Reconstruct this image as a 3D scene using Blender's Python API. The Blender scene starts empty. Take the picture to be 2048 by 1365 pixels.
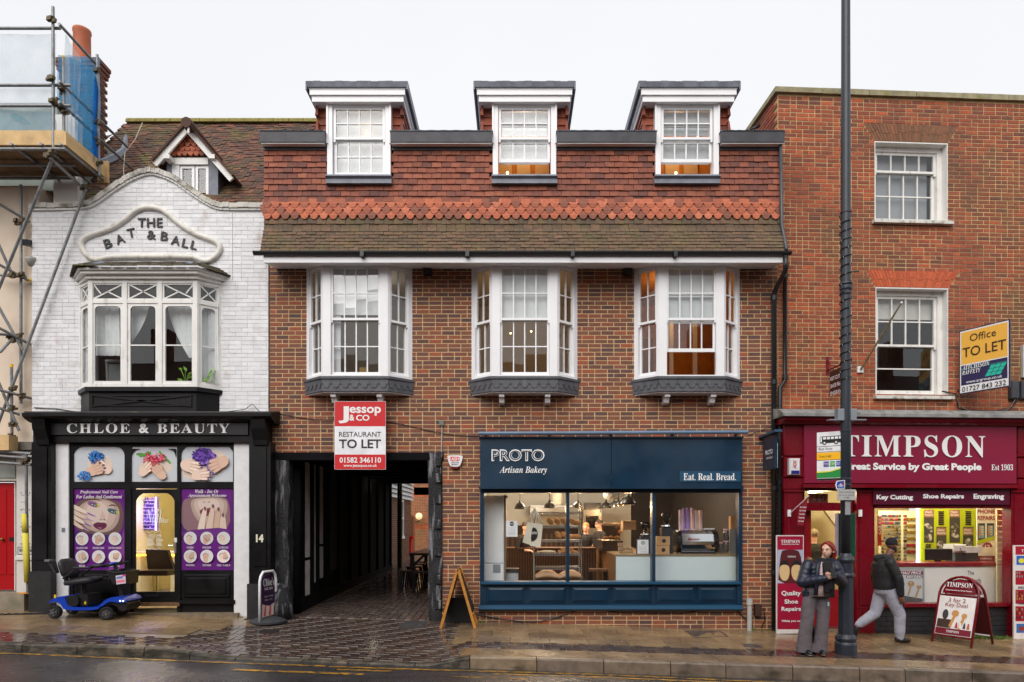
import bpy,math,random
from mathutils import Matrix,Vector
R = math.radians
rnd = random.Random(7)
# ------------------------------------------------------------------ camera, sky, sun, exposure
F,CX,CY,D,ZC = 1365.0,1028.0,1040.0,12.08,2.0      # focal length and horizon of the 2048 px photograph
scene = bpy.context.scene
COL = scene.collection
cam = bpy.data.cameras.new('camera'); camo = bpy.data.objects.new('camera',cam); COL.objects.link(camo)
camo.location = (0,-D,ZC); camo.rotation_euler = (R(90),0,0)
cam.sensor_width = 36; cam.lens = F * 36 / 2048
cam.shift_x = (1024 - CX) / 2048; cam.shift_y = (CY - 682.5) / 2048
cam.clip_end = 600; scene.camera = camo
w = bpy.data.worlds.new('World'); scene.world = w; w.use_nodes = True
nt = w.node_tree; nt.nodes.clear()
SUN_EL,SUN_ROT = 42,200
sky = nt.nodes.new('ShaderNodeTexSky'); sky.sky_type = 'NISHITA'; sky.sun_disc = False
sky.sun_elevation = R(SUN_EL); sky.sun_rotation = R(SUN_ROT); sky.dust_density = 4; sky.air_density = 1.0
mixn = nt.nodes.new('ShaderNodeMixRGB'); mixn.inputs[0].default_value = 0.9
cloud = nt.nodes.new('ShaderNodeTexNoise'); cloud.inputs['Scale'].default_value = 1.6; cloud.inputs['Detail'].default_value = 5
cr_ = nt.nodes.new('ShaderNodeValToRGB'); cr_.color_ramp.elements[0].position = .3; cr_.color_ramp.elements[1].position = .72
cr_.color_ramp.elements[0].color = (6.25,6.28,6.42,1); cr_.color_ramp.elements[1].color = (6.75,6.77,6.85,1)   # the cloud deck: pale overcast
nt.links.new(cloud.outputs['Fac'],cr_.inputs[0]); nt.links.new(cr_.outputs[0],mixn.inputs[2])
nt.links.new(sky.outputs[0],mixn.inputs[1])
bg = nt.nodes.new('ShaderNodeBackground'); bg.inputs[1].default_value = 0.1
nt.links.new(mixn.outputs[0],bg.inputs[0])
wo = nt.nodes.new('ShaderNodeOutputWorld'); nt.links.new(bg.outputs[0],wo.inputs[0])
sun = bpy.data.lights.new('sun','SUN'); sun.energy = 1.5; sun.angle = R(50); sun.color = (1,.97,.93)
suno = bpy.data.objects.new('sun',sun); COL.objects.link(suno)
suno.rotation_euler = (R(90 - SUN_EL),0,R(-18))
suno.location = (0,-20,30)
vs = scene.view_settings; vs.view_transform = 'Standard'; vs.look = 'None'; vs.gamma = 1; vs.use_curve_mapping = False
vs.exposure = 0.62
cy = scene.cycles; cy.use_denoising = True; cy.max_bounces = 8; cy.diffuse_bounces = 3; cy.glossy_bounces = 3
cy.transparent_max_bounces = 16; cy.transmission_bounces = 4; cy.sample_clamp_indirect = 4; cy.caustics_reflective = False; cy.caustics_refractive = False

# ------------------------------------------------------------------ frames: pixel of the photograph -> point on a plane
FR = Matrix.Identity(4)
def setframe(m=None):
    global FR
    FR = m if m is not None else Matrix.Identity(4)
def P(px,py,y=0.0):
    inv = FR.inverted()
    c = inv @ Vector((0,-D,ZC)); d = inv.to_3x3() @ Vector(((px - CX) / F,1,(CY - py) / F))
    k = (y - c.y) / d.y
    return c.x + d.x * k,c.z + d.z * k
def X(px,y=0.0): return P(px,CY,y)[0]
def Z(py,y=0.0,px=CX): return P(px,py,y)[1]
def tp(py_ground,z): return (ZC - z) * F / (py_ground - CY)          # distance of a ground point at height z

# ------------------------------------------------------------------ mesh builder
WM = {}
class MB:
    def __init__(s,xf=None): s.v = []; s.f = []; s.m = []; s.t = []; s.cm = 0; s.ct = .5; s.xf = xf
    def mat(s,i): s.cm = i; return s
    def tone(s,t): s.ct = t; return s
    def add(s,vs,fs):
        b = len(s.v)
        if s.xf is not None: vs = [s.xf @ Vector(q) for q in vs]
        s.v += [tuple(q) for q in vs]; s.t += [s.ct] * len(vs)
        for q in fs: s.f.append(tuple(i + b for i in q)); s.m.append(s.cm)
        return s
    def box(s,x0,x1,y0,y1,z0,z1):
        if x0 > x1: x0,x1 = x1,x0
        if y0 > y1: y0,y1 = y1,y0
        if z0 > z1: z0,z1 = z1,z0
        return s.add([(x0,y0,z0),(x1,y0,z0),(x1,y1,z0),(x0,y1,z0),(x0,y0,z1),(x1,y0,z1),(x1,y1,z1),(x0,y1,z1)],
            [(0,1,5,4),(1,2,6,5),(2,3,7,6),(3,0,4,7),(4,5,6,7),(3,2,1,0)])
    def bbox(s,x0,x1,y0,y1,z0,z1,b=.01):               # box with chamfered front edges (front = low y)
        if x0 > x1: x0,x1 = x1,x0
        if z0 > z1: z0,z1 = z1,z0
        return s.add([(x0,y1,z0),(x1,y1,z0),(x1,y1,z1),(x0,y1,z1),(x0,y0+b,z0),(x1,y0+b,z0),(x1,y0+b,z1),(x0,y0+b,z1),
                      (x0+b,y0,z0+b),(x1-b,y0,z0+b),(x1-b,y0,z1-b),(x0+b,y0,z1-b)],
            [(8,9,10,11),(4,5,9,8),(5,6,10,9),(6,7,11,10),(7,4,8,11),(0,1,5,4),(1,2,6,5),(2,3,7,6),(3,0,4,7),(3,2,1,0)])
    def obox(s,c,ax,ay,az):                                # oriented box: centre and three half-axes
        c,ax,ay,az = Vector(c),Vector(ax),Vector(ay),Vector(az)
        q = [c + ax*i + ay*j + az*k for k in (-1,1) for (i,j) in ((-1,-1),(1,-1),(1,1),(-1,1))]
        return s.add(q,[(0,1,5,4),(1,2,6,5),(2,3,7,6),(3,0,4,7),(4,5,6,7),(3,2,1,0)])
    def tube(s,p,q,r,r2=None,n=8,caps=True):
        p,q = Vector(p),Vector(q); r2 = r if r2 is None else r2
        a = (q - p).normalized(); u = a.orthogonal().normalized(); v = a.cross(u)
        ring = [(math.cos(2*math.pi*i/n),math.sin(2*math.pi*i/n)) for i in range(n)]
        vs = [p + (u*c + v*d)*r for c,d in ring] + [q + (u*c + v*d)*r2 for c,d in ring]
        fs = [(i,(i+1) % n,n+(i+1) % n,n+i) for i in range(n)]
        if caps: fs += [tuple(range(n-1,-1,-1)),tuple(range(n,2*n))]
        return s.add(vs,fs)
    def path(s,pts,r,n=6,closed=False):
        pts = [Vector(p) for p in pts]; N = len(pts); rr = r if isinstance(r,(list,tuple)) else [r]*N
        vs = []; prev = None
        for i,p in enumerate(pts):
            a = (pts[(i+1) % N] - pts[i-1]) if (closed or 0 < i < N-1) else (pts[1]-pts[0] if i == 0 else pts[-1]-pts[-2])
            a = a.normalized() if a.length > 1e-9 else Vector((0,0,1))
            u = a.orthogonal().normalized() if prev is None else (prev - a*prev.dot(a))
            u = u.normalized() if u.length > 1e-6 else a.orthogonal().normalized()
            prev = u; v = a.cross(u)
            vs += [p + (u*math.cos(2*math.pi*k/n) + v*math.sin(2*math.pi*k/n))*rr[i] for k in range(n)]
        fs = []
        for i in range(N if closed else N-1):
            j = (i+1) % N
            fs += [(i*n+k,i*n+(k+1) % n,j*n+(k+1) % n,j*n+k) for k in range(n)]
        if not closed: fs += [tuple(range(n-1,-1,-1)),tuple((N-1)*n+k for k in range(n))]
        return s.add(vs,fs)
    def prism(s,poly,y0,y1):                                # polygon in (x, z) pushed from y0 (front) to y1
        n = len(poly)
        vs = [(x,y0,z) for x,z in poly] + [(x,y1,z) for x,z in poly]
        return s.add(vs,[tuple(range(n)),tuple(range(2*n-1,n-1,-1))] + [(i,n+i,n+(i+1) % n,(i+1) % n) for i in range(n)])
    def prismx(s,poly,x0,x1):                               # polygon in (y, z) pushed along x
        n = len(poly)
        vs = [(x0,y,z) for y,z in poly] + [(x1,y,z) for y,z in poly]
        return s.add(vs,[tuple(range(n)),tuple(range(2*n-1,n-1,-1))] + [(i,n+i,n+(i+1) % n,(i+1) % n) for i in range(n)])
    def prismz(s,poly,z0,z1):
        n = len(poly)
        vs = [(x,y,z0) for x,y in poly] + [(x,y,z1) for x,y in poly]
        return s.add(vs,[tuple(range(n-1,-1,-1)),tuple(range(n,2*n))] + [(i,(i+1) % n,n+(i+1) % n,n+i) for i in range(n)])
    def flat(s,pts): return s.add(pts,[tuple(range(len(pts)))])
    def lathe(s,prof,c=(0,0,0),n=16,axis='z'):
        vs = []; c = Vector(c)
        for r,h in prof:
            for k in range(n):
                a = 2*math.pi*k/n; x,y = r*math.cos(a),r*math.sin(a)
                vs.append(c + Vector((x,y,h) if axis == 'z' else ((h,x,y) if axis == 'x' else (x,h,y))))
        fs = [(i*n+k,i*n+(k+1) % n,(i+1)*n+(k+1) % n,(i+1)*n+k) for i in range(len(prof)-1) for k in range(n)]
        fs += [tuple(range(n-1,-1,-1)),tuple((len(prof)-1)*n+k for k in range(n))]
        return s.add(vs,fs)
    def ell(s,c,rx,ry,rz,nu=12,nv=8,rot=None):
        vs = []; c = Vector(c)
        for j in range(1,nv):
            th = math.pi*j/nv
            for i in range(nu):
                ph = 2*math.pi*i/nu
                q = Vector((rx*math.sin(th)*math.cos(ph),ry*math.sin(th)*math.sin(ph),rz*math.cos(th)))
                vs.append(c + (rot @ q if rot else q))
        q0,q1 = Vector((0,0,rz)),Vector((0,0,-rz))
        vs += [c + (rot @ q0 if rot else q0),c + (rot @ q1 if rot else q1)]
        a,b = len(vs)-2,len(vs)-1; fs = []
        for j in range(nv-2):
            fs += [(j*nu+i,(j+1)*nu+i,(j+1)*nu+(i+1) % nu,j*nu+(i+1) % nu) for i in range(nu)]
        fs += [(a,i,(i+1) % nu) for i in range(nu)] + [(b,(nv-2)*nu+(i+1) % nu,(nv-2)*nu+i) for i in range(nu)]
        return s.add(vs,fs)
    def limb(s,pts,rr,n=10):                                # tapered limb with round ends
        for p,r in zip(pts,rr): s.ell(p,r,r,r,n,6)
        for i in range(len(pts)-1): s.tube(pts[i],pts[i+1],rr[i],rr[i+1],n)
        return s
    def loft(s,rings):
        n = len(rings[0]); vs = [q for r in rings for q in r]
        fs = [(i*n+k,i*n+(k+1) % n,(i+1)*n+(k+1) % n,(i+1)*n+k) for i in range(len(rings)-1) for k in range(n)]
        fs += [tuple(range(n-1,-1,-1)),tuple((len(rings)-1)*n+k for k in range(n))]
        return s.add(vs,fs)
    def mesh(s,name,mats,smooth=False,world=True):
        me = bpy.data.meshes.new(name)
        vv = [FR @ Vector(q) for q in s.v] if world else s.v
        me.from_pydata([tuple(q) for q in vv],[],s.f);
        for m in (mats if isinstance(mats,(list,tuple)) else [mats]): me.materials.append(m)
        if any(s.m): me.polygons.foreach_set('material_index',s.m)
        if any(t != .5 for t in s.t):
            a = me.attributes.new('tone','FLOAT','POINT'); a.data.foreach_set('value',s.t)
        if smooth: me.polygons.foreach_set('use_smooth',[True]*len(s.f))
        me.update(); return me
    def build(s,name,mats,parent=None,smooth=False,**kw):
        return link(name,s.mesh(name,mats,smooth),parent,**kw)
def link(name,me,parent=None,label=None,cat=None,group=None,kind=None,loc=None,scale=None,rot=None):
    o = bpy.data.objects.new(name,me); COL.objects.link(o)
    b = Matrix.Identity(4)
    if loc is not None: o.location = loc
    if scale is not None: o.scale = scale
    if rot is not None: o.rotation_euler = rot
    if loc is not None or scale is not None or rot is not None: b = Matrix.LocRotScale(o.location,o.rotation_euler,o.scale)
    if parent is not None:
        o.parent = parent; o.matrix_parent_inverse = WM[parent].inverted()
    WM[o] = b
    tag(o,label,cat,group,kind)
    return o
def tag(o,label=None,cat=None,group=None,kind=None):
    if label: o['label'] = label
    if cat: o['category'] = cat
    if group: o['group'] = group
    if kind: o['kind'] = kind
    return o
def thing(name,label,cat,loc=(0,0,0),rz=0,group=None,kind=None,parent=None):
    o = bpy.data.objects.new(name,None); COL.objects.link(o); o.empty_display_size = .2
    wl = FR @ Vector(loc)
    o.location = wl; o.rotation_euler = (0,0,rz)
    WM[o] = Matrix.Translation(wl) @ Matrix.Rotation(rz,4,'Z')
    if parent is not None: o.parent = parent; o.matrix_parent_inverse = WM[parent].inverted()
    return tag(o,label,cat,group,kind)
def part_root(name,parent,loc=(0,0,0)): return thing(name,None,None,loc,parent=parent)
ORD = ['leftmost','second','third','fourth','fifth','sixth','seventh','eighth','ninth','tenth','eleventh','twelfth']

# ------------------------------------------------------------------ materials
def srgb(r,g,b):
    f = lambda c: (c/255/12.92) if c/255 <= .04045 else ((c/255+.055)/1.055)**2.4
    return (f(r),f(g),f(b),1)
MC = {}
def mat(name,col=(128,128,128),rough=.55,var=.12,scale=6.,bump=0.,bscale=80.,metal=0.,spec=.5,coat=0.,emit=None,estr=0.,
        tones=None,stain=None,stain_amt=.5,stain_scale=(3,3,1.2),stain_th=.55,rvar=0.,dist=.004,alpha=None):
    if name in MC: return MC[name]
    m = bpy.data.materials.new(name); m.use_nodes = True; MC[name] = m
    n = m.node_tree.nodes; l = m.node_tree.links; b = n['Principled BSDF']
    geo = n.new('ShaderNodeNewGeometry')
    def noise(sc,det=4,vec=None):
        t = n.new('ShaderNodeTexNoise'); t.inputs['Scale'].default_value = sc; t.inputs['Detail'].default_value = det
        l.new(vec or geo.outputs['Position'],t.inputs['Vector']); return t.outputs['Fac']
    def mix(a,bb,fac,typ='MIX'):
        x = n.new('ShaderNodeMixRGB'); x.blend_type = typ
        for i,q in ((1,a),(2,bb),(0,fac)):
            if hasattr(q,'links'): l.new(q,x.inputs[i])
            else: x.inputs[i].default_value = q
        return x.outputs[0]
    def rng(q,a,bb,c,d):
        x = n.new('ShaderNodeMapRange'); l.new(q,x.inputs[0])
        for i,k in enumerate((a,bb,c,d)): x.inputs[i+1].default_value = k
        return x.outputs[0]
    if tones:                                                   # each piece carries its own tone
        at = n.new('ShaderNodeAttribute'); at.attribute_name = 'tone'
        cr = n.new('ShaderNodeValToRGB'); cr.color_ramp.interpolation = 'LINEAR'
        el = cr.color_ramp.elements
        while len(el) < len(tones): el.new(.5)
        for i,c in enumerate(tones): el[i].position = i/(len(tones)-1); el[i].color = srgb(*c)
        l.new(at.outputs['Fac'],cr.inputs[0]); col_out = cr.outputs[0]
    else:
        x = n.new('ShaderNodeRGB'); x.outputs[0].default_value = srgb(*col); col_out = x.outputs[0]
    if var:
        v = rng(noise(scale,6),.3,.7,1-var,1+var)
        comb = n.new('ShaderNodeCombineColor'); [l.new(v,comb.inputs[i]) for i in range(3)]
        col_out = mix(col_out,comb.outputs[0],1.0,'MULTIPLY')
    for st in ([stain] if stain and not isinstance(stain[0],(tuple,list)) else (stain or [])):
        mp = n.new('ShaderNodeMapping'); mp.inputs['Scale'].default_value = stain_scale
        mp.inputs['Location'].default_value = (st[0]*.013,st[1]*.02,.4)
        l.new(geo.outputs['Position'],mp.inputs[0])
        fac = rng(noise(1.0,8,mp.outputs[0]),stain_th,stain_th+.16,0,stain_amt)
        col_out = mix(col_out,srgb(*st),fac)
    l.new(col_out,b.inputs['Base Color'])
    b.inputs['Roughness'].default_value = rough
    if rvar: l.new(rng(noise(1.7,5),.35,.65,max(.03,rough-rvar),rough+rvar),b.inputs['Roughness'])
    b.inputs['Metallic'].default_value = metal; b.inputs['Specular IOR Level'].default_value = spec
    if coat: b.inputs['Coat Weight'].default_value = coat; b.inputs['Coat Roughness'].default_value = .08
    if emit: b.inputs['Emission Color'].default_value = srgb(*emit); b.inputs['Emission Strength'].default_value = estr
    if bump:
        bm = n.new('ShaderNodeBump'); bm.inputs['Strength'].default_value = bump; bm.inputs['Distance'].default_value = dist
        l.new(noise(bscale,6),bm.inputs['Height']); l.new(bm.outputs[0],b.inputs['Normal'])
    if alpha is not None: b.inputs['Alpha'].default_value = alpha
    return m
def glass(name,tint=(252,253,253),refl=.055,rough=.0):
    if name in MC: return MC[name]
    m = bpy.data.materials.new(name); m.use_nodes = True; MC[name] = m
    n = m.node_tree.nodes; l = m.node_tree.links; n.remove(n['Principled BSDF'])
    t = n.new('ShaderNodeBsdfTransparent'); t.inputs[0].default_value = srgb(*tint)
    g = n.new('ShaderNodeBsdfGlossy'); g.inputs['Roughness'].default_value = rough
    fr = n.new('ShaderNodeLayerWeight'); fr.inputs[0].default_value = .5       # Schlick: same from both sides of the pane
    pw = n.new('ShaderNodeMath'); pw.operation = 'POWER'; pw.inputs[1].default_value = 5; l.new(fr.outputs['Facing'],pw.inputs[0])
    ad = n.new('ShaderNodeMath'); ad.operation = 'MULTIPLY_ADD'; ad.use_clamp = True; ad.inputs[1].default_value = .9; ad.inputs[2].default_value = refl
    l.new(pw.outputs[0],ad.inputs[0])
    mx = n.new('ShaderNodeMixShader'); l.new(ad.outputs[0],mx.inputs[0]); l.new(t.outputs[0],mx.inputs[1]); l.new(g.outputs[0],mx.inputs[2])
    l.new(mx.outputs[0],n['Material Output'].inputs[0]); return m
def emis(name,col,s):
    if name in MC: return MC[name]
    m = bpy.data.materials.new(name); m.use_nodes = True; MC[name] = m
    b = m.node_tree.nodes['Principled BSDF']; b.inputs['Base Color'].default_value = srgb(*col)
    b.inputs['Emission Color'].default_value = srgb(*col); b.inputs['Emission Strength'].default_value = s; return m
GLASS = glass('window glass'); SHOPGLASS = glass('shop glass',(253,254,254),.03)
WHITE = mat('white gloss paint',(240,240,242),.35,.03,3)
OLDWHITE = mat('old white paint',(232,230,226),.5,.06,5,stain=(150,140,125),stain_amt=.55,stain_scale=(9,9,3),stain_th=.6,bump=.15,bscale=40)
BLACKP = mat('black gloss paint',(12,11,13),.45,.2,5,bump=.1,bscale=25,rvar=.12,spec=.3)
LEAD = mat('lead sheet',(112,116,128),.5,.22,7,bump=.25,bscale=18,stain=(80,82,90),stain_scale=(6,6,2),dist=.01)
DARKMETAL = mat('black plastic pipe',(34,35,38),.35,.15,6)
def light(name,loc,power,col=(255,200,140),r=.05,typ='POINT',size=None,rot=None,parent=None):
    d = bpy.data.lights.new(name,typ); d.energy = power; d.color = srgb(*col)[:3]
    if typ == 'POINT': d.shadow_soft_size = r
    if typ == 'AREA': d.shape = 'RECTANGLE'; d.size,d.size_y = size
    o = bpy.data.objects.new(name,d); COL.objects.link(o); o.location = FR @ Vector(loc)
    if rot: o.rotation_euler = rot
    if parent is not None:
        o.parent = parent; o.matrix_parent_inverse = WM[parent].inverted()
    return o

# ------------------------------------------------------------------ lettering and flat print
def text_mesh(s,bold=0.,shear=0.,extr=0.,space=1.,res=3,align='CENTER',line=1.0):
    if s[0] == '\x01': s = s[1:]; bold += .026
    c = bpy.data.curves.new('t','FONT'); c.body = s; c.align_x = align; c.offset = bold; c.shear = shear; c.space_character = space
    c.extrude = extr; c.resolution_u = res; c.space_line = line; c.fill_mode = 'FRONT' if not extr else 'BOTH'
    o = bpy.data.objects.new('t',c); COL.objects.link(o)
    me = bpy.data.meshes.new_from_object(o)
    bpy.data.objects.remove(o); bpy.data.curves.remove(c); return me
def letters(parent,s,rect,m,y,bold=0.,shear=0.,extr=0.,space=1.,rot=0.,name='lettering',xf=None,res=3,align='CENTER',line=1.0,keep=False):
    """Fit a line of text into the pixel rectangle (x0,y0,x1,y1) on the plane y of the current frame (or into metres with xf)."""
    me = text_mesh(s,bold,shear,extr,space,res,align,line)
    co = [v.co.copy() for v in me.vertices]
    if not co: return None
    x0 = min(c.x for c in co); x1 = max(c.x for c in co); y0 = min(c.y for c in co); y1 = max(c.y for c in co)
    if xf is None:
        cx = (rect[0]+rect[2])/2; a = P(rect[0],rect[3],y); b = P(rect[2],rect[1],y)
    else: a = (rect[0],rect[1]); b = (rect[2],rect[3])
    W,H = b[0]-a[0],b[1]-a[1]; mx,mz = (a[0]+b[0])/2,(a[1]+b[1])/2
    sx = W/max(x1-x0,1e-6); sy = H/max(y1-y0,1e-6)
    if keep: sx = sy = min(sx,sy)
    ca,sa = math.cos(rot),math.sin(rot)
    for v,c in zip(me.vertices,co):
        u = (c.x-(x0+x1)/2)*sx; q = (c.y-(y0+y1)/2)*sy
        uu,qq = u*ca-q*sa,u*sa+q*ca
        p = Vector((mx+uu,y - c.z*(1 if extr else 0),mz+qq))
        v.co = FR @ (xf @ p if xf is not None else p)
    me.materials.clear(); me.materials.append(m); me.name = name
    return link(name,me,parent)
def ser(s,italic=False):                                       # serif letters (mathematical bold alphabet)
    r = ''
    for ch in s:
        if 'A' <= ch <= 'Z': r += chr((0x1D468 if italic else 0x1D400) + ord(ch)-65)
        elif 'a' <= ch <= 'z': r += chr((0x1D482 if italic else 0x1D41A) + ord(ch)-97)
        elif '0' <= ch <= '9': r += chr(0x1D7CE + ord(ch)-48)
        else: r += ch
    return r
def sb(s): return '\x01' + s                                    # bold sans letters
def pxpoly(pts,y,xf=None):
    return [(P(a,b,y)[0],y,P(a,b,y)[1]) for a,b in pts]
def oval(cx,cy_,rx,ry,n=14,rot=0.):
    return [(cx + rx*math.cos(2*math.pi*i/n)*math.cos(rot) - ry*math.sin(2*math.pi*i/n)*math.sin(rot),
             cy_ - rx*math.cos(2*math.pi*i/n)*math.sin(rot) - ry*math.sin(2*math.pi*i/n)*math.cos(rot)) for i in range(n)]
def smooth_poly(pts,it=2,closed=True):
    for _ in range(it):
        q = []; N = len(pts)
        for i in range(N if closed else N-1):
            a,b = pts[i],pts[(i+1) % N]
            q += [(a[0]*.75+b[0]*.25,a[1]*.75+b[1]*.25),(a[0]*.25+b[0]*.75,a[1]*.25+b[1]*.75)]
        pts = q if closed else [pts[0]] + q + [pts[-1]]
    return pts
def ccw(poly):
    a = sum(poly[i-1][0]*poly[i][1]-poly[i][0]*poly[i-1][1] for i in range(len(poly)))
    return poly if a < 0 else poly[::-1]
class Print:
    """Flat print: layers of pixel polygons on the plane y of the current frame."""
    def __init__(s,y,metric=False): s.y = y; s.k = 0; s.mbs = {}; s.metric = metric
    def poly(s,pts,m,sm=0):
        if sm: pts = smooth_poly(pts,sm)
        s.k += 1; yy = s.y - .0003*s.k
        mb = s.mbs.setdefault(m,MB())
        q = [(a,yy,b) for a,b in pts] if s.metric else pxpoly(ccw(pts),yy); mb.add(q,[tuple(range(len(q)))]); return s
    def oval(s,cx,cy_,rx,ry,m,rot=0,n=14): return s.poly(oval(cx,cy_,rx,ry,n,rot),m)
    def rect(s,x0,y0,x1,y1,m): return s.poly([(x0,y0),(x1,y0),(x1,y1),(x0,y1)],m)
    def build(s,name,parent):
        ms = list(s.mbs); out = MB()
        for i,m in enumerate(ms):
            out.mat(i); b = len(out.v); mb = s.mbs[m]
            out.v += mb.v; out.t += mb.t
            for f in mb.f: out.f.append(tuple(j+b for j in f)); out.m.append(i)
        return out.build(name,ms,parent)
def flatm(c,rough=.5,var=.0): return mat('print %d %d %d' % c,c,rough,var)

# ------------------------------------------------------------------ walls and bricks
def sheet(mb,u0,u1,z0,z1,holes,y,thick=.22):
    """A wall face with rectangular holes and their reveals."""
    us = sorted({u0,u1} | {min(max(h[i],u0),u1) for h in holes for i in (0,1)})
    zs = sorted({z0,z1} | {min(max(h[i],z0),z1) for h in holes for i in (2,3)})
    hole = lambda u,z: any(h[0] < u < h[1] and h[2] < z < h[3] for h in holes) or not (u0 < u < u1 and z0 < z < z1)
    for i in range(len(us)-1):
        for j in range(len(zs)-1):
            a,b,c,d = us[i],us[i+1],zs[j],zs[j+1]; u,z = (a+b)/2,(c+d)/2
            if hole(u,z): continue
            mb.flat([(a,y,c),(b,y,c),(b,y,d),(a,y,d)])
            mb.flat([(b,y+thick,c),(a,y+thick,c),(a,y+thick,d),(b,y+thick,d)])
            e = 1e-4
            if hole(a-e,z): mb.flat([(a,y+thick,c),(a,y,c),(a,y,d),(a,y+thick,d)])
            if hole(b+e,z): mb.flat([(b,y,c),(b,y+thick,c),(b,y+thick,d),(b,y,d)])
            if hole(u,c-e): mb.flat([(a,y,c),(a,y+thick,c),(b,y+thick,c),(b,y,c)])
            if hole(u,d+e): mb.flat([(a,y,d),(b,y,d),(b,y+thick,d),(a,y+thick,d)])
    return mb
UB = ([(-.5,.5,-.5),(.5,.5,-.5),(.5,.5,.5),(-.5,.5,.5),(-.5,-.3,-.5),(.5,-.3,-.5),(.5,-.3,.5),(-.5,-.3,.5),
       (-.485,-.5,-.45),(.485,-.5,-.45),(.485,-.5,.45),(-.485,-.5,.45)],
      [(8,9,10,11),(4,5,9,8),(5,6,10,9),(6,7,11,10),(7,4,8,11),(0,1,5,4),(1,2,6,5),(2,3,7,6),(3,0,4,7)])
VAR = {}
def variants(key,verts,faces,m,n=12):
    k = (key,m.name)
    if k not in VAR:
        VAR[k] = []
        for i in range(n):
            mb = MB(); mb.tone((i+.5)/n); mb.add(verts,faces); VAR[k].append(mb.mesh(key,m,world=False))
    return VAR[k]
def place(parent,name,items,verts,faces,m,limit=300,key=None,near=None,rest=None,tone_fn=None):
    """items: (centre, scale, rotation euler or None, tone). The first `limit` (nearest) are objects, the rest one stuff part."""
    if near: items = sorted(items,key=near)
    vr = variants(key or name,verts,faces,m)
    rz = FR.to_euler()
    for c,sc,ro,t in items[:limit]:
        me = vr[min(11,int(t*12))]
        rot = (FR.to_3x3() @ (ro.to_matrix() if ro is not None else Matrix.Identity(3))).to_euler()
        link(name,me,parent,loc=FR @ Vector(c),scale=sc,rot=rot)
    if items[limit:]:
        mb = MB()
        for c,sc,ro,t in items[limit:]:
            q = ro.to_matrix() if ro is not None else None
            mb.tone(t if t != .5 else .501)
            vs_ = [Vector((a*sc[0],b*sc[1],e*sc[2])) for a,b,e in verts]
            mb.add([(q @ x if q else x) + Vector(c) for x in vs_],faces)
        mb.build(rest or name + '_field',m,parent,kind='stuff')
def brick_field(parent,u0,u1,z0,z1,holes,y,m,bond='stretcher',bw=.212,bh=.061,mo=.014,proj=.004,limit=300,name='brick',ztop=None,rowholes=None,seed=1,tone_fn=None,jit=.0016):
    rg = random.Random(seed); items = []; row = 0; z = z0
    while z + bh*.5 < z1:
        zc = z + bh/2
        u = u0 - (0 if row % 2 == 0 else (bw+mo)/2); i = 0
        hz = [h for h in holes if h[2] < zc < h[3]] + (rowholes(zc) if rowholes else [])
        while u < u1:
            if bond == 'flemish': ww = bw if (i + row) % 2 == 0 else (bw-mo)/2
            elif bond == 'mixed': ww = bw if rg.random() > .12 else (bw-mo)/2
            elif bond == 'random': ww = bw if rg.random() > .38 else (bw-mo)/2
            else: ww = bw
            a,b = max(u,u0),min(u+ww,u1)
            segs = [(a,b)]
            for h in hz:
                ns = []
                for (p,q) in segs:
                    if q <= h[0] or p >= h[1]: ns.append((p,q)); continue
                    if p < h[0]: ns.append((p,h[0]-.003))
                    if q > h[1]: ns.append((h[1]+.003,q))
                segs = ns
            for (p,q) in segs:
                if q-p < .03: continue
                uc = (p+q)/2
                if ztop and zc + bh/2 > ztop(uc): continue
                t = rg.random() if tone_fn is None else tone_fn(rg,uc,zc)
                items.append(((uc + rg.uniform(-jit,jit),y - proj/2 + .01 + rg.uniform(-.0015,.0015),zc + rg.uniform(-jit,jit)),
                              (q-p,proj+.02,bh + rg.uniform(-.002,.002)),None,min(max(t,0),.999)))
            u += ww + mo; i += 1
        z += bh + mo; row += 1
    cx0 = X(CX,y) if FR == Matrix.Identity(4) else u0
    place(parent,name,items,UB[0],UB[1],m,limit,key=name,near=lambda it: (it[0][0]-cx0)**2 + (it[0][2]-ZC)**2,rest='brickwork')
TILEV = [(-.5,.0,-.5),(.5,.0,-.5),(.5,1.0,-.5),(-.5,1.0,-.5),(-.5,.45,.5),(.5,.45,.5),(.5,1.0,.5),(-.5,1.0,.5)]
TILEF = [(0,1,5,4),(1,2,6,5),(3,0,4,7),(3,2,1,0),(4,5,6,7)]
# ornamental tile: round lower end
_k = 9
_sc = [(-.5,.5)] + [(-.5,-.02)] + [(-.40,-.06)] + [(-.40*math.cos(math.pi*i/_k),-.06-.44*math.sin(math.pi*i/_k)) for i in range(1,_k)] + [(.40,-.06)] + [(.5,-.02)] + [(.5,.5)]
SCV = [(a,(.0 if b < .4 else .35),b) for a,b in _sc] + [(a,1.0,b) for a,b in _sc]
_n = len(_sc)
SCF = [tuple(range(_n))] + [(i,_n+i,_n+i+1,i+1) for i in range(_n-1)]

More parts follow.
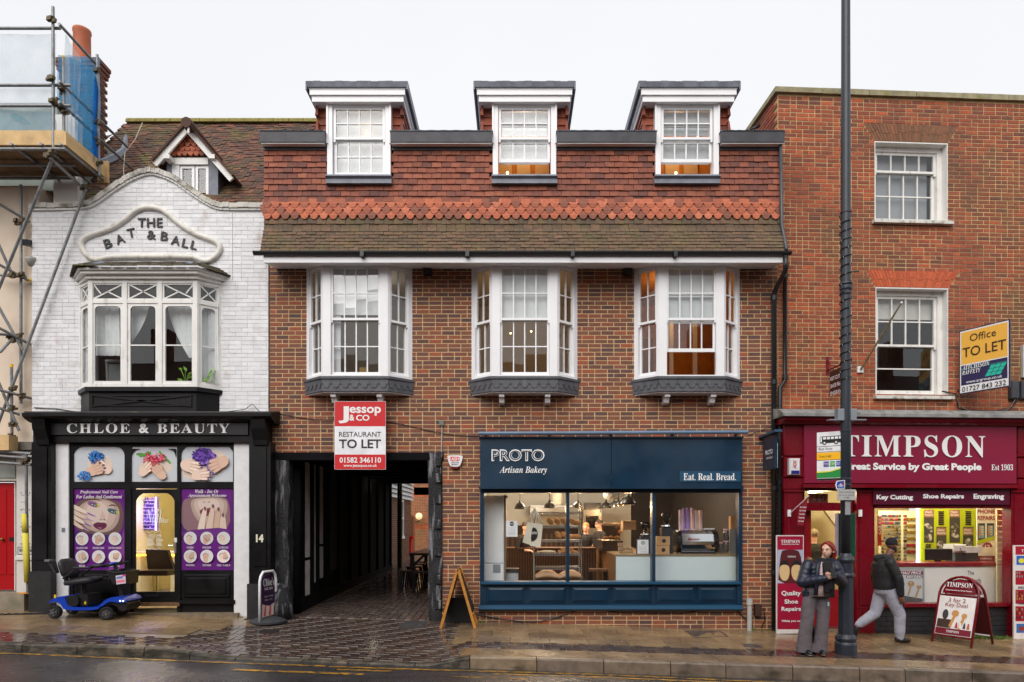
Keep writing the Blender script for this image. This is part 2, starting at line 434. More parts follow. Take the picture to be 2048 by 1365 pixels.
UBOX = [(-.5,-.5,-.5),(.5,-.5,-.5),(.5,.5,-.5),(-.5,.5,-.5),(-.5,-.5,.5),(.5,-.5,.5),(.5,.5,.5),(-.5,.5,.5)]
UBF = [(0,1,5,4),(1,2,6,5),(2,3,7,6),(3,0,4,7),(4,5,6,7),(3,2,1,0)]
PANE_ME = {}
def pane(parent,x0,x1,z0,z1,y,xf=None,m=None,name='pane'):
    m = m or GLASS
    if m.name not in PANE_ME: PANE_ME[m.name] = MB().add(UBOX,UBF).mesh('pane',m,world=False)
    c = Vector(((x0+x1)/2,y,(z0+z1)/2)); mt = FR @ (xf if xf is not None else Matrix.Identity(4))
    rg = rnd.uniform
    rot = (mt.to_3x3() @ Matrix.Rotation(R(rg(-.35,.35)),3,'X') @ Matrix.Rotation(R(rg(-.35,.35)),3,'Z')).to_euler()
    return link(name,PANE_ME[m.name],parent,loc=mt @ c,scale=(x1-x0,.004,z1-z0),rot=rot)
def glazed(parent,x0,x1,z0,z1,y,cols,rows,m=None,stile=.045,bar=.02,dep=.04,bot=None,top=None,xf=None,gm=None,name='sash',horn=False):
    """One sash: stiles, rails and glazing bars as a mesh, every pane a mesh of its own."""
    m = m or WHITE; bot = bot or stile; top = top or stile
    mb = MB(xf)
    mb.box(x0,x0+stile,y,y+dep,z0,z1).box(x1-stile,x1,y,y+dep,z0,z1)
    mb.box(x0+stile,x1-stile,y+.001,y+dep-.001,z0,z0+bot).box(x0+stile,x1-stile,y+.001,y+dep-.001,z1-top,z1)
    gx0,gx1,gz0,gz1 = x0+stile,x1-stile,z0+bot,z1-top
    if horn:
        for xx in (x0,x1-stile*.8): mb.prism([(xx,z0),(xx,z0-.035),(xx+stile*.4,z0-.05),(xx+stile*.8,z0-.03),(xx+stile*.8,z0)],y+.003,y+dep-.003)
    for i in range(1,cols):
        xx = gx0 + (gx1-gx0)*i/cols; mb.box(xx-bar/2,xx+bar/2,y+.004,y+dep-.004,gz0,gz1)
    for j in range(1,rows):
        zz = gz0 + (gz1-gz0)*j/rows; mb.box(gx0,gx1,y+.006,y+dep-.006,zz-bar/2,zz+bar/2)
    mb.build(name,m,parent)
    for i in range(cols):
        for j in range(rows):
            a = gx0 + (gx1-gx0)*i/cols; b = gx0 + (gx1-gx0)*(i+1)/cols; c = gz0 + (gz1-gz0)*j/rows; d = gz0 + (gz1-gz0)*(j+1)/rows
            pane(parent,a+bar*.3,b-bar*.3,c+bar*.3,d-bar*.3,y+dep*.55,xf,gm)
def sash_pair(parent,x0,x1,z0,z1,zm,y,cols,ru,rl,up=0.,xf=None,m=None,stile=.045,bar=.02,brail=.06,gm=None):
    glazed(parent,x0,x1,zm,z1,y,cols,ru,m,stile,bar,bot=.04,xf=xf,gm=gm,horn=True)
    glazed(parent,x0+.004,x1-.004,z0+up,zm+.04+up,y+.045,cols,rl,m,stile,bar,bot=brail,top=.04,xf=xf,gm=gm)
# ================================================================== THE SETTING: ground, road, pavement, passage floor
def z_wall(x): return .177 - .0283*x
def z_road(x,y=-2.8): return -.04 - .0355*x + .012*min(0,(-2.8-y))*-1*0
def kerb_h(x):
    full = min(.2,max(.08,.161 + .0072*x)); low = .025
    if x < -4.95: return full
    if x < -3.85: k = (x+4.95)/1.1; k = k*k*(3-2*k); return full*(1-k) + low*k
    if x < -1.25: return low
    if x < -.5: k = (x+1.25)/.75; k = k*k*(3-2*k); return low*(1-k) + full*k
    return full
def z_pave(x,y):
    k = min(max(-y/2.8,0),1)
    return z_wall(x)*(1-k) + (z_road(x) + kerb_h(x))*k
def z_pass(x,y): return (z_wall(x)*(1-min(1,y/3)) + .33*min(1,y/3)) + .012*max(0,y-1) if y > 0 else z_pave(x,y)
JOINT = mat('wet joint sand',(98,86,72),.4,.25,10)
SLAB = mat('wet tan slab',tones=[(134,112,84),(148,124,92),(122,102,80),(140,116,88)],rough=.25,var=.2,scale=2.4,rvar=.1,bump=.12,bscale=160,stain=(96,78,60),stain_scale=(1.2,1.2,1),stain_amt=.6,stain_th=.5,dist=.002)
PAVER = mat('wet dark paver',tones=[(70,57,51),(80,63,55),(64,53,49),(86,68,58),(74,60,54)],rough=.15,var=.22,scale=3,rvar=.1,bump=.15,bscale=140,dist=.002)
PPAVER = mat('passage paver',tones=[(92,80,76),(108,94,86),(80,70,68),(100,86,80)],rough=.13,var=.2,scale=3,rvar=.09,bump=.05,bscale=140,dist=.002)
KERBD = mat('dark mossy granite kerb',tones=[(92,82,70),(80,74,66),(104,92,76)],rough=.5,var=.35,scale=14,bump=.9,bscale=45,dist=.015,stain=[(30,27,22),(44,40,26)],stain_scale=(5,5,9),stain_amt=.85,stain_th=.46)
KERB = mat('wet kerb stone',tones=[(128,112,96),(112,100,90),(140,122,100)],rough=.35,var=.25,scale=9,rvar=.15,bump=.35,bscale=90,stain=(52,46,36),stain_scale=(3,3,6),stain_amt=.7,dist=.004)
ASPH = mat('wet asphalt',(62,60,62),.24,.3,40,rvar=.14,bump=.45,bscale=420,dist=.003,stain=(44,42,44),stain_scale=(.7,1.6,1),stain_amt=.8,stain_th=.48)
YEL = mat('worn yellow paint',(196,142,32),.4,.25,12,stain=(66,60,54),stain_scale=(9,26,9),stain_amt=1.,stain_th=.42,rvar=.12,bump=.2,bscale=300,dist=.002)
gr = MB(); N = 24
gr.flat([(-300,-300,-1.2+.0355*300*.1),(300,-300,-1.2-.0355*30),(300,300,-1.2-.0355*30),(-300,300,-1.2+.0355*30)])
gr.build('ground',mat('ground earth',(90,85,78),.9),kind='structure')
# road: one wide sheet that follows the fall of the street
rd = MB(); xs = [-150,-60,-30] + [-15+i for i in range(31)] + [30,60,150]
for i in range(len(xs)-1):
    a,b = xs[i],xs[i+1]
    prof = [(-11.2,-.03),(-8.5,.05),(-6.5,.07),(-4.5,.045),(-2.805,0)]
    za = lambda x: z_road(max(-30,min(30,x)))
    for (y0,d0),(y1,d1) in zip(prof,prof[1:]):
        rd.flat([(a,y0,za(a)+d0),(b,y0,za(b)+d0),(b,y1,za(b)+d1),(a,y1,za(a)+d1)])
road = rd.build('road',ASPH,kind='structure',smooth=True)
def z_r(x,y):
    prof = [(-11.2,-.03),(-8.5,.05),(-6.5,.07),(-4.5,.045),(-2.805,0)]
    for (y0,d0),(y1,d1) in zip(prof,prof[1:]):
        if y <= y1: return z_road(x) + d0 + (d1-d0)*(y-y0)/(y1-y0)
    return z_road(x)
def line(x0,x1,yc,w,wob=.0,nm='yellow_line'):
    mb = MB(); n = max(2,int((x1-x0)/.4)); q = [x0 + (x1-x0)*i/n for i in range(n+1)]
    f = lambda x: yc + wob*math.sin(x*1.7) + (.05*math.sin((x+1)*.8) if wob else 0)
    for a,b in zip(q,q[1:]):
        mb.flat([(a,f(a)-w,z_r(a,f(a)-w)+.004),(b,f(b)-w,z_r(b,f(b)-w)+.004),(b,f(b)+w,z_r(b,f(b)+w)+.004),(a,f(a)+w,z_r(a,f(a)+w)+.004)])
    mb.build(nm,YEL,road)
line(-13,-2.5,-2.98,.04,.01); line(-2.45,13,-3.0,.038,.012); line(-.25,13,-3.17,.035,.01)
line(-3.55,-1.9,-3.46,.05); line(-2.3,-1.6,-3.2,.04); line(-.9,.2,-3.4,.02,.0);
# opposite pavement and terrace stand behind the camera: only the windows mirror them
op = MB(); op.box(-40,40,-16.0,-11.2,-1.4,.12); op.build('far_pavement',JOINT,kind='structure')
# pavement bed
pv = MB(); xs = [-14 + .35*i for i in range(81)]; ys = [0.9,.3,0,-.4,-.9,-1.4,-1.9,-2.4,-2.66]
for a,b in zip(xs,xs[1:]):
    for c,d in zip(ys,ys[1:]):
        pv.flat([(a,d,z_pave(a,d)-.014),(b,d,z_pave(b,d)-.014),(b,c,z_pave(b,c)-.014),(a,c,z_pave(a,c)-.014)])
pavement = pv.build('pavement',JOINT,kind='structure',smooth=True)
UPV = [(v[0],v[2],-v[1]) for v in UB[0]]                    # the bevelled face turned upward
UPF = UB[1]
def tilt(x,y,zf):
    e = .05
    dx = (zf(x+e,y)-zf(x-e,y))/(2*e); dy = (zf(x,y+e)-zf(x,y-e))/(2*e)
    n = Vector((-dx,-dy,1)).normalized()
    return Vector((0,0,1)).rotation_difference(n)
def lay(region,x0,x1,y0,y1,lx,ly,gap,zf,rg,off=.5,dx=0.,jz=.002):
    out = []; y = y1; row = 0
    while y - ly > y0 - 1e-6:
        x = x0 - (row % 2)*lx*off + dx
        while x < x1:
            a,b = max(x,x0),min(x+lx-gap,x1)
            xc,yc = (a+b)/2,y - ly/2
            if b-a > .03 and region(xc,yc):
                out.append(((xc,yc,zf(xc,yc) - .016 + rg.uniform(-jz,jz)),(b-a,ly-gap,.032),tilt(xc,yc,zf),rg.random()*.999))
            x += lx
        y -= ly; row += 1
    return out
rg = random.Random(3)
edgeL = lambda y: -4.3 + .28*y
left_t = lambda x,y: x < edgeL(y) - .0 and y > -2.05
right_t = lambda x,y: x > -.95
sl = lay(left_t,-13,-4.0,-2.05,-.02,.6,.45,.006,z_pave,rg)
sl += lay(right_t,-.95,13,-1.72,-.02,.6,.425,.006,z_pave,rg) + lay(lambda x,y: x > -.75,-.75,13,-2.66,-2.22,.9,.44,.006,z_pave,rg)
SLV = [(a*(.5/.485)*.997 if abs(a) < .49 else a,b*(.5/.45)*.997 if abs(b) < .46 else b,c if abs(c) != .3 else math.copysign(.44,c)) for a,b,c in UPV]
place(pavement,'paving_slab',sl,SLV,UPF,SLAB,key='paving_slab')
HB = .107
def herringbone(region,x0,x1,y0,y1,zf,rg,gap=.009,jz=.0006):
    out = []
    for i in range(int((x1-x0)/HB)):
        for j in range(int((y1-y0)/HB)):
            r_ = (i-j) % 4
            if r_ not in (0,3): continue
            nx,ny = (2,1) if r_ == 0 else (1,2); xc,yc = x0+(i+nx/2)*HB,y0+(j+ny/2)*HB
            if region(xc,yc): out.append(((xc,yc,zf(xc,yc)-.016+rg.uniform(-jz,jz)),(nx*HB-gap,ny*HB-gap,.032),tilt(xc,yc,zf),rg.random()*.999))
    return out
pvr = herringbone(lambda x,y: not left_t(x,y),-5.2,-.955,-2.05,-.02,z_pave,rg) + herringbone(lambda x,y: True,-13,-.76,-2.66,-2.06,z_pave,rg) + herringbone(lambda x,y: True,-.95,13,-2.22,-1.72,z_pave,rg)
place(pavement,'paver',pvr,UPV,UPF,PAVER,near=lambda it: abs(it[0][0]+.5) + abs(it[0][1]+1.9)*.6,rest='paver_field')
ks = []; x = -13.2
kl = [.91]*40
while x < 13:
    L = rg.choice([.91,.91,.62,.75]); xc = x + L/2
    mb = MB(); mb.tone(rg.random()); n = 4
    rings = []
    for i in range(n+1):
        xx = x + .006 + (L-.012)*i/n; zt = z_road(xx) + kerb_h(xx); zb = z_road(xx) - .12
        j = rg.uniform(-.004,.004); jj = rg.uniform(-.004,.004) - .002
        rings.append([(xx,-2.655,zb),(xx,-2.655,zt-.002),(xx,-2.775+j,zt+jj*.3),(xx,-2.8+j,zt-.02),(xx,-2.81+jj,zb)])
    mb.loft(rings); mb.build('kerbstone',KERB if x > -.7 else KERBD,pavement)
    x += L
# passage floor
pf = MB(); xs = [-4.4 + .4*i for i in range(10)]; ys = [.9+.75*i for i in range(34)]
for a,b in zip(xs,xs[1:]):
    for c,d in zip(ys,ys[1:]): pf.flat([(a,c,z_pass(a,c)-.014),(b,c,z_pass(b,c)-.014),(b,d,z_pass(b,d)-.014),(a,d,z_pass(a,d)-.014)])
passage_floor = pf.build('passage_floor',JOINT,kind='structure')
it = [((b,a,z_pass(b,a)-.016+rg.uniform(-.003,.003)),(s[1],s[0],.032),tilt(b,a,z_pass),t) for (a,b,_z),s,_r,t in lay(lambda x,y: True,0,14,-4.1,-1.2,.225,.125,.012,lambda x,y: 0,rg)]
place(passage_floor,'paver',it,UPV,UPF,PPAVER,key='passage_paver',near=lambda it: it[0][1],rest='paver_field')
# yard floor behind the passage, its sides hidden
yf = MB(); yf.flat([(-9,14,.43),(-4.1,14,.43),(-4.1,26,.5),(-9,26,.5)]).flat([(-1.1,10.3,.43),(4,10.3,.43),(4,26,.5),(-1.1,26,.5)]); yf.build('yard_floor',PPAVER,kind='structure')
# access covers let into the paving
STEEL = mat('worn galvanised cover',(120,124,130),.32,.25,14,metal=.7,bump=.3,bscale=60,stain=(80,66,52),stain_scale=(5,5,5))
def cover(pts,label,m,rnd_=False):
    """pts: pixel quad on the pavement"""
    q = []
    for px,py in pts:
        t = 11.
        for _ in range(12): xx = (px-CX)*t/F; t = tp(py,z_pave(xx,t-D))
        q.append(((px-CX)*t/F,t-D))
    mb = MB();
    if rnd_:
        cx = sum(a for a,b in q)/4; cyy = sum(b for a,b in q)/4; rx = (q[1][0]-q[0][0])/2*.9
        q = [(cx+rx*math.cos(2*math.pi*i/20),cyy+rx*math.sin(2*math.pi*i/20)) for i in range(20)]
    n = len(q); cx = sum(a for a,b in q)/n; cyy = sum(b for a,b in q)/n
    vs_ = [(a,b,z_pave(a,b)-.02) for a,b in q] + [(a,b,z_pave(a,b)+.004) for a,b in q] + [(cx+(a-cx)*.9,cyy+(b-cyy)*.9,z_pave(a,b)+.004) for a,b in q] + [(cx+(a-cx)*.88,cyy+(b-cyy)*.88,z_pave(a,b)+.001) for a,b in q]
    fs_ = [(k*n+i,k*n+(i+1) % n,(k+1)*n+(i+1) % n,(k+1)*n+i) for k in range(3) for i in range(n)] + [tuple(range(3*n,4*n))]
    mb.add(vs_,fs_)
    if not rnd_:
        for kx in (-.3,.3): mb.box(cx+kx*.3-.03,cx+kx*.3+.03,cyy-.02,cyy+.02,z_pave(cx,cyy)-.01,z_pave(cx,cyy)+.006)
    mb.build('access_cover',m,label=label,cat='manhole cover')
cover([(796,1257),(852,1257),(856,1243),(812,1243)],'pale square steel access cover in front of the passage timber post',STEEL)
cover([(515,1266),(562,1266),(562,1260),(515,1260)],'round dark metal cover in the pavers before the pavement sign',mat('dark iron cover',(48,46,48),.35,.2,20,metal=.4,bump=.4,bscale=90),True)
cover([(1392,1276),(1458,1274),(1440,1262),(1368,1262)],'grey rectangular access cover in the tan slabs by the bakery',mat('grey iron cover',(88,84,80),.35,.25,20,metal=.3,bump=.3,bscale=90))
cover([(1488,1294),(1526,1297),(1518,1289),(1485,1288)],'small grey square cover at the edge of dark paver band',mat('grey iron cover',(88,84,80)))
drain = MB()
drain.prismz([(-8.9,-.62),(-7.95,-.34),(-7.9,-.48),(-8.9,-.78)],z_pave(-8.4,-.5)-.03,z_pave(-8.4,-.5)+.004)
for i in range(9):
    a = -8.88 + i*.1; drain.obox((a+.03,-.665+.03*i,z_pave(a,-.6)+.006),(.012,-.004,0),(.014,.06,0),(0,0,.006))
drain.build('drain_grating',DARKMETAL,label='black strip drain grating crossing the tan slabs by the red door',cat='drain')

# terrace across the road, seen only as reflections
ot = thing('opposite_terrace','brick terrace with tiled roof across the road, mirrored in the windows','building',(0,-16,0))
OB = mat('opposite brick',(120,78,62),.8,.3,3); OR = mat('opposite roof',(92,66,56),.8,.35,5,bump=.5,bscale=30)
h = MB(); h.box(-34,34,-22,-16,-1.2,6.2); h.build('wall',OB,ot)
h = MB(); h.prismx([(-15.7,6.1),(-19,9.2),(-22.3,6.1)],-34.2,34.2); h.build('roof',OR,ot)
for i in range(16):
    xx = -30 + i*4; MB().box(xx,xx+1.2,-15.99,-15.9,3.3,5.1).build('window',mat('opposite window',(40,44,50),.2),ot)
    if i % 2: MB().box(xx-1,xx+1.8,-15.99,-15.88,.2,2.3).build('shop_window',mat('opposite window',(40,44,50),.2),ot)
    if i % 3 == 0: MB().box(xx+1.8,xx+2.6,-19.3,-18.6,8.6,10.6).build('chimney',OB,ot)
# ================================================================== CENTRE BUILDING: brick, tile hanging, bays, bakery front, passage
bb = thing('bakery_building','brown brick building with tile-hung top storey, white bays and navy bakery shopfront','building',(0,0,z_wall(0)))
BRICK = mat('brown stock brick',tones=[(92,66,62),(122,78,62),(136,84,64),(104,70,64),(146,84,60),(118,72,58),(84,64,66),(158,82,56),(112,76,66)],rough=.8,var=.16,scale=22,bump=.5,bscale=130,dist=.003)
MORTAR = mat('sandy mortar',(208,178,132),.9,.1,14,bump=.5,bscale=150,stain=(170,142,104),stain_scale=(1.2,1.2,1.2),stain_amt=.4)
L0,L1 = X(540),X(1555)
ZB = -.15                                             # bricks start below the pavement
Z1 = Z(536)
bays = [-2.735,.185,3.06]
PSX0,PSX1,PSZ = X(545),X(885),Z(905)             # passage opening
SFX0,SFX1,SFZ0,SFZ1 = X(962),X(1483),Z(1219),Z(874)
holes = [(PSX0,PSX1,-1,PSZ),(SFX0+.02,SFX1-.02,SFZ0+.03,SFZ1)]
bayh = [(bx-.86,bx+.86,4.46,Z1+1) for bx in bays]
sheet(MB(),L0,L1,ZB,Z1+.3,holes + bayh,.002,.25).build('wall',MORTAR,bb)
def btone(rg,u,z):
    t = rg.random()
    if .05 < z < .5 and u > 0 and z < .45: t = .8*t + (.2 if z < .28 else 0)
    return t
brick_field(bb,L0,L1,ZB+.005,Z1+.02,holes + bayh,.0,BRICK,'mixed',seed=5,bw=.2112,bh=.0608,mo=.0145,tone_fn=btone)
# ---- passage
PW = mat('passage black timber',(20,19,21),.9,.3,5,bump=.3,bscale=20,spec=.12)
PWHITE = mat('passage plaster panel',(238,235,230),.7,.1,6,stain=(110,106,100),stain_amt=.4,stain_scale=(5,5,2))
OAK = mat('weathered tarred oak',(32,31,34),.75,.4,9,bump=.9,bscale=30,dist=.02,stain=(150,150,156),stain_scale=(14,14,2.2),stain_amt=.8,stain_th=.53)
pL,pR,pE,pT = -3.98,-1.275,9.9,3.28
MB().box(pL-.2,pR+.2,.26,pE,pT,pT+.1).build('passage_ceiling',PW,bb)
MB().box(PSX0-.02,PSX1+.02,-.03,.3,PSZ-.005,PSZ+.0+.001-.14).build('lintel',PW,bb)
for i in range(8):
    yy = 1.1 + i*1.15; MB().box(pL,pR,yy,yy+.16,pT-.15,pT-.001).build('ceiling_beam',PW,bb)
MB().box(pL-.12,pL,.26,pE,-.1,pT).build('passage_wall',PW,bb)
MB().box(pR,pR+.12,.26,pE,-.1,pT).build('passage_wall',PW,bb)
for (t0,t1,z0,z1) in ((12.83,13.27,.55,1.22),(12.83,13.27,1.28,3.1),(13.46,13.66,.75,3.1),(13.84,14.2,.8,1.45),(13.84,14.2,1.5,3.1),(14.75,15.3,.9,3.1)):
    MB().box(pL,pL+.012,t0-D,t1-D,z0,z1).build('wall_panel',PWHITE if t0 < 14.5 else mat('dark grey panel',(60,58,56),.9),bb)  # the panel farthest in is plain dark grey
for yy in (.66,1.24,1.62,2.15,3.3,4.4,5.5,6.6,7.7,8.8): MB().box(pL,pL+.05,yy,yy+.1,0,pT).build('stud',PW,bb)
MB().box(pL,pL+.06,.3,pE,.28,.55).build('sole_beam',PW,bb)
def oldpost(x0,x1,y0,y1,z0,z1,seed):
    r = random.Random(seed); rings = []; n = 14
    for i in range(n+1):
        z = z0 + (z1-z0)*i/n; j = lambda: r.uniform(-.014,.014)
        rings.append([(x0+j(),y0+j(),z),((x0+x1)/2+j(),y0-.01+j(),z),(x1+j(),y0+j(),z),(x1+j(),y1,z),(x0+j(),y1,z)])
    mb = MB(); mb.loft(rings); return mb
oldpost(X(546),X(577),-.02,.25,z_pave(X(560),0)-.05,PSZ-.14,1).build('timber_post',OAK,bb)
mb = oldpost(X(857),X(884),-.03,.25,z_pave(X(870),0)-.05,PSZ-.01,2); pst = mb.build('timber_post',OAK,bb)
for py in (915,948,990,1040,1094,1150,1200):
    MB().bbox(X(872),X(883),-.075,-.02,Z(py+18),Z(py),.01).build('peg_block',OAK,bb)
mb = MB(); mb.tube((X(591,.35),.35,z_pass(-3.8,.3)-.02),(X(591,.35),.35,pT),.105,n=14); mb.build('round_post',PW,bb,smooth=True)
mb = MB(); mb.lathe([(.0,.0),(.24,0),(.23,.25),(.16,.5),(.05,.62),(.0,.63)],(X(556,-.25),-.16,z_pave(X(556),-.2)-.02),10); mb.build('corner_guard_stone',OAK,bb,smooth=True)
# end of the passage: dark frame and the short return with pipes
mb = MB(); mb.box(pL,pL+.05,pE-.12,pE,.2,pT).box(pL,pR+.1,pE-.12,pE,pT-.12,pT); mb.build('end_frame',PW,bb)
MB().box(X(828,pE-.3),X(862,pE-.3),pE-.32,pE-.12,Z(990,pE-.3),pT-.25).build('hanging_beam',PW,bb)
for px,m in ((797,DARKMETAL),(802,mat('mossy pipe',(96,88,40),.6,.3,9))):
    MB().tube((X(px,pE+.1),pE+.1,.35),(X(px,pE+.1),pE+.1,3.5),.04).build('downpipe',m,bb)
for i in range(2):
    p = (X(742+i*20,6.5+i),6.5+i,Z(945+i*10,6.5+i)); MB().ell(p,.03,.03,.03,8,6).build('ceiling_lamp',emis('passage lamp',(255,244,225),6),bb)
light('passage_lamp_light',(X(752,6.8),6.8,pT-.35),.4,(255,236,210),.05,parent=bb)
# ---- shared roof surface: from eaves up the sprocket and the vertical tile hanging
TILE = mat('hung clay tile',tones=[(118,68,54),(140,78,58),(152,86,64),(104,64,56),(132,74,58),(160,94,70),(124,72,58),(90,60,56)],rough=.75,var=.16,scale=18,bump=.4,bscale=90,dist=.003,stain=(88,58,48),stain_scale=(1.3,1.3,1.3),stain_amt=.5,stain_th=.55)
SCAL = mat('ornamental clay tile',tones=[(178,98,68),(194,108,76),(164,90,66),(132,82,66),(186,102,72),(200,118,88)],rough=.75,var=.18,scale=24,bump=.35,bscale=90,dist=.003)
MOSS = mat('mossy clay tile',tones=[(98,78,62),(112,90,68),(88,75,62),(120,92,72),(96,82,64)],rough=.85,var=.25,scale=26,bump=.5,bscale=80,dist=.004,stain=[(110,100,62),(88,78,62)],stain_scale=(2.5,2.5,2.5),stain_amt=.5,stain_th=.52)
yT,yE = -.28,-.55
zE,zK,zT = Z(504,yE),Z(459,yT),Z(296,yT)
T0,T1 = X(528,yT),X(1563,yT); E0,E1 = X(521,yE),X(1577,yE)
roof = part_root('tile_hanging',bb,(0,yT,zK))
sheet(MB(),T0+.02,T1-.02,zK-.03,zT+.02,[(dx-.53,dx+.53,Z(366,-.33)-.0,zT+1) for dx in (-2.67,.18,2.98)],yT+.045,.2).build('backing',mat('roof felt',(60,40,34),.9),roof)
mb = MB(); mb.flat([(E0+.02,yE+.04,zE-.0),(E1-.02,yE+.04,zE-.0),(T1-.02,yT+.05,zK),(T0+.02,yT+.05,zK)])
mb.flat([(E0+.02,yE+.04,zE),(T0+.02,yT+.05,zK),(T0+.02,.1,zK),(E0+.02,.1,zE)]).flat([(E1-.02,yE+.04,zE),(E1-.02,.1,zE),(T1-.02,.1,zK),(T1-.02,yT+.05,zK)])
mb.flat([(T0+.02,yT+.05,zK),(T0+.02,yT+.05,zT),(T0+.02,.5,zT),(T0+.02,.5,zK)]).flat([(T1-.02,yT+.05,zK),(T1-.02,.5,zK),(T1-.02,.5,zT),(T1-.02,yT+.05,zT)])
mb.build('sprocket_boarding',mat('roof felt',(60,40,34),.9),roof)
rg = random.Random(11); plain = []; orn = []; mossy = []
nrow = 13; g = (Z(438.5,yT)-zK)                       # rows counted from the kink upward
rows = [459,448.6,438.5,428,416,404.6,393,381.5,369,357.5,346,335,324,311]
dorm = [-2.67,.18,2.98]
for k,py in enumerate(rows):
    zb = Z(py,yT); kind = 'moss' if k in (0,1) else ('orn' if k in (2,3,4) else 'plain')
    ztop = Z(rows[k+1],yT) if k+1 < len(rows) else Z(296,yT)
    vis = ztop - zb; wv = .166; x = T0 - (k % 2)*wv/2 - (.04 if kind == 'orn' else 0)
    while x < T1 - .02:
        a,b = max(x,T0),min(x+wv-.006,T1); x += wv
        if b-a < .03: continue
        xc = (a+b)/2
        cut = False
        for dx in dorm:
            if py < 367 and dx-.545 < xc < dx+.545: cut = True
            elif py < 367 and a < dx-.54 < b: b = dx-.54
            elif py < 367 and a < dx+.54 < b: a = dx+.54
        if cut or b-a < .03: continue
        xc = (a+b)/2
        h_ = vis + .045; t = rg.random()*.999
        if kind == 'orn': orn.append(((xc,yT-.022+rg.uniform(-.002,.002),zb+h_/2),(.164,.05,h_*1.12),None,t)); continue
        # slight out-of-plane lift of the tail makes the shadow line
        q = Matrix.Rotation(R(rg.uniform(-1.8,1.8)),3,'Y').to_quaternion()
        (mossy if kind == 'moss' else plain).append(((xc,yT-.014+rg.uniform(-.005,.004),zb+h_/2+rg.uniform(-.004,.004)),(b-a,.06,h_),q,t*.85 if k < 9 else min(.99,t*.7+.05)))
# sprocket rows
ns = 7; ang = math.atan2(yT-yE,zK-zE)
for k in range(ns):
    s0 = k/ns; yb = yE + (yT-yE)*s0 - .02; zb = zE + (zK-zE)*s0
    gl = math.hypot(yT-yE,zK-zE)/ns; a0 = E0 + (T0-E0)*s0; a1 = E1 + (T1-E1)*s0
    wv = .166; x = a0 - (k % 2)*wv/2
    q0 = Matrix.Rotation(-ang+R(3),3,'X')
    while x < a1 - .02:
        a,b = max(x,a0),min(x+wv-.006,a1); x += wv
        if b-a < .03: continue
        h_ = gl + .04; c = Vector(((a+b)/2,yb,zb)) + q0 @ Vector((0,-.012,h_/2))
        q = (q0 @ Matrix.Rotation(R(rg.uniform(-1.3,1.3)),3,'Y')).to_quaternion()
        mossy.append((tuple(c + Vector((0,rg.uniform(-.004,.004),rg.uniform(-.004,.004)))),(b-a,.055,h_),q,rg.random()*.999))
nr = lambda it: abs(it[0][0]) + abs(it[0][2]-7)*.6
place(roof,'tile',plain,TILEV,TILEF,TILE,near=nr,limit=160,key='tile',rest='tile_field')
place(roof,'tile',orn,SCV,SCF,SCAL,near=nr,limit=70,key='scalloped_tile',rest='scalloped_tile_field')
place(roof,'tile',mossy,TILEV,TILEF,MOSS,near=nr,limit=70,key='mossy_tile',rest='mossy_tile_field')
# ---- eaves: gutter, fascia, boarded soffit
ev = part_root('eaves',bb,(0,yE,zE))
gy = yE-.07; zg = Z(510,gy)
mb = MB(); pts = []
for i in range(9):
    a = math.pi*(1+i/8); pts.append((gy + .05*math.cos(a),zg+.05 + .06*math.sin(a)))
pin = [(gy + .043*math.cos(math.pi*(1+i/8)),zg+.052 + .052*math.sin(math.pi*(1+i/8))) for i in range(8,-1,-1)]
mb.prismx(pts+pin,X(507,gy),X(1582,gy)); mb.build('gutter',DARKMETAL,ev,smooth=False)
for px in (725,935,1145,1350): MB().box(X(px,gy)-.03,X(px,gy)+.03,gy-.06,gy+.06,zg-.04,zg+.05).build('gutter_joint',DARKMETAL,ev)
fy = yE-.03; mb = MB(); mb.box(X(527,fy),X(1566,fy),fy,fy+.025,Z(525.5,fy),Z(511,fy)); mb.build('fascia_board',WHITE,ev)
zs0,zs1 = Z(526,fy),Z(538.5,0)
for i in range(6):
    y0 = fy+.025 + (-.002-fy-.025)*i/6; y1 = fy+.025 + (-.002-fy-.025)*(i+1)/6 - .004
    za,zb_ = zs0 + (zs1-zs0)*i/6,zs0 + (zs1-zs0)*(i+1)/6
    xa,xb = X(527,fy)+.01,X(1566,fy)-.01
    mb = MB(); mb.add([(xa,y0,za),(xb,y0,za),(xb,y1,zb_),(xa,y1,zb_),(xa,y0,za+.02),(xb,y0,za+.02),(xb,y1,zb_+.02),(xa,y1,zb_+.02)],UBF); mb.build('soffit_board',WHITE,ev)
for px in (855,1255): MB().box(X(px-8,-.05),X(px+8,-.05),-.12,-.01,Z(553),Z(539)).build('vent_box',DARKMETAL,bb)
# ---- lead roof edge between the dormers
cy0 = -.43
zc1,zc0 = Z(265,cy0),Z(284,cy0)
lead_spans = [(X(520,cy0),dorm[0]-.56),(dorm[0]+.56,dorm[1]-.55),(dorm[1]+.55,dorm[2]-.55),(dorm[2]+.55,X(1569,cy0))]
for a,b in lead_spans:
    mb = MB(); mb.prismx([(cy0-.02,zc1),(cy0,zc0),(yT-.02,zc0-.015),(yT-.02,zc0-.07),(yT+.2,zc0-.07),(yT+.2,zc1+.01)],a,b)
    mb.build('lead_cornice',mat('dark lead',(70,70,76),.42,.25,5,bump=.3,bscale=12,dist=.01),bb)
    mb = MB(); n = 40
    for i in range(n):
        xa,xb_ = a + (b-a)*i/n,a + (b-a)*(i+1)/n
        mb.box(xa-.012,xb_+.012,cy0-.03,yT+.2,zc1+.006+.003*math.sin(i*1.3),zc1+.022+.003*math.sin(i*1.3))
    mb.build('lead_capping',LEAD,bb)
    MB().box(a+.01,b-.01,cy0+.015,yT-.03,zc0-.02,zc0-.012).build('cornice_soffit',WHITE,bb)
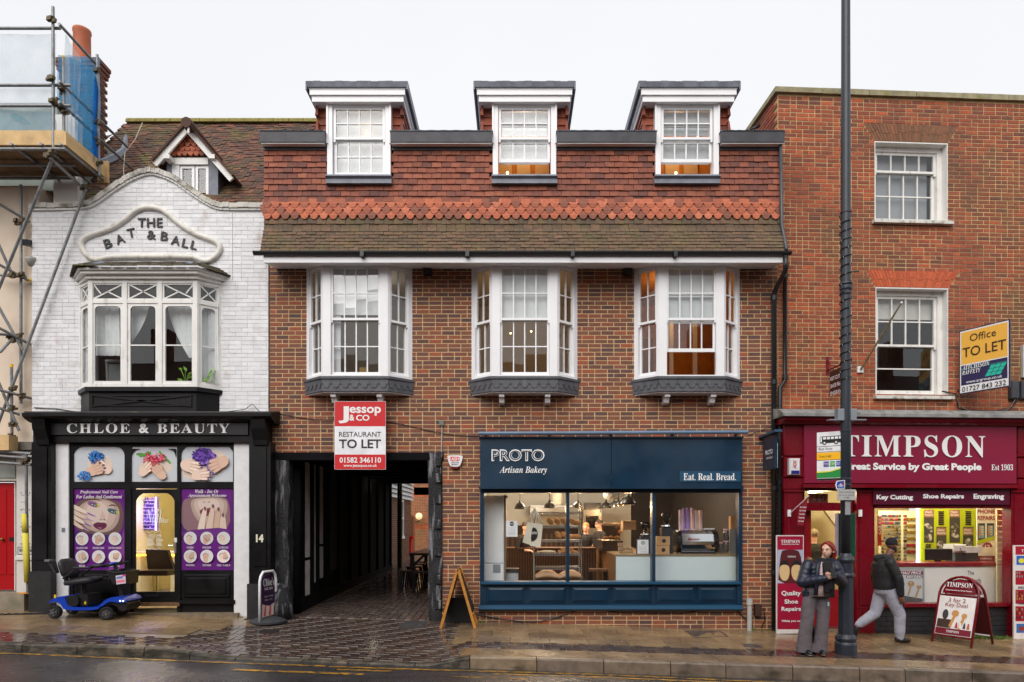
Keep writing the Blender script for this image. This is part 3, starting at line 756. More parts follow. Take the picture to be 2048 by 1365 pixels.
MB().box(T0,T1,1.0,4.5,zc1-.2,zc1-.02).build('flat_roof',LEAD,bb)
for a,b in lead_spans: MB().box(a,b,yT+.2,.999,zc1-.2,zc1-.02).build('flat_roof',LEAD,bb)
# ---- dormers
ROOMW = mat('room plaster',(214,210,202),.9,.05,2); AMBER = mat('amber pine',(184,132,66),.6,.2,5)
BLIND = mat('pale roller blind',(222,224,224),.8,.03,9)
CHEEK = mat('cheek tile',tones=[(120,64,48),(150,76,52),(136,68,50),(160,84,58),(104,58,50)],rough=.75,var=.15,scale=18,bump=.4,bscale=90,dist=.003)
def dormer(i,cx,up):
    d = part_root('dormer',bb,(cx,-.33,8))
    y = -.33
    zt,zb = Z(205,y),Z(352,y); hw = .545
    # lead sill
    mb = MB(); mb.prismx([(y-.05,zb),(y-.06,zb-.03),(y-.02,zb-.06),(y-.03,zb-.14),(y+.08,zb-.14),(y+.08,zb+.01)],cx-hw-.02,cx+hw+.02); mb.build('lead_sill',LEAD,d)
    mb = MB(); mb.box(cx-hw,cx-hw+.09,y-.01,y+.2,zb,zt).box(cx+hw-.09,cx+hw,y-.01,y+.2,zb,zt).box(cx-hw+.09,cx+hw-.09,y,y+.2,zt-.07,zt)
    mb.box(cx-hw-.012,cx-hw+.02,y-.03,y+.15,zb+.55,zt).box(cx+hw-.02,cx+hw+.012,y-.03,y+.15,zb+.55,zt).box(cx-hw+.09,cx+hw-.09,y-.005,y+.2,zb,zb+.025); mb.build('window_frame',WHITE,d)
    zm = Z(278,y)
    sash_pair(d,cx-hw+.10,cx+hw-.10,zb+.025,zt-.07,zm,y+.02,4,2,2,up)
    # cheeks of hung tiles, front returns and sides
    c0,c1 = cx-.755,cx+.755; yf,yb = -.2,1.0; ztop,zlow = Z(206,-.2),zc1-.03
    mb = MB(); mb.box(c0+.03,cx-hw+.01,yf+.02,yb,zlow-.2,ztop+.02).box(cx+hw-.01,c1-.03,yf+.02,yb,zlow-.2,ztop+.02).box(cx-hw,cx+hw,yb-.1,yb,zlow-.2,ztop); mb.build('cheek',mat('roof felt',(60,40,34)),d)
    r = random.Random(20+i); tl = []
    ng = 5; gh = (ztop-zlow)/ng
    for k in range(ng):
        zb2 = zlow + gh*k
        for sx in (-1,1):
            wid = .755-hw; cuts = [0,wid*(.45 if k % 2 else 1),wid] if k % 2 else [0,wid]
            for a,b in zip(cuts,cuts[1:]):
                if b-a < .02: continue
                xx = cx + sx*(hw + (a+b)/2)
                tl.append(((xx,yf-.03+r.uniform(-.004,.004),zb2+gh*.6),(b-a-.003,.055,gh*1.2),None,r.random()*.999))
            yy = yf - .02 - (k % 2)*.08
            while yy < yb:
                q = Matrix.Rotation(R(90*sx),3,'Z').to_quaternion()
                tl.append(((cx+sx*.765+r.uniform(-.003,.003),yy+.08,zb2+gh*.6),(.163,.055,gh*1.2),q,r.random()*.999)); yy += .166
    place(d,'tile',tl,TILEV,TILEF,CHEEK,key='cheek_tile')
    # cornice and lead flat roof
    yo = -.5
    za,zb3,zcn,zd = Z(163,yo),Z(173,yo),Z(190,yo+.05),Z(204,yo+.08)
    def ringbox(x0,x1,y0,z0,z1,m,nm):
        mb = MB(); mb.box(x0,x1,y0,y0+.04,z0,z1).box(x0,x0+.04,y0+.04,yb+.1,z0,z1).box(x1-.04,x1,y0+.04,yb+.1,z0,z1); mb.build(nm,m,d)
    hwr = .857
    ringbox(cx-hwr+.045,cx+hwr-.045,yo+.045,zcn,zb3+.005,WHITE,'cornice_moulding')
    ringbox(cx-hwr+.075,cx+hwr-.075,yo+.075,zd,zcn-.002,WHITE,'cornice_moulding')
    MB().box(cx-hwr+.03,cx+hwr-.03,yo+.035,yo+.12,zb3-.018,zb3-.001).build('cornice_moulding',WHITE,d)
    MB().box(cx-hwr+.115,cx+hwr-.115,yo+.115,yb+.08,zd+.004,zd+.02).build('dormer_soffit',WHITE,d)
    mb = MB(); n = 14
    for k in range(n):
        xa,xb_ = cx-hwr + 2*hwr*k/n,cx-hwr + 2*hwr*(k+1)/n; j = .007*math.sin(k*1.9+i)
        mb.prismx([(yo-.01+j*.4,za+j),(yo+.01,zb3-.002),(yo+.06,zb3-.002),(yo+.06,zb3),(yb+.15,zb3),(yb+.15,za+.02)],xa,xb_)
    for sx in (-1,1): mb.box(cx+sx*hwr-.012,cx+sx*hwr+.012,yo+.0,yb+.15,zb3-.05,za+.004)
    mb.build('lead_roof',LEAD,d)
    # room behind
    mb = MB(); mb.box(cx-hw,cx+hw,.8,.85,zb-.6,zt+.1).box(cx-hw-.0,cx-hw+.03,y+.2,.8,zb-.6,zt+.1).box(cx+hw-.03,cx+hw,y+.2,.8,zb-.6,zt+.1).box(cx-hw,cx+hw,y+.2,.8,zt-.06,zt+.1)
    mb.build('room_wall',AMBER if up else ROOMW,d)
    if up:
        for q in (-.35,.0,.35): MB().box(cx+q-.13,cx+q+.13,.77,.79,zb+.3,zb+1.1).build('room_panel',ROOMW,d)
    MB().box(cx-.43,cx+.43,y+.16,y+.168,zb+(.75 if not up else .78),zt-.08).build('roller_blind',BLIND,d)
    MB().box(cx-.43,cx+.43,y+.2,y+.208,zb+(.3 if up else .03),zb+.78).build('net_curtain',mat('net curtain',(205,207,208),.9,.05,30),d)
    lp = MB(); pz = Z(267,y+.14) if not up else zb+.42
    lp.ell((cx+(.12 if i == 0 else (-.3 if i == 1 else -.02)),y+.15 if not up else .4,pz),.022,.022,.022,8,6); lp.build('ceiling_lamp',emis('warm bulb',(255,196,110),14),d)
    light('dormer_light',(cx,.35,zt-.25),5 if up else 1,(255,190,110),.1,parent=d)
for i,(cx,up) in enumerate(zip(dorm,(0,.24,.24))): dormer(i,cx,up)
# ---- oriel bays
LEADA = mat('lead apron',(84,85,90),.5,.2,8,bump=.25,bscale=20,stain=(124,126,130),stain_scale=(9,9,3),stain_amt=.4,stain_th=.6)
def bay(i,cx,up):
    b = part_root('bay_window',bb,(cx,0,4.4))
    dp,hf,hw = .32,.56,.94
    zt,zb = Z(527,-dp),Z(753.5,-dp)
    fy_ = -dp
    # front frame: posts and head
    mb = MB(); pw = .135
    mb.box(cx-hf,cx-hf+pw,fy_,fy_+.09,zb,zt).box(cx+hf-pw,cx+hf,fy_,fy_+.09,zb,zt).box(cx-hf+pw,cx+hf-pw,fy_+.004,fy_+.09,zt-.045,zt).box(cx-hf+pw,cx+hf-pw,fy_+.004,fy_+.1,zb,zb+.03)
    mb.build('window_frame',WHITE,b)
    zm = Z(640,-dp)
    sash_pair(b,cx-hf+pw,cx+hf-pw,zb+.03,zt-.045,zm,fy_+.02,4,2,2,up,stile=.035)
    for sx in (-1,1):
        L_ = math.hypot(hw-hf,dp); a = math.atan2(dp,hw-hf)
        # side face: local x runs along the face from its left edge as seen from the street
        if sx < 0: xf = Matrix.Translation((cx-hw,0,0)) @ Matrix.Rotation(-a,4,'Z')
        else: xf = Matrix.Translation((cx+hf,-dp,0)) @ Matrix.Rotation(a,4,'Z')
        mb = MB(xf); ws,wf = .085,.05
        l0,l1 = (ws,wf) if sx < 0 else (wf,ws)
        mb.box(0,l0,0,.07,zb-.07 if False else zb,zt).box(L_-l1,L_,0,.07,zb,zt).box(l0,L_-l1,.003,.07,zt-.05,zt).box(l0,L_-l1,.003,.08,zb,zb+.05); mb.build('window_frame',WHITE,b)
        sash_pair(b,l0,L_-l1,zb+.05,zt-.05,zm-.02,.015,2,2,2,0,xf=xf,stile=.034,bar=.018)
    # head board against the soffit
    MB().prismz([(cx-hw,-.01),(cx-hf,-dp+.01),(cx+hf,-dp+.01),(cx+hw,-.01)],zt+.001,zt+.08).build('head_board',WHITE,b)
    # lead sill, scalloped apron, base
    def tri(o,z0,z1,nm,m): MB().prismz([(cx-hw-o,.0),(cx-hf-o*.6,-dp-o),(cx+hf+o*.6,-dp-o),(cx+hw+o,.0)],z0,z1).build(nm,m,b)
    tri(.055,zb-.045,zb-.002,'lead_sill',LEADA); tri(.02,zb-.255,zb-.046,'apron',LEADA); tri(-.01,zb-.275,zb-.256,'bay_soffit',WHITE)
    # scalloped lead tiles on the apron
    segs = [((cx-hw-.02,0),(cx-hf-.012,-dp-.02),4),((cx-hf-.012,-dp-.02),(cx+hf+.012,-dp-.02),7),((cx+hf+.012,-dp-.02),(cx+hw+.02,0),4)]
    for p0,p1,n in segs:
        p0,p1 = Vector((*p0,0)),Vector((*p1,0)); u = (p1-p0)/n; ang_ = math.atan2(u.y,u.x)
        for k in range(n):
            xf = Matrix.Translation(p0 + u*(k+.5)) @ Matrix.Rotation(ang_,4,'Z'); w2 = u.length/2
            mb = MB(xf); r_ = w2*.62
            poly = [(-w2*.98,zb-.05),(-w2*.98,zb-.13),(-r_,zb-.13),(-r_,zb-.155)] + [(-r_*math.cos(math.pi*q/6),zb-.155-.045*math.sin(math.pi*q/6)) for q in range(1,6)] + [(r_,zb-.155),(r_,zb-.13),(w2*.98,zb-.13),(w2*.98,zb-.05)]
            mb.prism(poly[::1],-.013,.0); mb.build('scalloped_lead',LEADA,b)
    for sx in (-.40,.40):
        mb = MB(); x0 = cx+sx-.045; z0 = zb-.275
        mb.prismx([(-.26,z0),(-.26,z0-.06),(-.2,z0-.08),(-.16,z0-.15),(-.08,z0-.17),(-.0,z0-.17),(-.0,z0)],x0,x0+.09); mb.build('bracket',WHITE,b)
    # room seen through the panes
    wallm = AMBER if up else ROOMW
    mb = MB(); mb.box(cx-1.3,cx+1.3,3.0,3.05,zb-.6,zt+.3).box(cx-1.35,cx-1.3,.26,3.05,zb-.6,zt+.3).box(cx+1.3,cx+1.35,.26,3.05,zb-.6,zt+.3).box(cx-1.35,cx+1.35,.26,3.05,zt+.3,zt+.35).box(cx-1.35,cx+1.35,-.0,3.05,zb-.62,zb-.6)
    mb.build('room_wall',mat('pale room wall',(214,210,202),.9,.05,2) if not up else wallm,b)
    MB().box(cx-hf+.15,cx+hf-.15,fy_+.13,fy_+.136,zm+(.0 if i != 0 else .12),zt-.05).build('roller_blind',BLIND,b)
    if i == 0:
        for q in (-.37,): MB().box(cx+q-.06,cx+q+.08,fy_+.15,fy_+.17,zb+.05,zt-.1).build('curtain',mat('white curtain',(224,224,226),.9,.06,14),b)
        for (a0,a1,c0,c1) in ((-.42,.2,.03,.2),(-.1,.4,.03,.15)): MB().box(cx+a0,cx+a1,.5,.8,zb-.02+c0,zb+c1).build('stacked_chair',mat('dark furniture',(70,72,78),.6),b)
        MB().box(cx-.1,cx+.06,.42,.5,zb+.22,zb+.32).build('wooden_box',mat('pale wood',(200,160,96),.6),b)
    if up:
        for q in (.05,.52): MB().box(cx+q-.04,cx+q+.04,1.4,1.45,zb-.3,zb+1.6).build('room_panel',WHITE,b)
        MB().box(cx-.3,cx+.0,2.9,2.98,zb-.3,zb+1.5).build('room_door',mat('dark amber door',(130,84,28),.5),b)
    for k in range(2):
        MB().ell((cx-.25+.4*k,.9+.3*k,zm+.1+.12*k),.014,.014,.014,8,6).build('ceiling_lamp',emis('warm bulb',(255,196,110),14),b) if i else None
    light('bay_room_light',(cx,1.2,zt-.1),11 if up else (5 if i else 3),(255,190,110) if i else (255,236,214),.12,parent=b)  # leftmost bay has no lamp; its light is added to brighten the room
for i,(cx,up) in enumerate(zip(bays,(0,0,.41))): bay(i,cx,up)
# ---- rainwater pipes on the right
dp = part_root('downpipe',bb,(X(1548),-.08,0))
mb = MB(); yy = -.07; xx = X(1548,yy)
mb.path([(X(1571,gy),gy,zg-.02),(X(1571,gy),gy,Z(540,gy)),(X(1566,-.4),-.4,Z(552,-.4)),(X(1552,-.12),-.12,Z(578,-.1)),(xx,yy,Z(592,yy)),(xx,yy,z_pave(xx,-.1)+.02)],.042,8); mb.build('pipe',DARKMETAL,dp,smooth=True)
for py in (592,760,972,1140): MB().tube((xx,yy,Z(py,yy)),(xx,yy,Z(py+9,yy)),.055,n=10).build('collar',DARKMETAL,dp)
dp2 = part_root('downpipe',bb,(X(1568),-.08,0))
mb = MB(); yy = -.33;
mb.path([(X(1561,-.35),-.35,Z(290,-.35)),(X(1563.5,-.36),-.36,Z(450,-.36)),(X(1569,-.4),-.4,Z(478,-.4)),(X(1573,-.62),-.62,Z(500,-.62))],.03,8); mb.build('pipe',mat('grey plastic pipe',(72,74,80),.4),dp2,smooth=True)
mb = MB(); yy = -.09; xx = X(1570,yy)
mb.path([(X(1573,gy),gy+.03,zg-.02),(X(1573,-.3),-.3,Z(535,-.3)),(xx,yy,Z(548,yy)),(xx,yy,Z(762,yy)),(X(1560,yy),yy,Z(775,yy)),(X(1559,yy),yy,z_pave(xx,-.1)+.02)],.038,8); mb.build('pipe',DARKMETAL,dp2,smooth=True)
for py in (548,750,960): MB().tube((xx if py < 800 else X(1559,yy),yy,Z(py,yy)),(xx if py < 800 else X(1559,yy),yy,Z(py+9,yy)),.05,n=10).build('collar',DARKMETAL,dp2)
# cable runs and the small pipe on the brickwork
CAB = mat('black cable',(20,20,20),.5)
mb = MB(); pts = []
for i in range(21):
    k = i/20; px = 545 + (960-545)*k; pts.append((X(px,-.02),-.02,Z(824 + 46*k - 10*math.sin(k*math.pi)*0 + 6*math.sin(k*9),-.02)))
mb.path(pts,.007,5); mb.build('cable',CAB,bb)
mb = MB(); mb.path([(X(1495,-.02),-.02,Z(872)),(X(1545,-.03),-.03,Z(852))],.006,5); mb.build('cable',CAB,bb)
mb = MB(); mb.path([(X(884,-.02),-.02,Z(845)),(X(883,-.02),-.02,Z(905))],.011,6); mb.build('thin_pipe',mat('grey pipe',(170,168,160),.5),bb)
MB().box(X(879),X(888),-.05,-.005,Z(852),Z(842)).build('junction_box',mat('grey box',(110,112,110),.6),bb)
mb = MB(); pts = [(X(px,-.03),-.03,Z(py,-.03)) for px,py in ((950,1228),(990,1236),(1040,1243),(1080,1243),(1110,1236),(1150,1222),(1185,1219),(1240,1225),(1300,1226),(1370,1226),(1440,1216),(1470,1218),(1496,1244))]
mb.path([(*p,) for p in pts],.009,5); mb.build('cable',CAB,bb)
mb = MB(); xx,yy = X(1499,-.1),-.1; mb.tube((xx,yy,z_pave(xx,yy)-.01),(xx,yy,Z(1198,yy)),.042,n=12).tube((xx,yy,Z(1210,yy)),(xx,yy,Z(1197,yy)),.055,n=12); mb.build('standpipe',mat('pale grey pipe',(176,176,172),.5,.1,9,stain=(120,110,96)),bb,smooth=False)
MB().tube((xx-.01,yy,Z(1198,yy)),(xx-.0,yy,Z(1190,yy)),.016,n=8).build('brass_valve',mat('orange valve',(176,98,48),.5),bb)
MB().box(X(1507),X(1520),-.09,-.005,Z(1231),Z(1208)).build('meter_box',mat('brown meter box',(64,44,38),.5),bb)
mb = MB(); mb.path([(X(1515,-.04),-.04,Z(1228)),(X(1528,-.04),-.04,Z(1215)),(X(1530,-.04),-.04,Z(1240)),(X(1522,-.04),-.04,Z(1256))],.008,5); mb.build('cable',CAB,bb)
# ================================================================== BAKERY SHOPFRONT (part of the centre building) AND ITS INTERIOR
NAVY = mat('navy shopfront paint',(5,44,68),.4,.13,2.2,rvar=.1,bump=.06,bscale=14)
NAVYL = mat('navy panel paint',(26,74,106),.4,.05,3)
SIGNW = mat('white sign lettering',(240,240,240),.4,.0)
sf = part_root('shopfront',bb,(X(1222),-.1,SFZ0))
ys = -.16                                             # face of the fascia
for a,b in ((960,1222.6),(1223,1485)): MB().bbox(X(a,ys),X(b,ys),ys,.05,Z(974,ys),Z(876,ys),.006).build('fascia_board',NAVY,sf)
mb = MB(); mb.box(X(958,ys-.03),X(1487,ys-.03),ys-.03,ys+.04,Z(978,ys-.03),Z(972.5,ys-.03)).box(X(958,ys-.03),X(1487,ys-.03),ys-.03,.0,Z(877,ys-.03),Z(873.5,ys-.03)); mb.build('fascia_trim',NAVY,sf)
yr = -.26; mb = MB(); mb.tube((X(957,yr),yr,Z(867.5,yr)),(X(1496,yr),yr,Z(864.5,yr)),.033,n=8); mb.build('awning_rail',mat('blue grey rail',(96,120,146),.45,.15,5),sf)
for px in (970,1100,1225,1350,1480): MB().box(X(px,yr)-.02,X(px,yr)+.02,yr,.0,Z(866,yr)-.012,Z(866,yr)+.012).build('rail_bracket',NAVY,sf)
yw = -.06                                             # face of the window frame
mb = MB(); mb.box(X(960,yw),X(968,yw),yw,.12,Z(1220,yw),Z(978,yw)).box(X(1478,yw),X(1485,yw),yw,.12,Z(1213,yw),Z(978,yw)).box(X(968,yw),X(1478,yw),yw+.002,.12,Z(986,yw),Z(975,yw)); mb.build('window_frame',NAVY,sf)
for px in (1135.5,1307.5): MB().box(X(px-3.2,yw),X(px+3.2,yw),yw-.012,.12,Z(1168,yw),Z(984,yw)).build('mullion',NAVY,sf)
mb = MB(); mb.prismx([(yw-.07,Z(1164.5,yw-.07)),(yw-.07,Z(1169,yw-.07)),(yw,Z(1171,yw)),(.12,Z(1171,yw)),(.12,Z(1163,yw))],X(962,yw-.05),X(1481,yw-.05)); mb.build('sill',NAVYL,sf)
MB().box(X(968,yw),X(1478,yw),yw+.02,.12,Z(1216,yw),Z(1170,yw)).build('stall_riser',NAVY,sf)
for k in range(6):                                    # raised stallriser panels
    a = 968 + 510*k/6 + (5 if k % 2 == 0 else 3); b = 968 + 510*(k+1)/6 - (3 if k % 2 == 0 else 5)
    zt_,zb_ = Z(1174,yw),Z(1207-2.4*k/5,yw)
    mb = MB(); mb.box(X(a,yw),X(b,yw),yw+.008,yw+.03,zb_,zt_);
    x0,x1 = X(a,yw)+.012,X(b,yw)-.012
    mb.add([(x0,yw+.008,zb_+.012),(x1,yw+.008,zb_+.012),(x1,yw+.008,zt_-.012),(x0,yw+.008,zt_-.012),(x0+.05,yw-.012,zb_+.05),(x1-.05,yw-.012,zb_+.05),(x1-.05,yw-.012,zt_-.05),(x0+.05,yw-.012,zt_-.05)],
        [(4,5,6,7),(0,1,5,4),(1,2,6,5),(2,3,7,6),(3,0,4,7)])
    mb.build('riser_panel',NAVY,sf)
for px in (968,1135,1307,1478): MB().box(X(px-4,yw),X(px+4,yw),yw-.004,yw+.03,Z(1214,yw),Z(1171,yw)).build('riser_stile',NAVY,sf)
mb = MB(); mb.prismx([(yw-.05,Z(1212,yw-.05)),(yw-.06,Z(1219,yw-.06)),(yw-.02,Z(1222,yw)),(.0,Z(1222,yw)),(.0,Z(1210,yw))],X(957,yw-.05),X(1487,yw-.05)); mb.build('base_rail',NAVYL,sf)
for a,b in ((968,1133),(1138.5,1304.5),(1310.5,1478)):
    pane(sf,X(a,0),X(b,0),Z(1168,0),Z(985,0),.03,m=SHOPGLASS,name='window_pane')
# lettering
letters(sf,'PROTO',(983,899,1089,923),SIGNW,ys-.016,bold=.035,extr=.004,name='shop_name')
letters(sf,'PROTO',(985.5,901.5,1086.5,920.5),NAVY,ys-.024,bold=-.012,name='shop_name_inline')
letters(sf,ser('Artisan Bakery',True),(999,933,1094,950),SIGNW,ys-.014,name='lettering')
MB().box(X(1359,ys),X(1481,ys),ys-.012,ys+.001,Z(964,ys),Z(943,ys)).build('slogan_panel',NAVYL,sf)
letters(sf,ser('Eat. Real. Bread.'),(1367,947,1472,961),SIGNW,ys-.016,name='lettering')
# ---- interior shell
FLZ = .30
xi0,xi1,yi = X(950),X(1500),6.2
WALLIN = mat('bakery back wall',(216,212,200),.9,.05,2); SLATW = mat('walnut slats',(96,66,42),.5,.3,18); DARKW = mat('dark charcoal wall',(52,48,46),.8,.15,4)
room = part_root('shop_room',bb,(X(1222),3,FLZ))
MB().box(xi0,xi1,.26,yi,FLZ-.1,FLZ).build('floor',mat('bakery floor',(84,70,60),.35,.15,4),room)
MB().box(xi0,xi1,.26,yi,3.12,3.2).build('ceiling',WALLIN,room)
MB().box(xi0-.1,xi0,.26,yi,FLZ,3.12).build('side_wall',WALLIN,room); MB().box(xi1,xi1+.1,.26,yi,FLZ,3.12).build('side_wall',DARKW,room)
MB().box(xi0,X(1262,yi),yi,yi+.1,FLZ,3.12).build('back_wall',WALLIN,room); MB().box(X(1262,yi),xi1,yi-.02,yi+.1,FLZ,3.12).build('back_wall',DARKW,room)
MB().box(xi0,X(1240,yi-.05),yi-.06,yi-.001,FLZ,1.85).build('dark_dado',mat('dark brown panelling',(58,44,36),.6,.2,8),room)
for k in range(40):
    a = xi0 + .1 + k*.13
    if a < X(1190,yi-.1): MB().box(a,a+.06,yi-.09,yi-.061,FLZ,1.62).build('panel_slat',SLATW,room)
MB().box(X(1060,yi-.4),X(1130,yi-.4),yi-.5,yi-.1,Z(1030,yi-.4),Z(1011,yi-.4)).build('extractor_hood',mat('steel hood',(150,150,148),.35,.1,4,metal=.6),room)
# counter run: white glass front along the window, slatted return going back
ct = thing('shop_counter','long counter with pale glass front behind the bakery window, slatted wooden side','counter',(X(1360,.35),.5,FLZ))
yc = .35; zc_ = Z(1110.5,yc)
PALE = mat('pale back-painted glass',(214,226,226),.15,.02,2)
MB().box(X(1232,yc),X(1306.5,yc),yc,yc+.03,FLZ,zc_-.02).build('front_panel',PALE,ct); MB().box(X(1307.5,yc),X(1478,yc),yc,yc+.03,FLZ,zc_-.02).build('front_panel',PALE,ct)
MB().box(X(1232,yc),X(1480,yc),yc-.01,yc+.75,zc_-.02,zc_+.012).build('worktop',mat('counter top',(150,128,98),.35,.15,6),ct)
MB().box(X(1232,yc),X(1232,yc)+.8,yc+.75,3.7,zc_-.02,zc_+.012).build('worktop',mat('counter top',(150,128,98)),ct)
xs_ = X(1232,yc); MB().box(xs_+.02,xs_+.04,yc+.01,3.68,FLZ,zc_-.021).build('side_panel',SLATW,ct)
for k in range(42):
    yy = yc+.03 + k*.086; MB().box(xs_-.004,xs_+.02,yy,yy+.05,FLZ,zc_-.025).build('side_slat',mat('oak slats',(128,92,58),.5,.25,12),ct)
bc = thing('service_counter','dark slatted service counter running across the back of the bakery','counter',(X(1100,2.3),2.4,FLZ)); y = 2.3
MB().box(X(1013,y),X(1192,y),y,y+.5,FLZ,Z(1098,y)).build('cabinet',mat('dark brown panelling',(58,44,36),.6,.2,8),bc); MB().box(X(1011,y),X(1193,y),y-.03,y+.55,Z(1098,y)+.001,Z(1096,y)).build('worktop',SLATW,bc)
for k in range(34): MB().box(X(1015+5.2*k,y),X(1017.6+5.2*k,y),y-.02,y-.001,FLZ+.05,Z(1099,y)).build('slat',SLATW,bc)
# pendant lamps
PEND = mat('dark enamel shade',(42,38,36),.3,.1,5); BULB = emis('bakery bulb',(255,206,140),22)
def pendant(px,pyt,pyb,wpx,t,label,glow=14.):
    y = t-D; x = X(px,y); zb = Z(pyb,y); zt = Z(pyt,y); r = wpx/2*t/F; h_ = zt-zb
    p = thing('pendant_lamp',label,'lamp',(x,y,zt),group='pendant lamps over the bakery counter')
    mb = MB(); prof = [(r*.12,h_),(r*.2,h_*.9),(r*.22,h_*.72),(r*.5,h_*.66),(r*.78,h_*.42),(r*.95,h_*.16),(r,0)]
    n = 18; vs_ = []; inner = [(max(.004,a-.006),b) for a,b in prof[::-1]]; pr = prof + inner
    for a,b in pr:
        for k in range(n): vs_.append((x+a*math.cos(2*math.pi*k/n),y+a*math.sin(2*math.pi*k/n),zb+b))
    mb.add(vs_,[(i*n+k,i*n+(k+1) % n,(i+1)*n+(k+1) % n,(i+1)*n+k)[::-1] for i in range(len(pr)-1) for k in range(n)]); mb.build('shade',PEND,p,smooth=True)
    MB().tube((x,y,zt),(x,y,3.12),.006,n=6).build('flex',PEND,p); MB().ell((x,y,zb+h_*.3),.035,.035,.045,10,8).build('bulb',BULB,p)
    light('pendant_light',(x,y,zb-.03),glow,(255,206,150),.05,parent=p)
pendant(1040,1001,1019,24,14.3,'leftmost pendant lamp in the bakery, above the white fridge side',16)
pendant(1099,1000,1017,24,14.4,'dark pendant lamp above the hanging tote bags in the bakery',16)
pendant(1156,1000,1017,24,14.5,'dark pendant lamp just right of the first bakery mullion',16)
pendant(1212,1000,1017,22,16.2,'pendant lamp hanging over the bakery staff, third from the mullion',16)
for k,(px,t,lab) in enumerate(((1228,15.6,'farthest'),(1237,14.9,'middle'),(1246,14.2,'second nearest'))):
    pendant(px,1001-k*2.4,1013-k,22+3*k,t,lab + ' dark pendant lamp in the row receding along the counter',10)
pendant(1257,988,1010,34,13.4,'largest dark pendant lamp, nearest the window in the counter row',16)
for k,(px,lab) in enumerate(((1366,'left'),(1432,'right'))):   # glowing wall globes at the back of the dark side
    y = 5.8; g_ = thing('globe_lamp',lab + ' of two dim globe lamps high on the dark back wall of the bakery','lamp',(X(px,y),y,Z(986,y)),group='globe lamps in the bakery')
    MB().ell((X(px,y),y,Z(986,y)),.1,.1,.1,14,10).build('globe',emis('dim globe',(230,190,120),1.2),g_,smooth=True); MB().tube((X(px,y),y,Z(986,y)+.09),(X(px,y),y,3.12),.012).build('stem',PEND,g_)
light('bakery_ceiling_light',(X(1110,3.2),3.2,3.0),120,(255,240,222),.35,parent=room)
light('bakery_front_light',(X(1180,1.2),1.2,3.0),34,(255,240,222),.3,parent=room)
light('bakery_counter_light',(X(1390,1.6),1.6,3.0),16,(255,236,214),.25,parent=room)
# fridge on the left
fr = thing('tall_fridge','tall white fridge at the left end of the bakery window','fridge',(X(985,.45),.7,FLZ))
y = .4; FW = mat('white fridge',(244,246,248),.3,.02,3)
MB().box(X(958,y),X(1008,y),y,y+.6,FLZ,Z(993,y)).build('body',FW,fr)
MB().bbox(X(959,y),X(1007,y),y-.03,y-.001,Z(1126.5,y),Z(994,y),.008).build('door',FW,fr); MB().bbox(X(959,y),X(1007,y),y-.03,y-.001,FLZ+.05,Z(1128,y),.008).build('door',FW,fr)
MB().box(X(986,y-.03),X(1001,y-.03),y-.034,y-.03,Z(1146,y),Z(1129,y)).build('notice',mat('grey label',(150,152,156),.6),fr)
MB().box(X(1008,y),X(1012,y),y+.0,y+.62,FLZ,Z(990,y)).build('side_board',mat('brown side board',(120,100,80),.6),fr)
MB().box(X(962,.5),X(1015,.5),.42,.8,Z(996,.5),Z(992,.5)).build('top_shelf',SLATW,fr)
# wire bread rack
WIRE = mat('chromed wire',(190,190,188),.25,.05,4,metal=.8)
rk = thing('bread_rack','tall chrome wire rack of bread shelves behind the bakery window','shelf rack',(X(1116,.6),.8,FLZ))
y0,y1 = .62,1.05; x0,x1 = X(1069,y0),X(1163,y0)
for xx in (x0,x1):
    for yy in (y0,y1): MB().tube((xx,yy,FLZ),(xx,yy,Z(1006 if xx == x1 else 1022,y0)),.012,n=8).build('post',WIRE,rk)
shelf_z = [Z(q,y0) for q in (1025,1053,1081,1108,1136,1162)]
for zz in shelf_z:
    mb = MB()
    for yy in (y0,y1): mb.tube((x0,yy,zz),(x1,yy,zz),.007,n=6).tube((x0,yy,zz-.03),(x1,yy,zz-.03),.007,n=6)
    for i in range(22):
        xx = x0 + (x1-x0)*i/22; mb.tube((xx,y0,zz-.03),(xx+(x1-x0)/44,y0,zz),.004,n=4).tube((xx+(x1-x0)/44,y0,zz),(xx+(x1-x0)/22,y0,zz-.03),.004,n=4).tube((xx,y0,zz),(xx,y1,zz),.003,n=4)
    mb.build('wire_shelf',WIRE,rk)
CRUST = mat('bread crust',(204,146,86),.75,.35,16,bump=.6,bscale=30,dist=.01,stain=(226,190,140),stain_scale=(14,14,14),stain_amt=.6);
def loaf(px,py,rw,rh,y,label,grp,tiltz=0.,m=CRUST):
    x,z = X(px,y),Z(py,y); s = (y+D)/F; mb = MB(); rot = Matrix.Rotation(tiltz,3,'Y')
    mb.ell((x,y,z),rw*s,rh*s*.95,rh*s,14,10,rot)
    for k in (-.4,0,.4):
        p = rot @ Vector((k*rw*s,-rh*s*.75,rh*s*.55)); mb.ell(Vector((x,y,z))+p,rw*s*.06,rh*s*.3,rh*s*.3,6,5,rot)
    mb.build('loaf',m,smooth=True,label=label,cat='loaf',group=grp)
for k,(px,tz) in enumerate(((1100,.9),(1114,1.0),(1127,1.0),(1144,.5),(1154,.05))):
    loaf(px,1043 if k < 4 else 1046.5,8.5,5.6,.75,ORD[k].replace('leftmost','leftmost') + (' loaf' if k == 0 else ' loaf from the left') + ' on the top bread shelf of the wire rack','loaves on the upper rack shelf',tz)
for k,(px,tz) in enumerate(((1117,.75),(1130,.6),(1142,.1),(1153,.1))):
    loaf(px,1070.5 if k < 2 else 1074,9,5.4,.75,ORD[k] + (' loaf' if k == 0 else ' loaf from the left') + ' on the middle shelf of the wire rack','loaves on the middle rack shelf',tz)
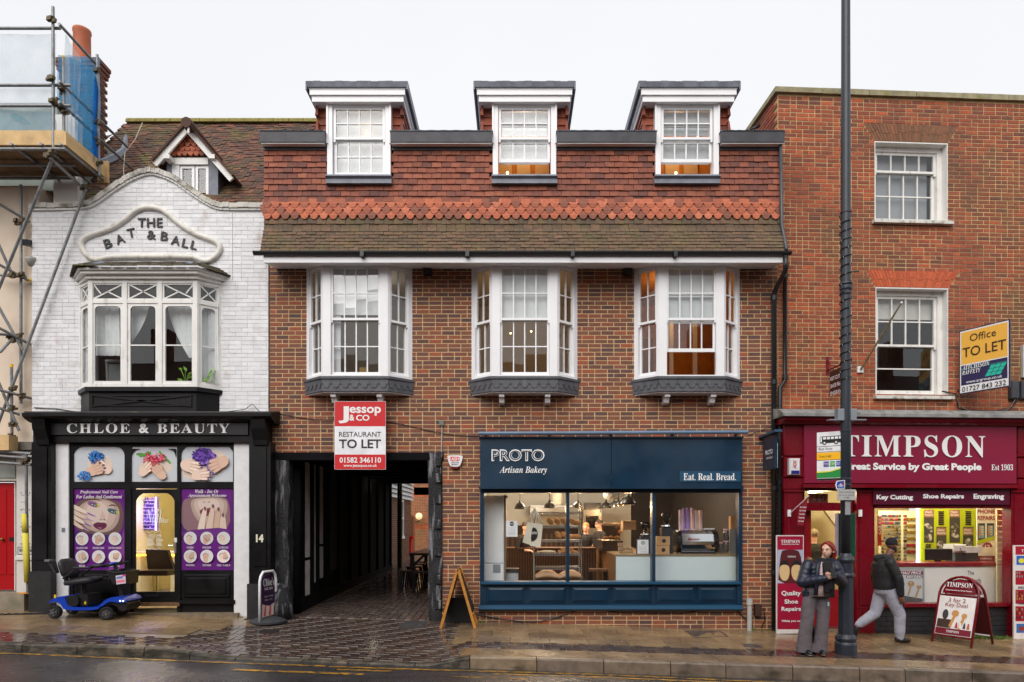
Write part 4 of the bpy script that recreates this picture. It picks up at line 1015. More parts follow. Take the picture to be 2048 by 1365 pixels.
for k,(px,py) in enumerate(((1120,1104),(1128,1103),(1136.5,1104),(1145,1103),(1152,1105),(1126,1098),(1142,1098))):
    loaf(px,py,4.6,3.6,.72,ORD[k] + ' small brown roll in the heap on the lower shelf of the rack','rolls on the lower rack shelf',rg.uniform(-.3,.3))
mb = MB(); mb.ell((X(1094,.75),.75,Z(1104,.75)),.17,.13,.03,14,6); mb.build('flat_loaf',mat('pale dough',(232,214,180),.7,.1,20),smooth=True,label='pale flat loaf dusted with flour on the lower rack shelf',cat='loaf')
SACK = mat('brown paper sack',(196,158,124),.8,.12,6,bump=.4,bscale=20,dist=.01)
for k,(px,wv) in enumerate(((1095,24),(1141,24))):
    mb = MB(); x,z = X(px,.7),shelf_z[5]; w_ = wv*12.8/F
    rings = []
    for q in range(9):
        a = q/8; hh = .02 + .085*math.sin(math.pi*min(max(a,.04),.96))**.5
        xx = x-w_+2*w_*a; rings.append([(xx,.85+.2*math.cos(2*math.pi*j/12),z+hh*.98+hh*.9*math.sin(2*math.pi*j/12)) for j in range(12)])
    mb.loft(rings); o = mb.build('flour_sack',SACK,smooth=True,label=('left' if k == 0 else 'right') + ' brown paper flour sack on the bottom shelf of the rack',cat='sack',group='flour sacks')
# tote bags hanging in front of the rack
TOTE = mat('cream canvas',(232,224,206),.9,.05,30,bump=.2,bscale=90)
tb = thing('tote_bag','cream canvas tote bags with black round print hanging in the bakery window','bag',(X(1068,.4),.4,Z(1095,.4)))
y = .36
for k,(bq,hq) in enumerate(((((1055,1043),(1069,1047),(1063,1091),(1045,1085)),((1056,1044),(1060,1045),(1067,1047))),(((1065,1046),(1086,1048),(1081,1095),(1060,1092)),((1067,1047),(1074,1047),(1080,1048),(1085,1049))))):
    yy = y - .03*k; pl = [P(a,b,yy) for a,b in bq]
    mb = MB(); mb.prism(pl[::-1],yy,yy+.02); mb.build('bag_body',TOTE,tb)
    for a,b in hq: MB().path([(X(a,yy),yy,Z(b,yy)),(X((a+1070)/2+(a-1070)*.12,yy),yy-.01,Z(b-14,yy)),(X(1070,yy),yy,Z(1018,yy))],.011,6).build('handle',TOTE,tb,smooth=True)
pr = Print(y-.036); BK = flatm((22,22,24)); pr.poly([(1064,1056),(1069,1055),(1074,1060),(1076,1068),(1074,1077),(1068,1083),(1061,1084)],BK,1); pr.build('print',tb)
letters(tb,'OTO',(1063,1064,1074,1069),SIGNW,y-.042,bold=.03)
# notices on the glass
def notice(px0,py0,px1,py1,y,name,label,frame=None,dot=True):
    o = thing(name,label,'notice',(X((px0+px1)/2,y),y,Z(py1,y)))
    MB().box(X(px0,y),X(px1,y),y,y+.006,Z(py1,y),Z(py0,y)).build('sheet',mat('paper',(238,238,240),.7),o)
    if frame: MB().box(X(px0-2,y),X(px1+2,y),y+.007,y+.025,Z(py1+2,y),Z(py0-2,y)).build('frame',frame,o)
    pr = Print(y-.002); w_ = px1-px0
    if dot: pr.oval((px0+px1)/2,py0+6,4.6,4.6,flatm((40,40,44)) if not frame else flatm((176,186,180)),n=16)
    for k in range(5): pr.rect(px0+3+k % 2,py0+14+k*3,px1-3-k % 2,py0+14.7+k*3,flatm((196,198,206)))
    pr.build('print',o); return o
nt_ = notice(1012,1042,1035,1074,.055,'window_notice','white paper notice with black logo stuck inside the bakery glass')
letters(nt_,'PROTO',(1019,1046.5,1028,1049.5),SIGNW,.05,bold=.02)
notice(1275,1080,1297,1108,.4,'framed_menu','dark framed menu standing on the bakery counter',mat('dark frame',(58,64,76),.5))
# espresso machine
CHR = mat('polished chrome',(210,210,212),.08,.02,3,metal=1.)
em = thing('espresso_machine','polished chrome espresso machine on the bakery counter','coffee machine',(X(1392,.55),.6,zc_))
y = .5; x0,x1 = X(1362,y),X(1429,y); za,zb_ = zc_+.012,Z(1063,y)
hh = zb_-za; body = [(y,za+.03),(y-.03,za+.05),(y-.035,za+.1),(y+.02,za+.17),(y+.0,za+hh*.55),(y+.03,zb_-.05),(y+.09,zb_),(y+.4,zb_),(y+.4,za+.03)]
mb = MB(); mb.prismx(body,x0,x1); mb.build('body',CHR,em)
for px,w_ in ((1359,5),(1432,5)):
    mb = MB(); cz = (za+zb_)/2; mb.add(*[q for q in ([(X(px-w_,y),y+.2+.24*math.cos(2*math.pi*k/20),cz+.02+hh*.52*math.sin(2*math.pi*k/20)) for k in range(20)] + [(X(px+w_,y),y+.2+.24*math.cos(2*math.pi*k/20),cz+.02+hh*.52*math.sin(2*math.pi*k/20)) for k in range(20)],[tuple(range(20)),tuple(range(39,19,-1))] + [(k,20+k,20+(k+1)%20,(k+1)%20) for k in range(20)])]); mb.build('end_panel',mat('dark chrome',(70,68,68),.2,.05,3,metal=.8),em)
MB().box(x0-.02,x1+.02,y-.05,y+.42,za,za+.03).build('drip_tray',CHR,em)
MB().tube((x0,y+.05,zb_+.03),(x1,y+.05,zb_+.03),.006).build('cup_rail',CHR,em)
letters(em,ser('Marzocco',True),(1376,1075.5,1399,1081.5),flatm((178,20,34)),y-.012,name='badge')
# paper cups in stacks
for k,(px,top,c) in enumerate(((1361,1020,0),(1368,1017,1),(1376,1016,1),(1385,1016,2),(1393,1021,2),(1401,1021,2))):
    cm = [mat('pink cup',(232,206,210),.6),mat('lilac cup',(190,158,220),.6),mat('blush cup',(238,210,206),.6)][c]
    y_ = .62 + .05*(k % 2); x = X(px,y_); z0 = zb_+.01; z1 = Z(top,y_); n = 9; mb = MB(); st = (z1-z0)/n
    for q in range(n): mb.lathe([(.036,0),(.038,.008),(.034,.01),(.033,st)],(x,y_,z0+q*st),14)
    mb.lathe([(.033,0),(.026,.05)],(x,y_,z0+n*st-.05),14)
    mb.build('cup_stack',cm,smooth=False,label='%s stack of %s paper cups on the espresso machine' % (ORD[k] if k else 'leftmost',['pale pink','lilac','blush pink'][c]) if k == 0 else '%s stack from the left of %s paper cups on the espresso machine' % (ORD[k],['pale pink','lilac','blush pink'][c]),cat='cups',group='stacks of paper cups')
for k,px in enumerate((1413,1424)):
    mb = MB(); mb.lathe([(.02,0),(.05,.02),(.058,.05),(.05,.048),(.0,.02)],(X(px,.6),.62,zb_+.005),14); mb.build('cup',mat('white china',(236,236,236),.3),smooth=True,label=('left' if k == 0 else 'right') + ' of two upturned white china cups on the espresso machine',cat='cup',group='china cups')
# grinders
def grinder(px,y,top,mid,bot,w_,label):
    g_ = thing('coffee_grinder',label,'grinder',(X(px,y),y,Z(bot,y))); x = X(px,y); s = (y+D)/F
    MB().box(x-w_*s*.5,x+w_*s*.5,y-.08,y+.12,zc_+.012,Z(mid,y)).build('body',mat('dark grey grinder',(64,64,68),.35,.05,3),g_)
    MB().lathe([(w_*s*.3,0),(w_*s*.52,.03),(w_*s*.5,.05)],(x,y,Z(mid,y)),16).build('collar',CHR,g_)
    MB().lathe([(w_*s*.15,0),(w_*s*.45,(Z(top,y)-Z(mid,y))*.5),(w_*s*.52,Z(top,y)-Z(mid,y)-.05)],(x,y,Z(mid,y)+.05),16).build('hopper',glass('smoky hopper',(190,180,170),.06),g_,smooth=True)
grinder(1333,.6,1026,1056,1106,22,'tall coffee grinder with clear hopper left of the espresso machine')
grinder(1291,.75,1045,1073,1106,20,'coffee grinder with dark hopper behind the framed menu')
# boxes, jars, bin, stool
KRAFT = mat('kraft card',(198,156,112),.8,.06,6)
for k,(a,b,c,d) in enumerate(((1313,1339,1091.5,1109.5),(1314,1340,1073.5,1091))):
    y = .42; bx_ = thing('cardboard_box',('lower' if k == 0 else 'upper') + ' kraft cake box with round black logo on the counter','box',(X((a+b)/2,y),y,Z(d,y)),group='kraft cake boxes')
    MB().box(X(a,y),X(b,y),y,y+.22,Z(d,y)+(.002 if k else 0),Z(c,y)).build('carton',KRAFT,bx_); pr = Print(y-.001); pr.oval((a+b)/2+1,(c+d)/2,4,4,flatm((52,44,42)),n=16); pr.build('logo',bx_)
y = 1.1; MB().bbox(X(1246,y),X(1272,y),y,y+.25,Z(1060,y),Z(1042,y),.004).build('cardboard_box',KRAFT,label='plain kraft box raised on a stand behind the framed menu',cat='box')
for k in range(7):
    a = 1239 + (k % 3)*9.5; b = 1103 - (k//3)*8; MB().bbox(X(a,.6),X(a+9,.6),.6+.02*k,.7+.02*k,Z(b+7,.6),Z(b,.6),.004).build('coffee_packet',mat('brown coffee packet',(160,134,104),.7,.2,9),label='%s brown packet in the small pile at the left counter end' % ORD[k],cat='packet',group='packets on the counter')
y = .75; MB().box(X(1461.5,y),X(1472,y),y,y+.12,Z(1058,y),Z(1033,y)).build('tall_box',KRAFT,label='tall narrow kraft box standing at the right window edge',cat='box')
MB().box(X(1460,.7),X(1475,.7),.7,.95,zc_+.012,Z(1058.5,.7)).build('storage_bin',mat('clear grey bin',(150,154,156),.3,.05,4),label='grey storage bin on the counter by the right window edge',cat='bin')
JAR = mat('jar of dark beans',(92,86,84),.25,.8,60); PINKL = mat('pink lid',(222,180,184),.5)
for k,(px,a,b) in enumerate(((1441.5,1086,1106),(1454,1083,1106),(1454,1059,1082))):
    j = thing('storage_jar',['left lower glass jar of dark sweets with pink lid by the espresso machine','right lower glass jar of dark sweets under another jar','upper glass jar of dark sweets standing on another jar'][k],'jar',(X(px,.55),.6,Z(b,.55)),group='jars on the counter')
    MB().lathe([(.045,0),(.05,.02),(.05,Z(a,.55)-Z(b,.55)-.02),(.045,Z(a,.55)-Z(b,.55)-.012)],(X(px,.55),.6,Z(b,.55)),14).build('glass',JAR,j,smooth=True); MB().lathe([(.052,0),(.052,.02)],(X(px,.55),.6,Z(a,.55)-.012),14).build('lid',PINKL,j)
bn = thing('waste_bin','grey bin with black liner beside the bakery fridge','bin',(X(1024,.6),.6,FLZ)); y = .55
MB().prism([(X(1013,y),FLZ),(X(1035,y),FLZ),(X(1036.5,y),Z(1144,y)),(X(1012,y),Z(1144,y))],y,y+.25).build('bucket',mat('light grey bin',(176,178,182),.4),bn); MB().box(X(1010,y),X(1038,y),y-.02,y+.27,Z(1145,y),Z(1138,y)).build('lid',mat('dark bin lid',(60,56,54),.4),bn)
st = thing('stool','dark wooden stool inside the bakery before the slatted counter','stool',(X(1196,1.6),1.6,FLZ)); y = 1.5; s = (y+D)/F
MB().box(X(1179,y),X(1213,y),y-.15,y+.17,Z(1143,y),Z(1138,y)).build('seat',mat('walnut seat',(104,74,54),.4),st)
for a,b in ((1182,1178),(1210,1214)):
    for dy in (-.12,.14): MB().tube((X(a,y),y+dy,Z(1143,y)),(X(b,y),y+dy*1.2,FLZ),.02).build('leg',mat('black steel',(30,30,32),.4),st)
# bottles, plates and equipment at the back
eq = thing('oven','dark steel oven block at the back of the bakery kitchen','oven',(X(1185,5.2),5.3,FLZ)); y = 5.0
MB().box(X(1166,y),X(1203,y),y,y+.8,FLZ,Z(1020,y)).build('body',mat('oven steel',(110,106,100),.35,.1,3,metal=.5),eq); MB().box(X(1172,y),X(1197,y),y-.02,y-.001,Z(1056,y),Z(1032,y)).build('door_glass',mat('oven glass',(20,18,18),.1),eq); MB().box(X(1170,y),X(1202,y),y-.01,y+.3,Z(1020,y)+.001,Z(1006,y)).build('control_box',DARKMETAL,eq)
bs = MB();
for q in range(7): bs.lathe([(.1,0),(.16,.05),(.15,.052)],(X(1114,4.6),4.6,Z(1012,4.6)+q*.045),16)
bs.build('bowl_stack',mat('cream china',(230,224,206),.4),label='stack of cream bowls on the high back shelf of the bakery',cat='bowls')
MB().box(X(1060,4.6),X(1165,4.6),4.4,4.9,Z(1014.5,4.6),Z(1012,4.6)).build('high_shelf',mat('steel hood',(150,150,148)),room)
cs = thing('display_case','dark pastry display case with stacked cakes on the counter return','display case',(X(1215,2),2,zc_)); y = 1.6
MB().box(X(1205,y),X(1246,y),y,y+1.2,zc_+.013,Z(1082,y)).build('base',mat('dark case',(46,40,36),.3,.6,40),cs); pane(cs,X(1205,y),X(1246,y),Z(1082,y),Z(1050,y),y+.02,name='glass'); MB().box(X(1205,y),X(1246,y),y,y+1.2,Z(1050,y),Z(1047,y)).build('top',SLATW,cs)
for k,(px,py,r) in enumerate(((1212,1076,5),(1222,1075,5),(1234,1076,6),(1240,1064,5))): loaf(px,py,r,r*.7,y+.3,ORD[k] + ' cake inside the dark pastry display case','cakes in the display case',0)
hs = thing('menu_board','dark shelving with bottles on the back wall behind the espresso machine','shelf',(X(1420,yi-.3),yi-.3,2)); y = yi-.3
for py in (1007,1035,1060): MB().box(X(1405,y),X(1470,y),y-.02,y+.2,Z(py+1.5,y),Z(py,y)).build('shelf_board',SLATW,hs)
for k in range(12): MB().lathe([(.04,0),(.04,.16),(.015,.21),(.015,.27)],(X(1409+5.2*k,y),y+.08,Z([1007,1035][k % 2],y)+.005),8).build('bottle',mat(['green bottle','amber bottle','pale bottle'][k % 3],[(40,60,44),(110,70,30),(170,168,150)][k % 3],.2),hs)
for k,(px,py) in enumerate(((1216,990),(1225,989),(1234,988),(1243,987))):
    MB().ell((X(px,3.2),3.2+.2*k,Z(py,3.2)),.11,.11,.12,12,8).build('cap',mat('white cap',(226,226,220),.7),smooth=True,label='%s white round cap hung above the receding pendant lamps' % ORD[k],cat='cap',group='white caps above the counter')
# ================================================================== WHITE BUILDING (nail salon) ON THE LEFT
wb = thing('salon_building','white painted brick building with curved gable and black nail salon shopfront','building',(X(300),0,z_wall(X(300))))
WBRICK = mat('white painted brick',tones=[(228,228,230),(236,236,238),(220,220,222),(232,231,232)],rough=.6,var=.05,scale=12,bump=.5,bscale=60,dist=.004,stain=[(184,178,170),(160,120,100)],stain_scale=(3.2,3.2,2.4),stain_amt=.5,stain_th=.61)
WJOINT = mat('white painted joint',(226,226,228),.7,.08,20,bump=.4,bscale=60)
COPE = mat('mossy white coping',(206,202,194),.75,.15,8,bump=.6,bscale=40,dist=.01,stain=[(116,106,52),(92,86,76)],stain_scale=(5,5,5),stain_amt=.8,stain_th=.53)
W0,W1 = X(64),X(536.5)
par = [(60,419),(120,418),(165,417),(186,411),(204,399),(231,379),(264,358),(290,349),(303,347.5),(316,349),(346,360),(379,384),(412,406),(430,415),(445,418),(531,418)]
parw = [(X(a),Z(b)) for a,b in smooth_poly(par,2,False)]
def ptop(u):
    for (a,za),(b,zb) in zip(parw,parw[1:]):
        if a <= u <= b: return za + (zb-za)*(u-a)/(b-a+1e-9)
    return parw[0][1] if u < parw[0][0] else parw[-1][1]
bayhole = (X(176),X(430),Z(820),Z(556))
WZ0 = Z(826)
mb = MB(); sheet(mb,W0,W1,WZ0-.4,Z(420),[bayhole],.004,.3); mb.build('wall',WJOINT,wb)
mb = MB(); g0 = [q for q in parw if q[1] > Z(417.5)]
mb.prism([(g0[0][0],Z(420))] + g0[:] + [(g0[-1][0],Z(420))],.004,.304); mb.build('gable_wall',WJOINT,wb)
brick_field(wb,W0,W1,WZ0,Z(340),[bayhole],0,WBRICK,'mixed',seed=9,proj=.003,ztop=lambda u: ptop(u)-.02,mo=.0065,bh=.0685)
MB().box(W0-.001,W0+.2,.02,3.5,WZ0-2.5,Z(420)).build('side_wall',WJOINT,wb)
# coping in stones along the curve
pp = [(X(a),Z(b)) for a,b in smooth_poly(par,2,False)]
for i in range(0,len(pp)-1):
    (a,za),(b,zb_) = pp[i],pp[i+1]
    if b-a < .005: continue
    n = max(1,int(math.hypot(b-a,zb_-za)/.28))
    for k in range(n):
        u0,u1 = k/n,(k+1)/n; p = Vector((a+(b-a)*u0,0,za+(zb_-za)*u0)); q = Vector((a+(b-a)*u1,0,za+(zb_-za)*u1))
        d = (q-p).normalized(); nn = Vector((-d.z,0,d.x)); L_ = (q-p).length
        j = rnd.uniform(-.006,.006)
        mb = MB(); mb.obox((p+q)/2 + nn*(.045+j) + Vector((0,.11,0)),d*(L_/2-.001),Vector((0,.17+j,0)),nn*.042); mb.build('coping_stone',COPE,wb)
        mb = MB(); mb.obox((p+q)/2 - nn*.015 + Vector((0,-.005,0)),d*(L_/2+.004),Vector((0,.03,0)),nn*.018); mb.build('coping_moulding',OLDWHITE,wb)
# plaque moulding
pq = [(300,415),(318,417),(335,427),(359,449),(389,468),(422,479),(437,487),(441,498),(434,511),(421,521),(407,523),(392,516),(380,513.5),(222,513.5),(207,517),(192,521),(179,516),(168,505),(161,491),(164,480),(178,471),(205,463),(231,453),(254,436),(270,422),(283,416)]
mb = MB(); mb.path([(X(a,-.03),-.02,Z(b,-.03)) for a,b in smooth_poly(pq,2)],.05,8,True); mb.build('plaque_moulding',mat('stained white moulding',(222,218,210),.6,.08,9,bump=.3,bscale=40,stain=(150,138,120),stain_scale=(7,7,7),stain_amt=.6),wb,smooth=True)
BL = mat('black cut letters',(36,35,42),.5,.05,8)
letters(wb,'THE',(276,437,325,455),BL,-.012,bold=.014,extr=.012,space=1.08)
for ch,cx,cy_,h_,wd,ro in (('B',216,487.5,18,15,20),('A',240,478.5,18,17,20),('T',262.5,466.5,18,16,12),('&',303,470.5,18,17,0),('B',329,473,18,14,-6),('A',351.5,481.5,18,17,-10),('L',371,487,18,12,-12),('L',388.5,491,17,12,-14)):
    letters(wb,ch,(cx-wd/2,cy_-h_/2,cx+wd/2,cy_+h_/2),BL,-.012,bold=.014,extr=.012,rot=R(ro),name='letter')
# cables on the wall
mb = MB(); mb.path([(X(464,-.01),-.012,Z(425)),(X(464.5,-.01),-.012,Z(480)),(X(464,-.01),-.012,Z(560))],.006,5); mb.build('cable',WJOINT,wb)
mb = MB(); mb.path([(X(68,-.02),-.02,Z(816)),(X(110,-.02),-.02,Z(818)),(X(165,-.02),-.02,Z(826))],.008,5); mb.build('cable',CAB,wb)
mb = MB(); mb.path([(X(440,-.02),-.02,Z(826)),(X(490,-.04),-.04,Z(820)),(X(505,-.08),-.08,Z(810)),(X(520,-.08),-.08,Z(826)),(X(545,-.04),-.04,Z(824))],.007,5); mb.build('cable',CAB,wb)
# ---- oriel of the white building
ob = part_root('bay_window',wb,(X(300),-.28,Z(778)))
dpth = .28; xl,xr = X(178,-dpth),X(392.5,-dpth); wl,wr = X(158),X(443)
ztop,zsill = Z(559,-dpth),Z(775,-dpth); ztr = Z(603,-dpth)
posts = [178,249.5,319.5,392.5]
xp = [X(a,-dpth) for a in posts]
mb = MB();
for k,x in enumerate(xp):
    w_ = .036 if k in (1,2) else .06; x0_ = x-w_ if k else x-.02; x1_ = x+w_ if k < 3 else x+.02
    mb.box(x0_,x1_,-dpth,-dpth+.1,zsill,ztop)
mb.box(xl+.05,xr-.05,-dpth+.006,-dpth+.09,ztr-.03,ztr+.03).box(xl+.05,xr-.05,-dpth+.005,-dpth+.09,ztop-.06,ztop).box(xl+.05,xr-.05,-dpth+.004,-dpth+.09,zsill,zsill+.06)
mb.build('window_frame',OLDWHITE,ob)
def arch_light(x0,x1,z0,z1,y,xf=None,mid=Z(690,-dpth)):
    """Casement with rounded upper corners and one glazing bar."""
    st = .048; n = 5; g0,g1,h0,h1 = x0+st,x1-st,z0+st*1.1,z1-st; r = .07
    inner = [(g0,h0),(g1,h0)] + [(g1-r+r*math.cos(math.pi/2*k/n),h1-r+r*math.sin(math.pi/2*k/n)) for k in range(n+1)] + [(g0+r-r*math.sin(math.pi/2*k/n),h1-r+r*math.cos(math.pi/2*k/n)) for k in range(n+1)]
    outer = []
    for (a,b) in inner:
        outer.append((x0 if a < (g0+g1)/2 else x1,z0 if b < h0+.01 else (z1 if b > h1-r*.5 else b)))
    N = len(inner); mb = MB(xf)
    vs_ = [(a,y,b) for a,b in outer] + [(a,y,b) for a,b in inner] + [(a,y+.035,b) for a,b in inner] + [(a,y+.035,b) for a,b in outer]
    fs_ = []
    for k in range(N):
        q = (k+1) % N; fs_ += [(k,q,N+q,N+k),(N+k,N+q,2*N+q,2*N+k),(3*N+k,3*N+q,q,k)]
    mb.add(vs_,fs_); mb.box(g0,g1,y+.008,y+.03,mid-.011,mid+.011); mb.build('casement',OLDWHITE,ob)
    pane(ob,g0-.01,g1+.01,h0-.01,mid,y+.02,xf); pane(ob,g0-.01,g1+.01,mid,h1+.01,y+.02,xf)
def top_light(x0,x1,y,pat,xf=None,z0=ztr+.03,z1=ztop-.06):
    mb = MB(xf); mb.box(x0,x0+.03,y,y+.03,z0,z1).box(x1-.03,x1,y,y+.03,z0,z1).box(x0+.03,x1-.03,y+.001,y+.03,z0,z0+.025).box(x0+.03,x1-.03,y+.001,y+.03,z1-.025,z1)
    a,b,c,d = x0+.03,x1-.03,z0+.025,z1-.025; m_ = (a+b)/2,(c+d)/2
    S = {'x': [((a,c),(b,d)),((a,d),(b,c))],'l': [((a,c),(b,d)),((a,d),(m_[0]*.5+a*.5,m_[1]*.7+c*.3)),((m_[0],m_[1]),(b,c))],'r': [((a,d),(b,c)),((b,d),(m_[0]*.5+b*.5,m_[1]*.75+c*.25)),((m_[0],m_[1]),(a,c))]}[pat]
    for p,q in S:
        p,q = Vector((p[0],y+.015,p[1])),Vector((q[0],y+.015,q[1])); dd = (q-p).normalized(); mb.obox((p+q)/2,dd*(q-p).length/2,Vector((0,.009,0)),Vector((-dd.z,0,dd.x))*.011)
    mb.build('top_light',OLDWHITE,ob); pane(ob,x0+.02,x1-.02,z0+.015,z1-.015,y+.02,xf)
for k in range(3):
    a,b = xp[k]+.037,xp[k+1]-.037
    arch_light(a,b,zsill+.06,ztr-.03,-dpth+.02); top_light(a,b,-dpth+.02,'lxr'[k])
for sx in (-1,1):
    if sx < 0: a0,b0 = Vector((wl,0,0)),Vector((xl,-dpth,0))
    else: a0,b0 = Vector((xr,-dpth,0)),Vector((wr,0,0))
    dd = b0-a0; L_ = dd.length; xf = Matrix.Translation(a0) @ Matrix.Rotation(math.atan2(dd.y,dd.x),4,'Z')
    mb = MB(xf); mb.box(0,.05,0,.09,zsill,ztop).box(L_-.05,L_,0,.09,zsill,ztop).box(.05,L_-.05,.004,.09,ztr-.03,ztr+.03).box(.05,L_-.05,.004,.09,ztop-.06,ztop).box(.05,L_-.05,.004,.09,zsill,zsill+.06); mb.build('window_frame',OLDWHITE,ob)
    arch_light(.05,L_-.05,zsill+.06,ztr-.03,.02,xf); top_light(.05,L_-.05,.02,'x',xf)
def hexa(o,z0,z1,nm,m,par_=ob): MB().prismz([(wl-o*.8,.03),(xl-o*.6,-dpth-o),(xr+o*.6,-dpth-o),(wr+o*.8,.03)],z0,z1).build(nm,m,par_)
hexa(.05,ztop,ztop+.06,'cornice_moulding',OLDWHITE); hexa(.12,ztop+.061,ztop+.11,'cornice_moulding',OLDWHITE); hexa(.16,ztop+.111,ztop+.15,'cornice_moulding',OLDWHITE)
# its shallow slate roof, in courses
SLATE = mat('mossy slate',tones=[(62,54,44),(82,74,56),(54,48,42),(96,90,66),(70,62,50)],rough=.8,var=.3,scale=20,bump=.6,bscale=50,dist=.008,stain=(120,116,70),stain_scale=(9,9,9),stain_amt=.5)
rgs = random.Random(4)
for c in range(4):
    o = .23 - c*.075; z0 = ztop+.15 + c*.042
    ring = [(wl-o*.8,.02),(xl-o*.6,-dpth-o),(xr+o*.6,-dpth-o),(wr+o*.8,.02)]
    for (p,q) in zip(ring,ring[1:]):
        p,q = Vector((*p,0)),Vector((*q,0)); n = max(2,int((q-p).length/.2))
        for k in range(n):
            a,b = p+(q-p)*(k/n),p+(q-p)*((k+1)/n-.01); inn = Vector((X(300)-((a+b)/2).x,.25-((a+b)/2).y,0)); nrm = Vector((-(q-p).y,(q-p).x,0)).normalized()
            j = rgs.uniform(-.006,.006); mb = MB(); mb.tone(rgs.random())
            mb.add([(*a.xy,z0+j),(*b.xy,z0+j),(*(b+nrm*.16).xy,z0+.07+j),(*(a+nrm*.16).xy,z0+.07+j),(*a.xy,z0+.018+j),(*b.xy,z0+.018+j),(*(b+nrm*.16).xy,z0+.088+j),(*(a+nrm*.16).xy,z0+.088+j)],UBF); mb.build('slate',SLATE,ob)
for px in (203,388): MB().obox((X(px,-.3),-.3,ztop+.27),(.07,.03,.0),(0,.14,.07),(0,-.004,.012)).build('lead_flashing',LEAD,ob)
# black sill and apron
hexa(.06,zsill-.075,zsill-.002,'sill',BLACKP)
hexa(.0,Z(823,-dpth),zsill-.076,'apron',BLACKP)
fx0,fx1 = X(184,-dpth),X(384,-dpth); fz0,fz1 = Z(813,-dpth),Z(791,-dpth); yb_ = -dpth-.018
mb = MB(); mb.box(fx0,fx1,yb_,-dpth,fz1-.02,fz1).box(fx0,fx1,yb_,-dpth,fz0,fz0+.02).box(fx0,fx0+.02,yb_,-dpth,fz0,fz1).box(fx1-.02,fx1,yb_,-dpth,fz0,fz1)
for p,q in (((fx0,fz0),(fx1,fz1)),((fx0,fz1),(fx1,fz0))):
    p,q = Vector((p[0],yb_+.006,p[1])),Vector((q[0],yb_+.006,q[1])); dd = (q-p).normalized(); mb.obox((p+q)/2,dd*(q-p).length/2,Vector((0,.01,0)),Vector((-dd.z,0,dd.x))*.014)
mb.build('apron_lattice',BLACKP,ob)
# room, curtains, plants, chair
mb = MB(); mb.box(wl-.3,wr+.3,3.2,3.25,zsill-.8,ztop+.2).box(wl-.35,wl-.3,.31,3.25,zsill-.8,ztop+.2).box(wr+.3,wr+.35,.31,3.25,zsill-.8,ztop+.2).box(wl-.3,wr+.3,.31,3.2,ztop+.2,ztop+.25).box(wl-.3,wr+.3,.31,3.2,zsill-.12,zsill-.08); mb.build('room_wall',mat('dark maroon room',(52,30,30),.9,.1,2),ob)
CURT = mat('white voile curtain',(222,224,224),.9,.06,12)
def curtain(x0t,x1t,x0b,x1b,z1,z0,y,knot=None):
    mb = MB(); n = 16; m_ = 10; vs_ = []
    for j in range(m_+1):
        v = j/m_; z = z1 + (z0-z1)*v; k = v**1.6
        a = x0t + (x0b-x0t)*k; b = x1t + (x1b-x1t)*k
        for i in range(n+1): vs_.append((a+(b-a)*i/n,y + .018*math.sin(i*2.3)+.01*math.sin(i*1.1+v*3),z))
    mb.add(vs_,[(j*(n+1)+i,j*(n+1)+i+1,(j+1)*(n+1)+i+1,(j+1)*(n+1)+i) for j in range(m_) for i in range(n)]); mb.build('curtain',CURT,ob,smooth=True)
yv = -.06; Xv = lambda a: X(a,yv); Zv = lambda b: Z(b,yv)
curtain(Xv(186),Xv(240),Xv(192),Xv(240),Zv(608),Zv(712),yv); curtain(Xv(256),Xv(300),Xv(256),Xv(262),Zv(608),Zv(688),yv)
curtain(Xv(335),Xv(386),Xv(378),Xv(388),Zv(608),Zv(716),yv); curtain(Xv(398),Xv(436),Xv(400),Xv(436),Zv(608),Zv(768),yv+.03)
ch_ = thing('cane_chair','cane-backed chair behind the left pane of the white bay window','chair',(Xv(214),.25,zsill-.08)); MB().box(Xv(200),Xv(236),.2,.24,zsill-.05,Zv(722)).build('backrest',mat('grey cane',(120,124,126),.7,.3,60),ch_)
for px in (198,238): MB().tube((Xv(px),.22,zsill-.08),(Xv(px-2),.2,Zv(714)),.025).build('post',mat('grey chair paint',(140,142,140),.5),ch_)
MB().tube((Xv(194),.2,Zv(716)),(Xv(238),.2,Zv(716)),.03).build('top_rail',mat('grey chair paint',(140,142,140)),ch_); MB().box(Xv(198),Xv(238),.24,.6,zsill+.02,zsill+.08).build('seat',mat('grey chair paint',(140,142,140)),ch_)
LEAF = mat('bright green leaf',(120,168,48),.5,.25,20)
for k,(px,lab) in enumerate(((374,'potted green plant on the white bay sill behind the third casement'),(414,'larger leafy plant behind the right side light of white bay'))):
    pl = thing('pot_plant',lab,'plant',(Xv(px),-.12,zsill+.0)); r = random.Random(40+k); mb = MB(); lf = MB()
    for q in range(8 + 6*k):
        a = r.uniform(0,6.28); hgt = r.uniform(.1,.34); ex = Vector((math.cos(a)*.09*(1+k*.7),math.sin(a)*.04,0)); c = Vector((Xv(px),-.12,zsill+.03)); tip = c + ex + Vector((0,0,hgt))
        mb.path([c,c+ex*.3+Vector((0,0,hgt*.6)),tip],.004,5)
        s_ = r.uniform(.03,.055); d_ = Vector((math.cos(a),0,.3)).normalized(); n_ = Vector((-.3*math.cos(a),-.8,.9)).cross(d_).normalized()
        lf.flat([tip-d_*s_,tip+n_*s_*.6,tip+d_*s_*1.3,tip-n_*s_*.6])
    mb.build('stem',LEAF,pl); lf.build('foliage',LEAF,pl); MB().lathe([(.05,0),(.06,.07)],(Xv(px),-.12,zsill-.05),12).build('pot',mat('terracotta pot',(150,84,56),.7),pl)
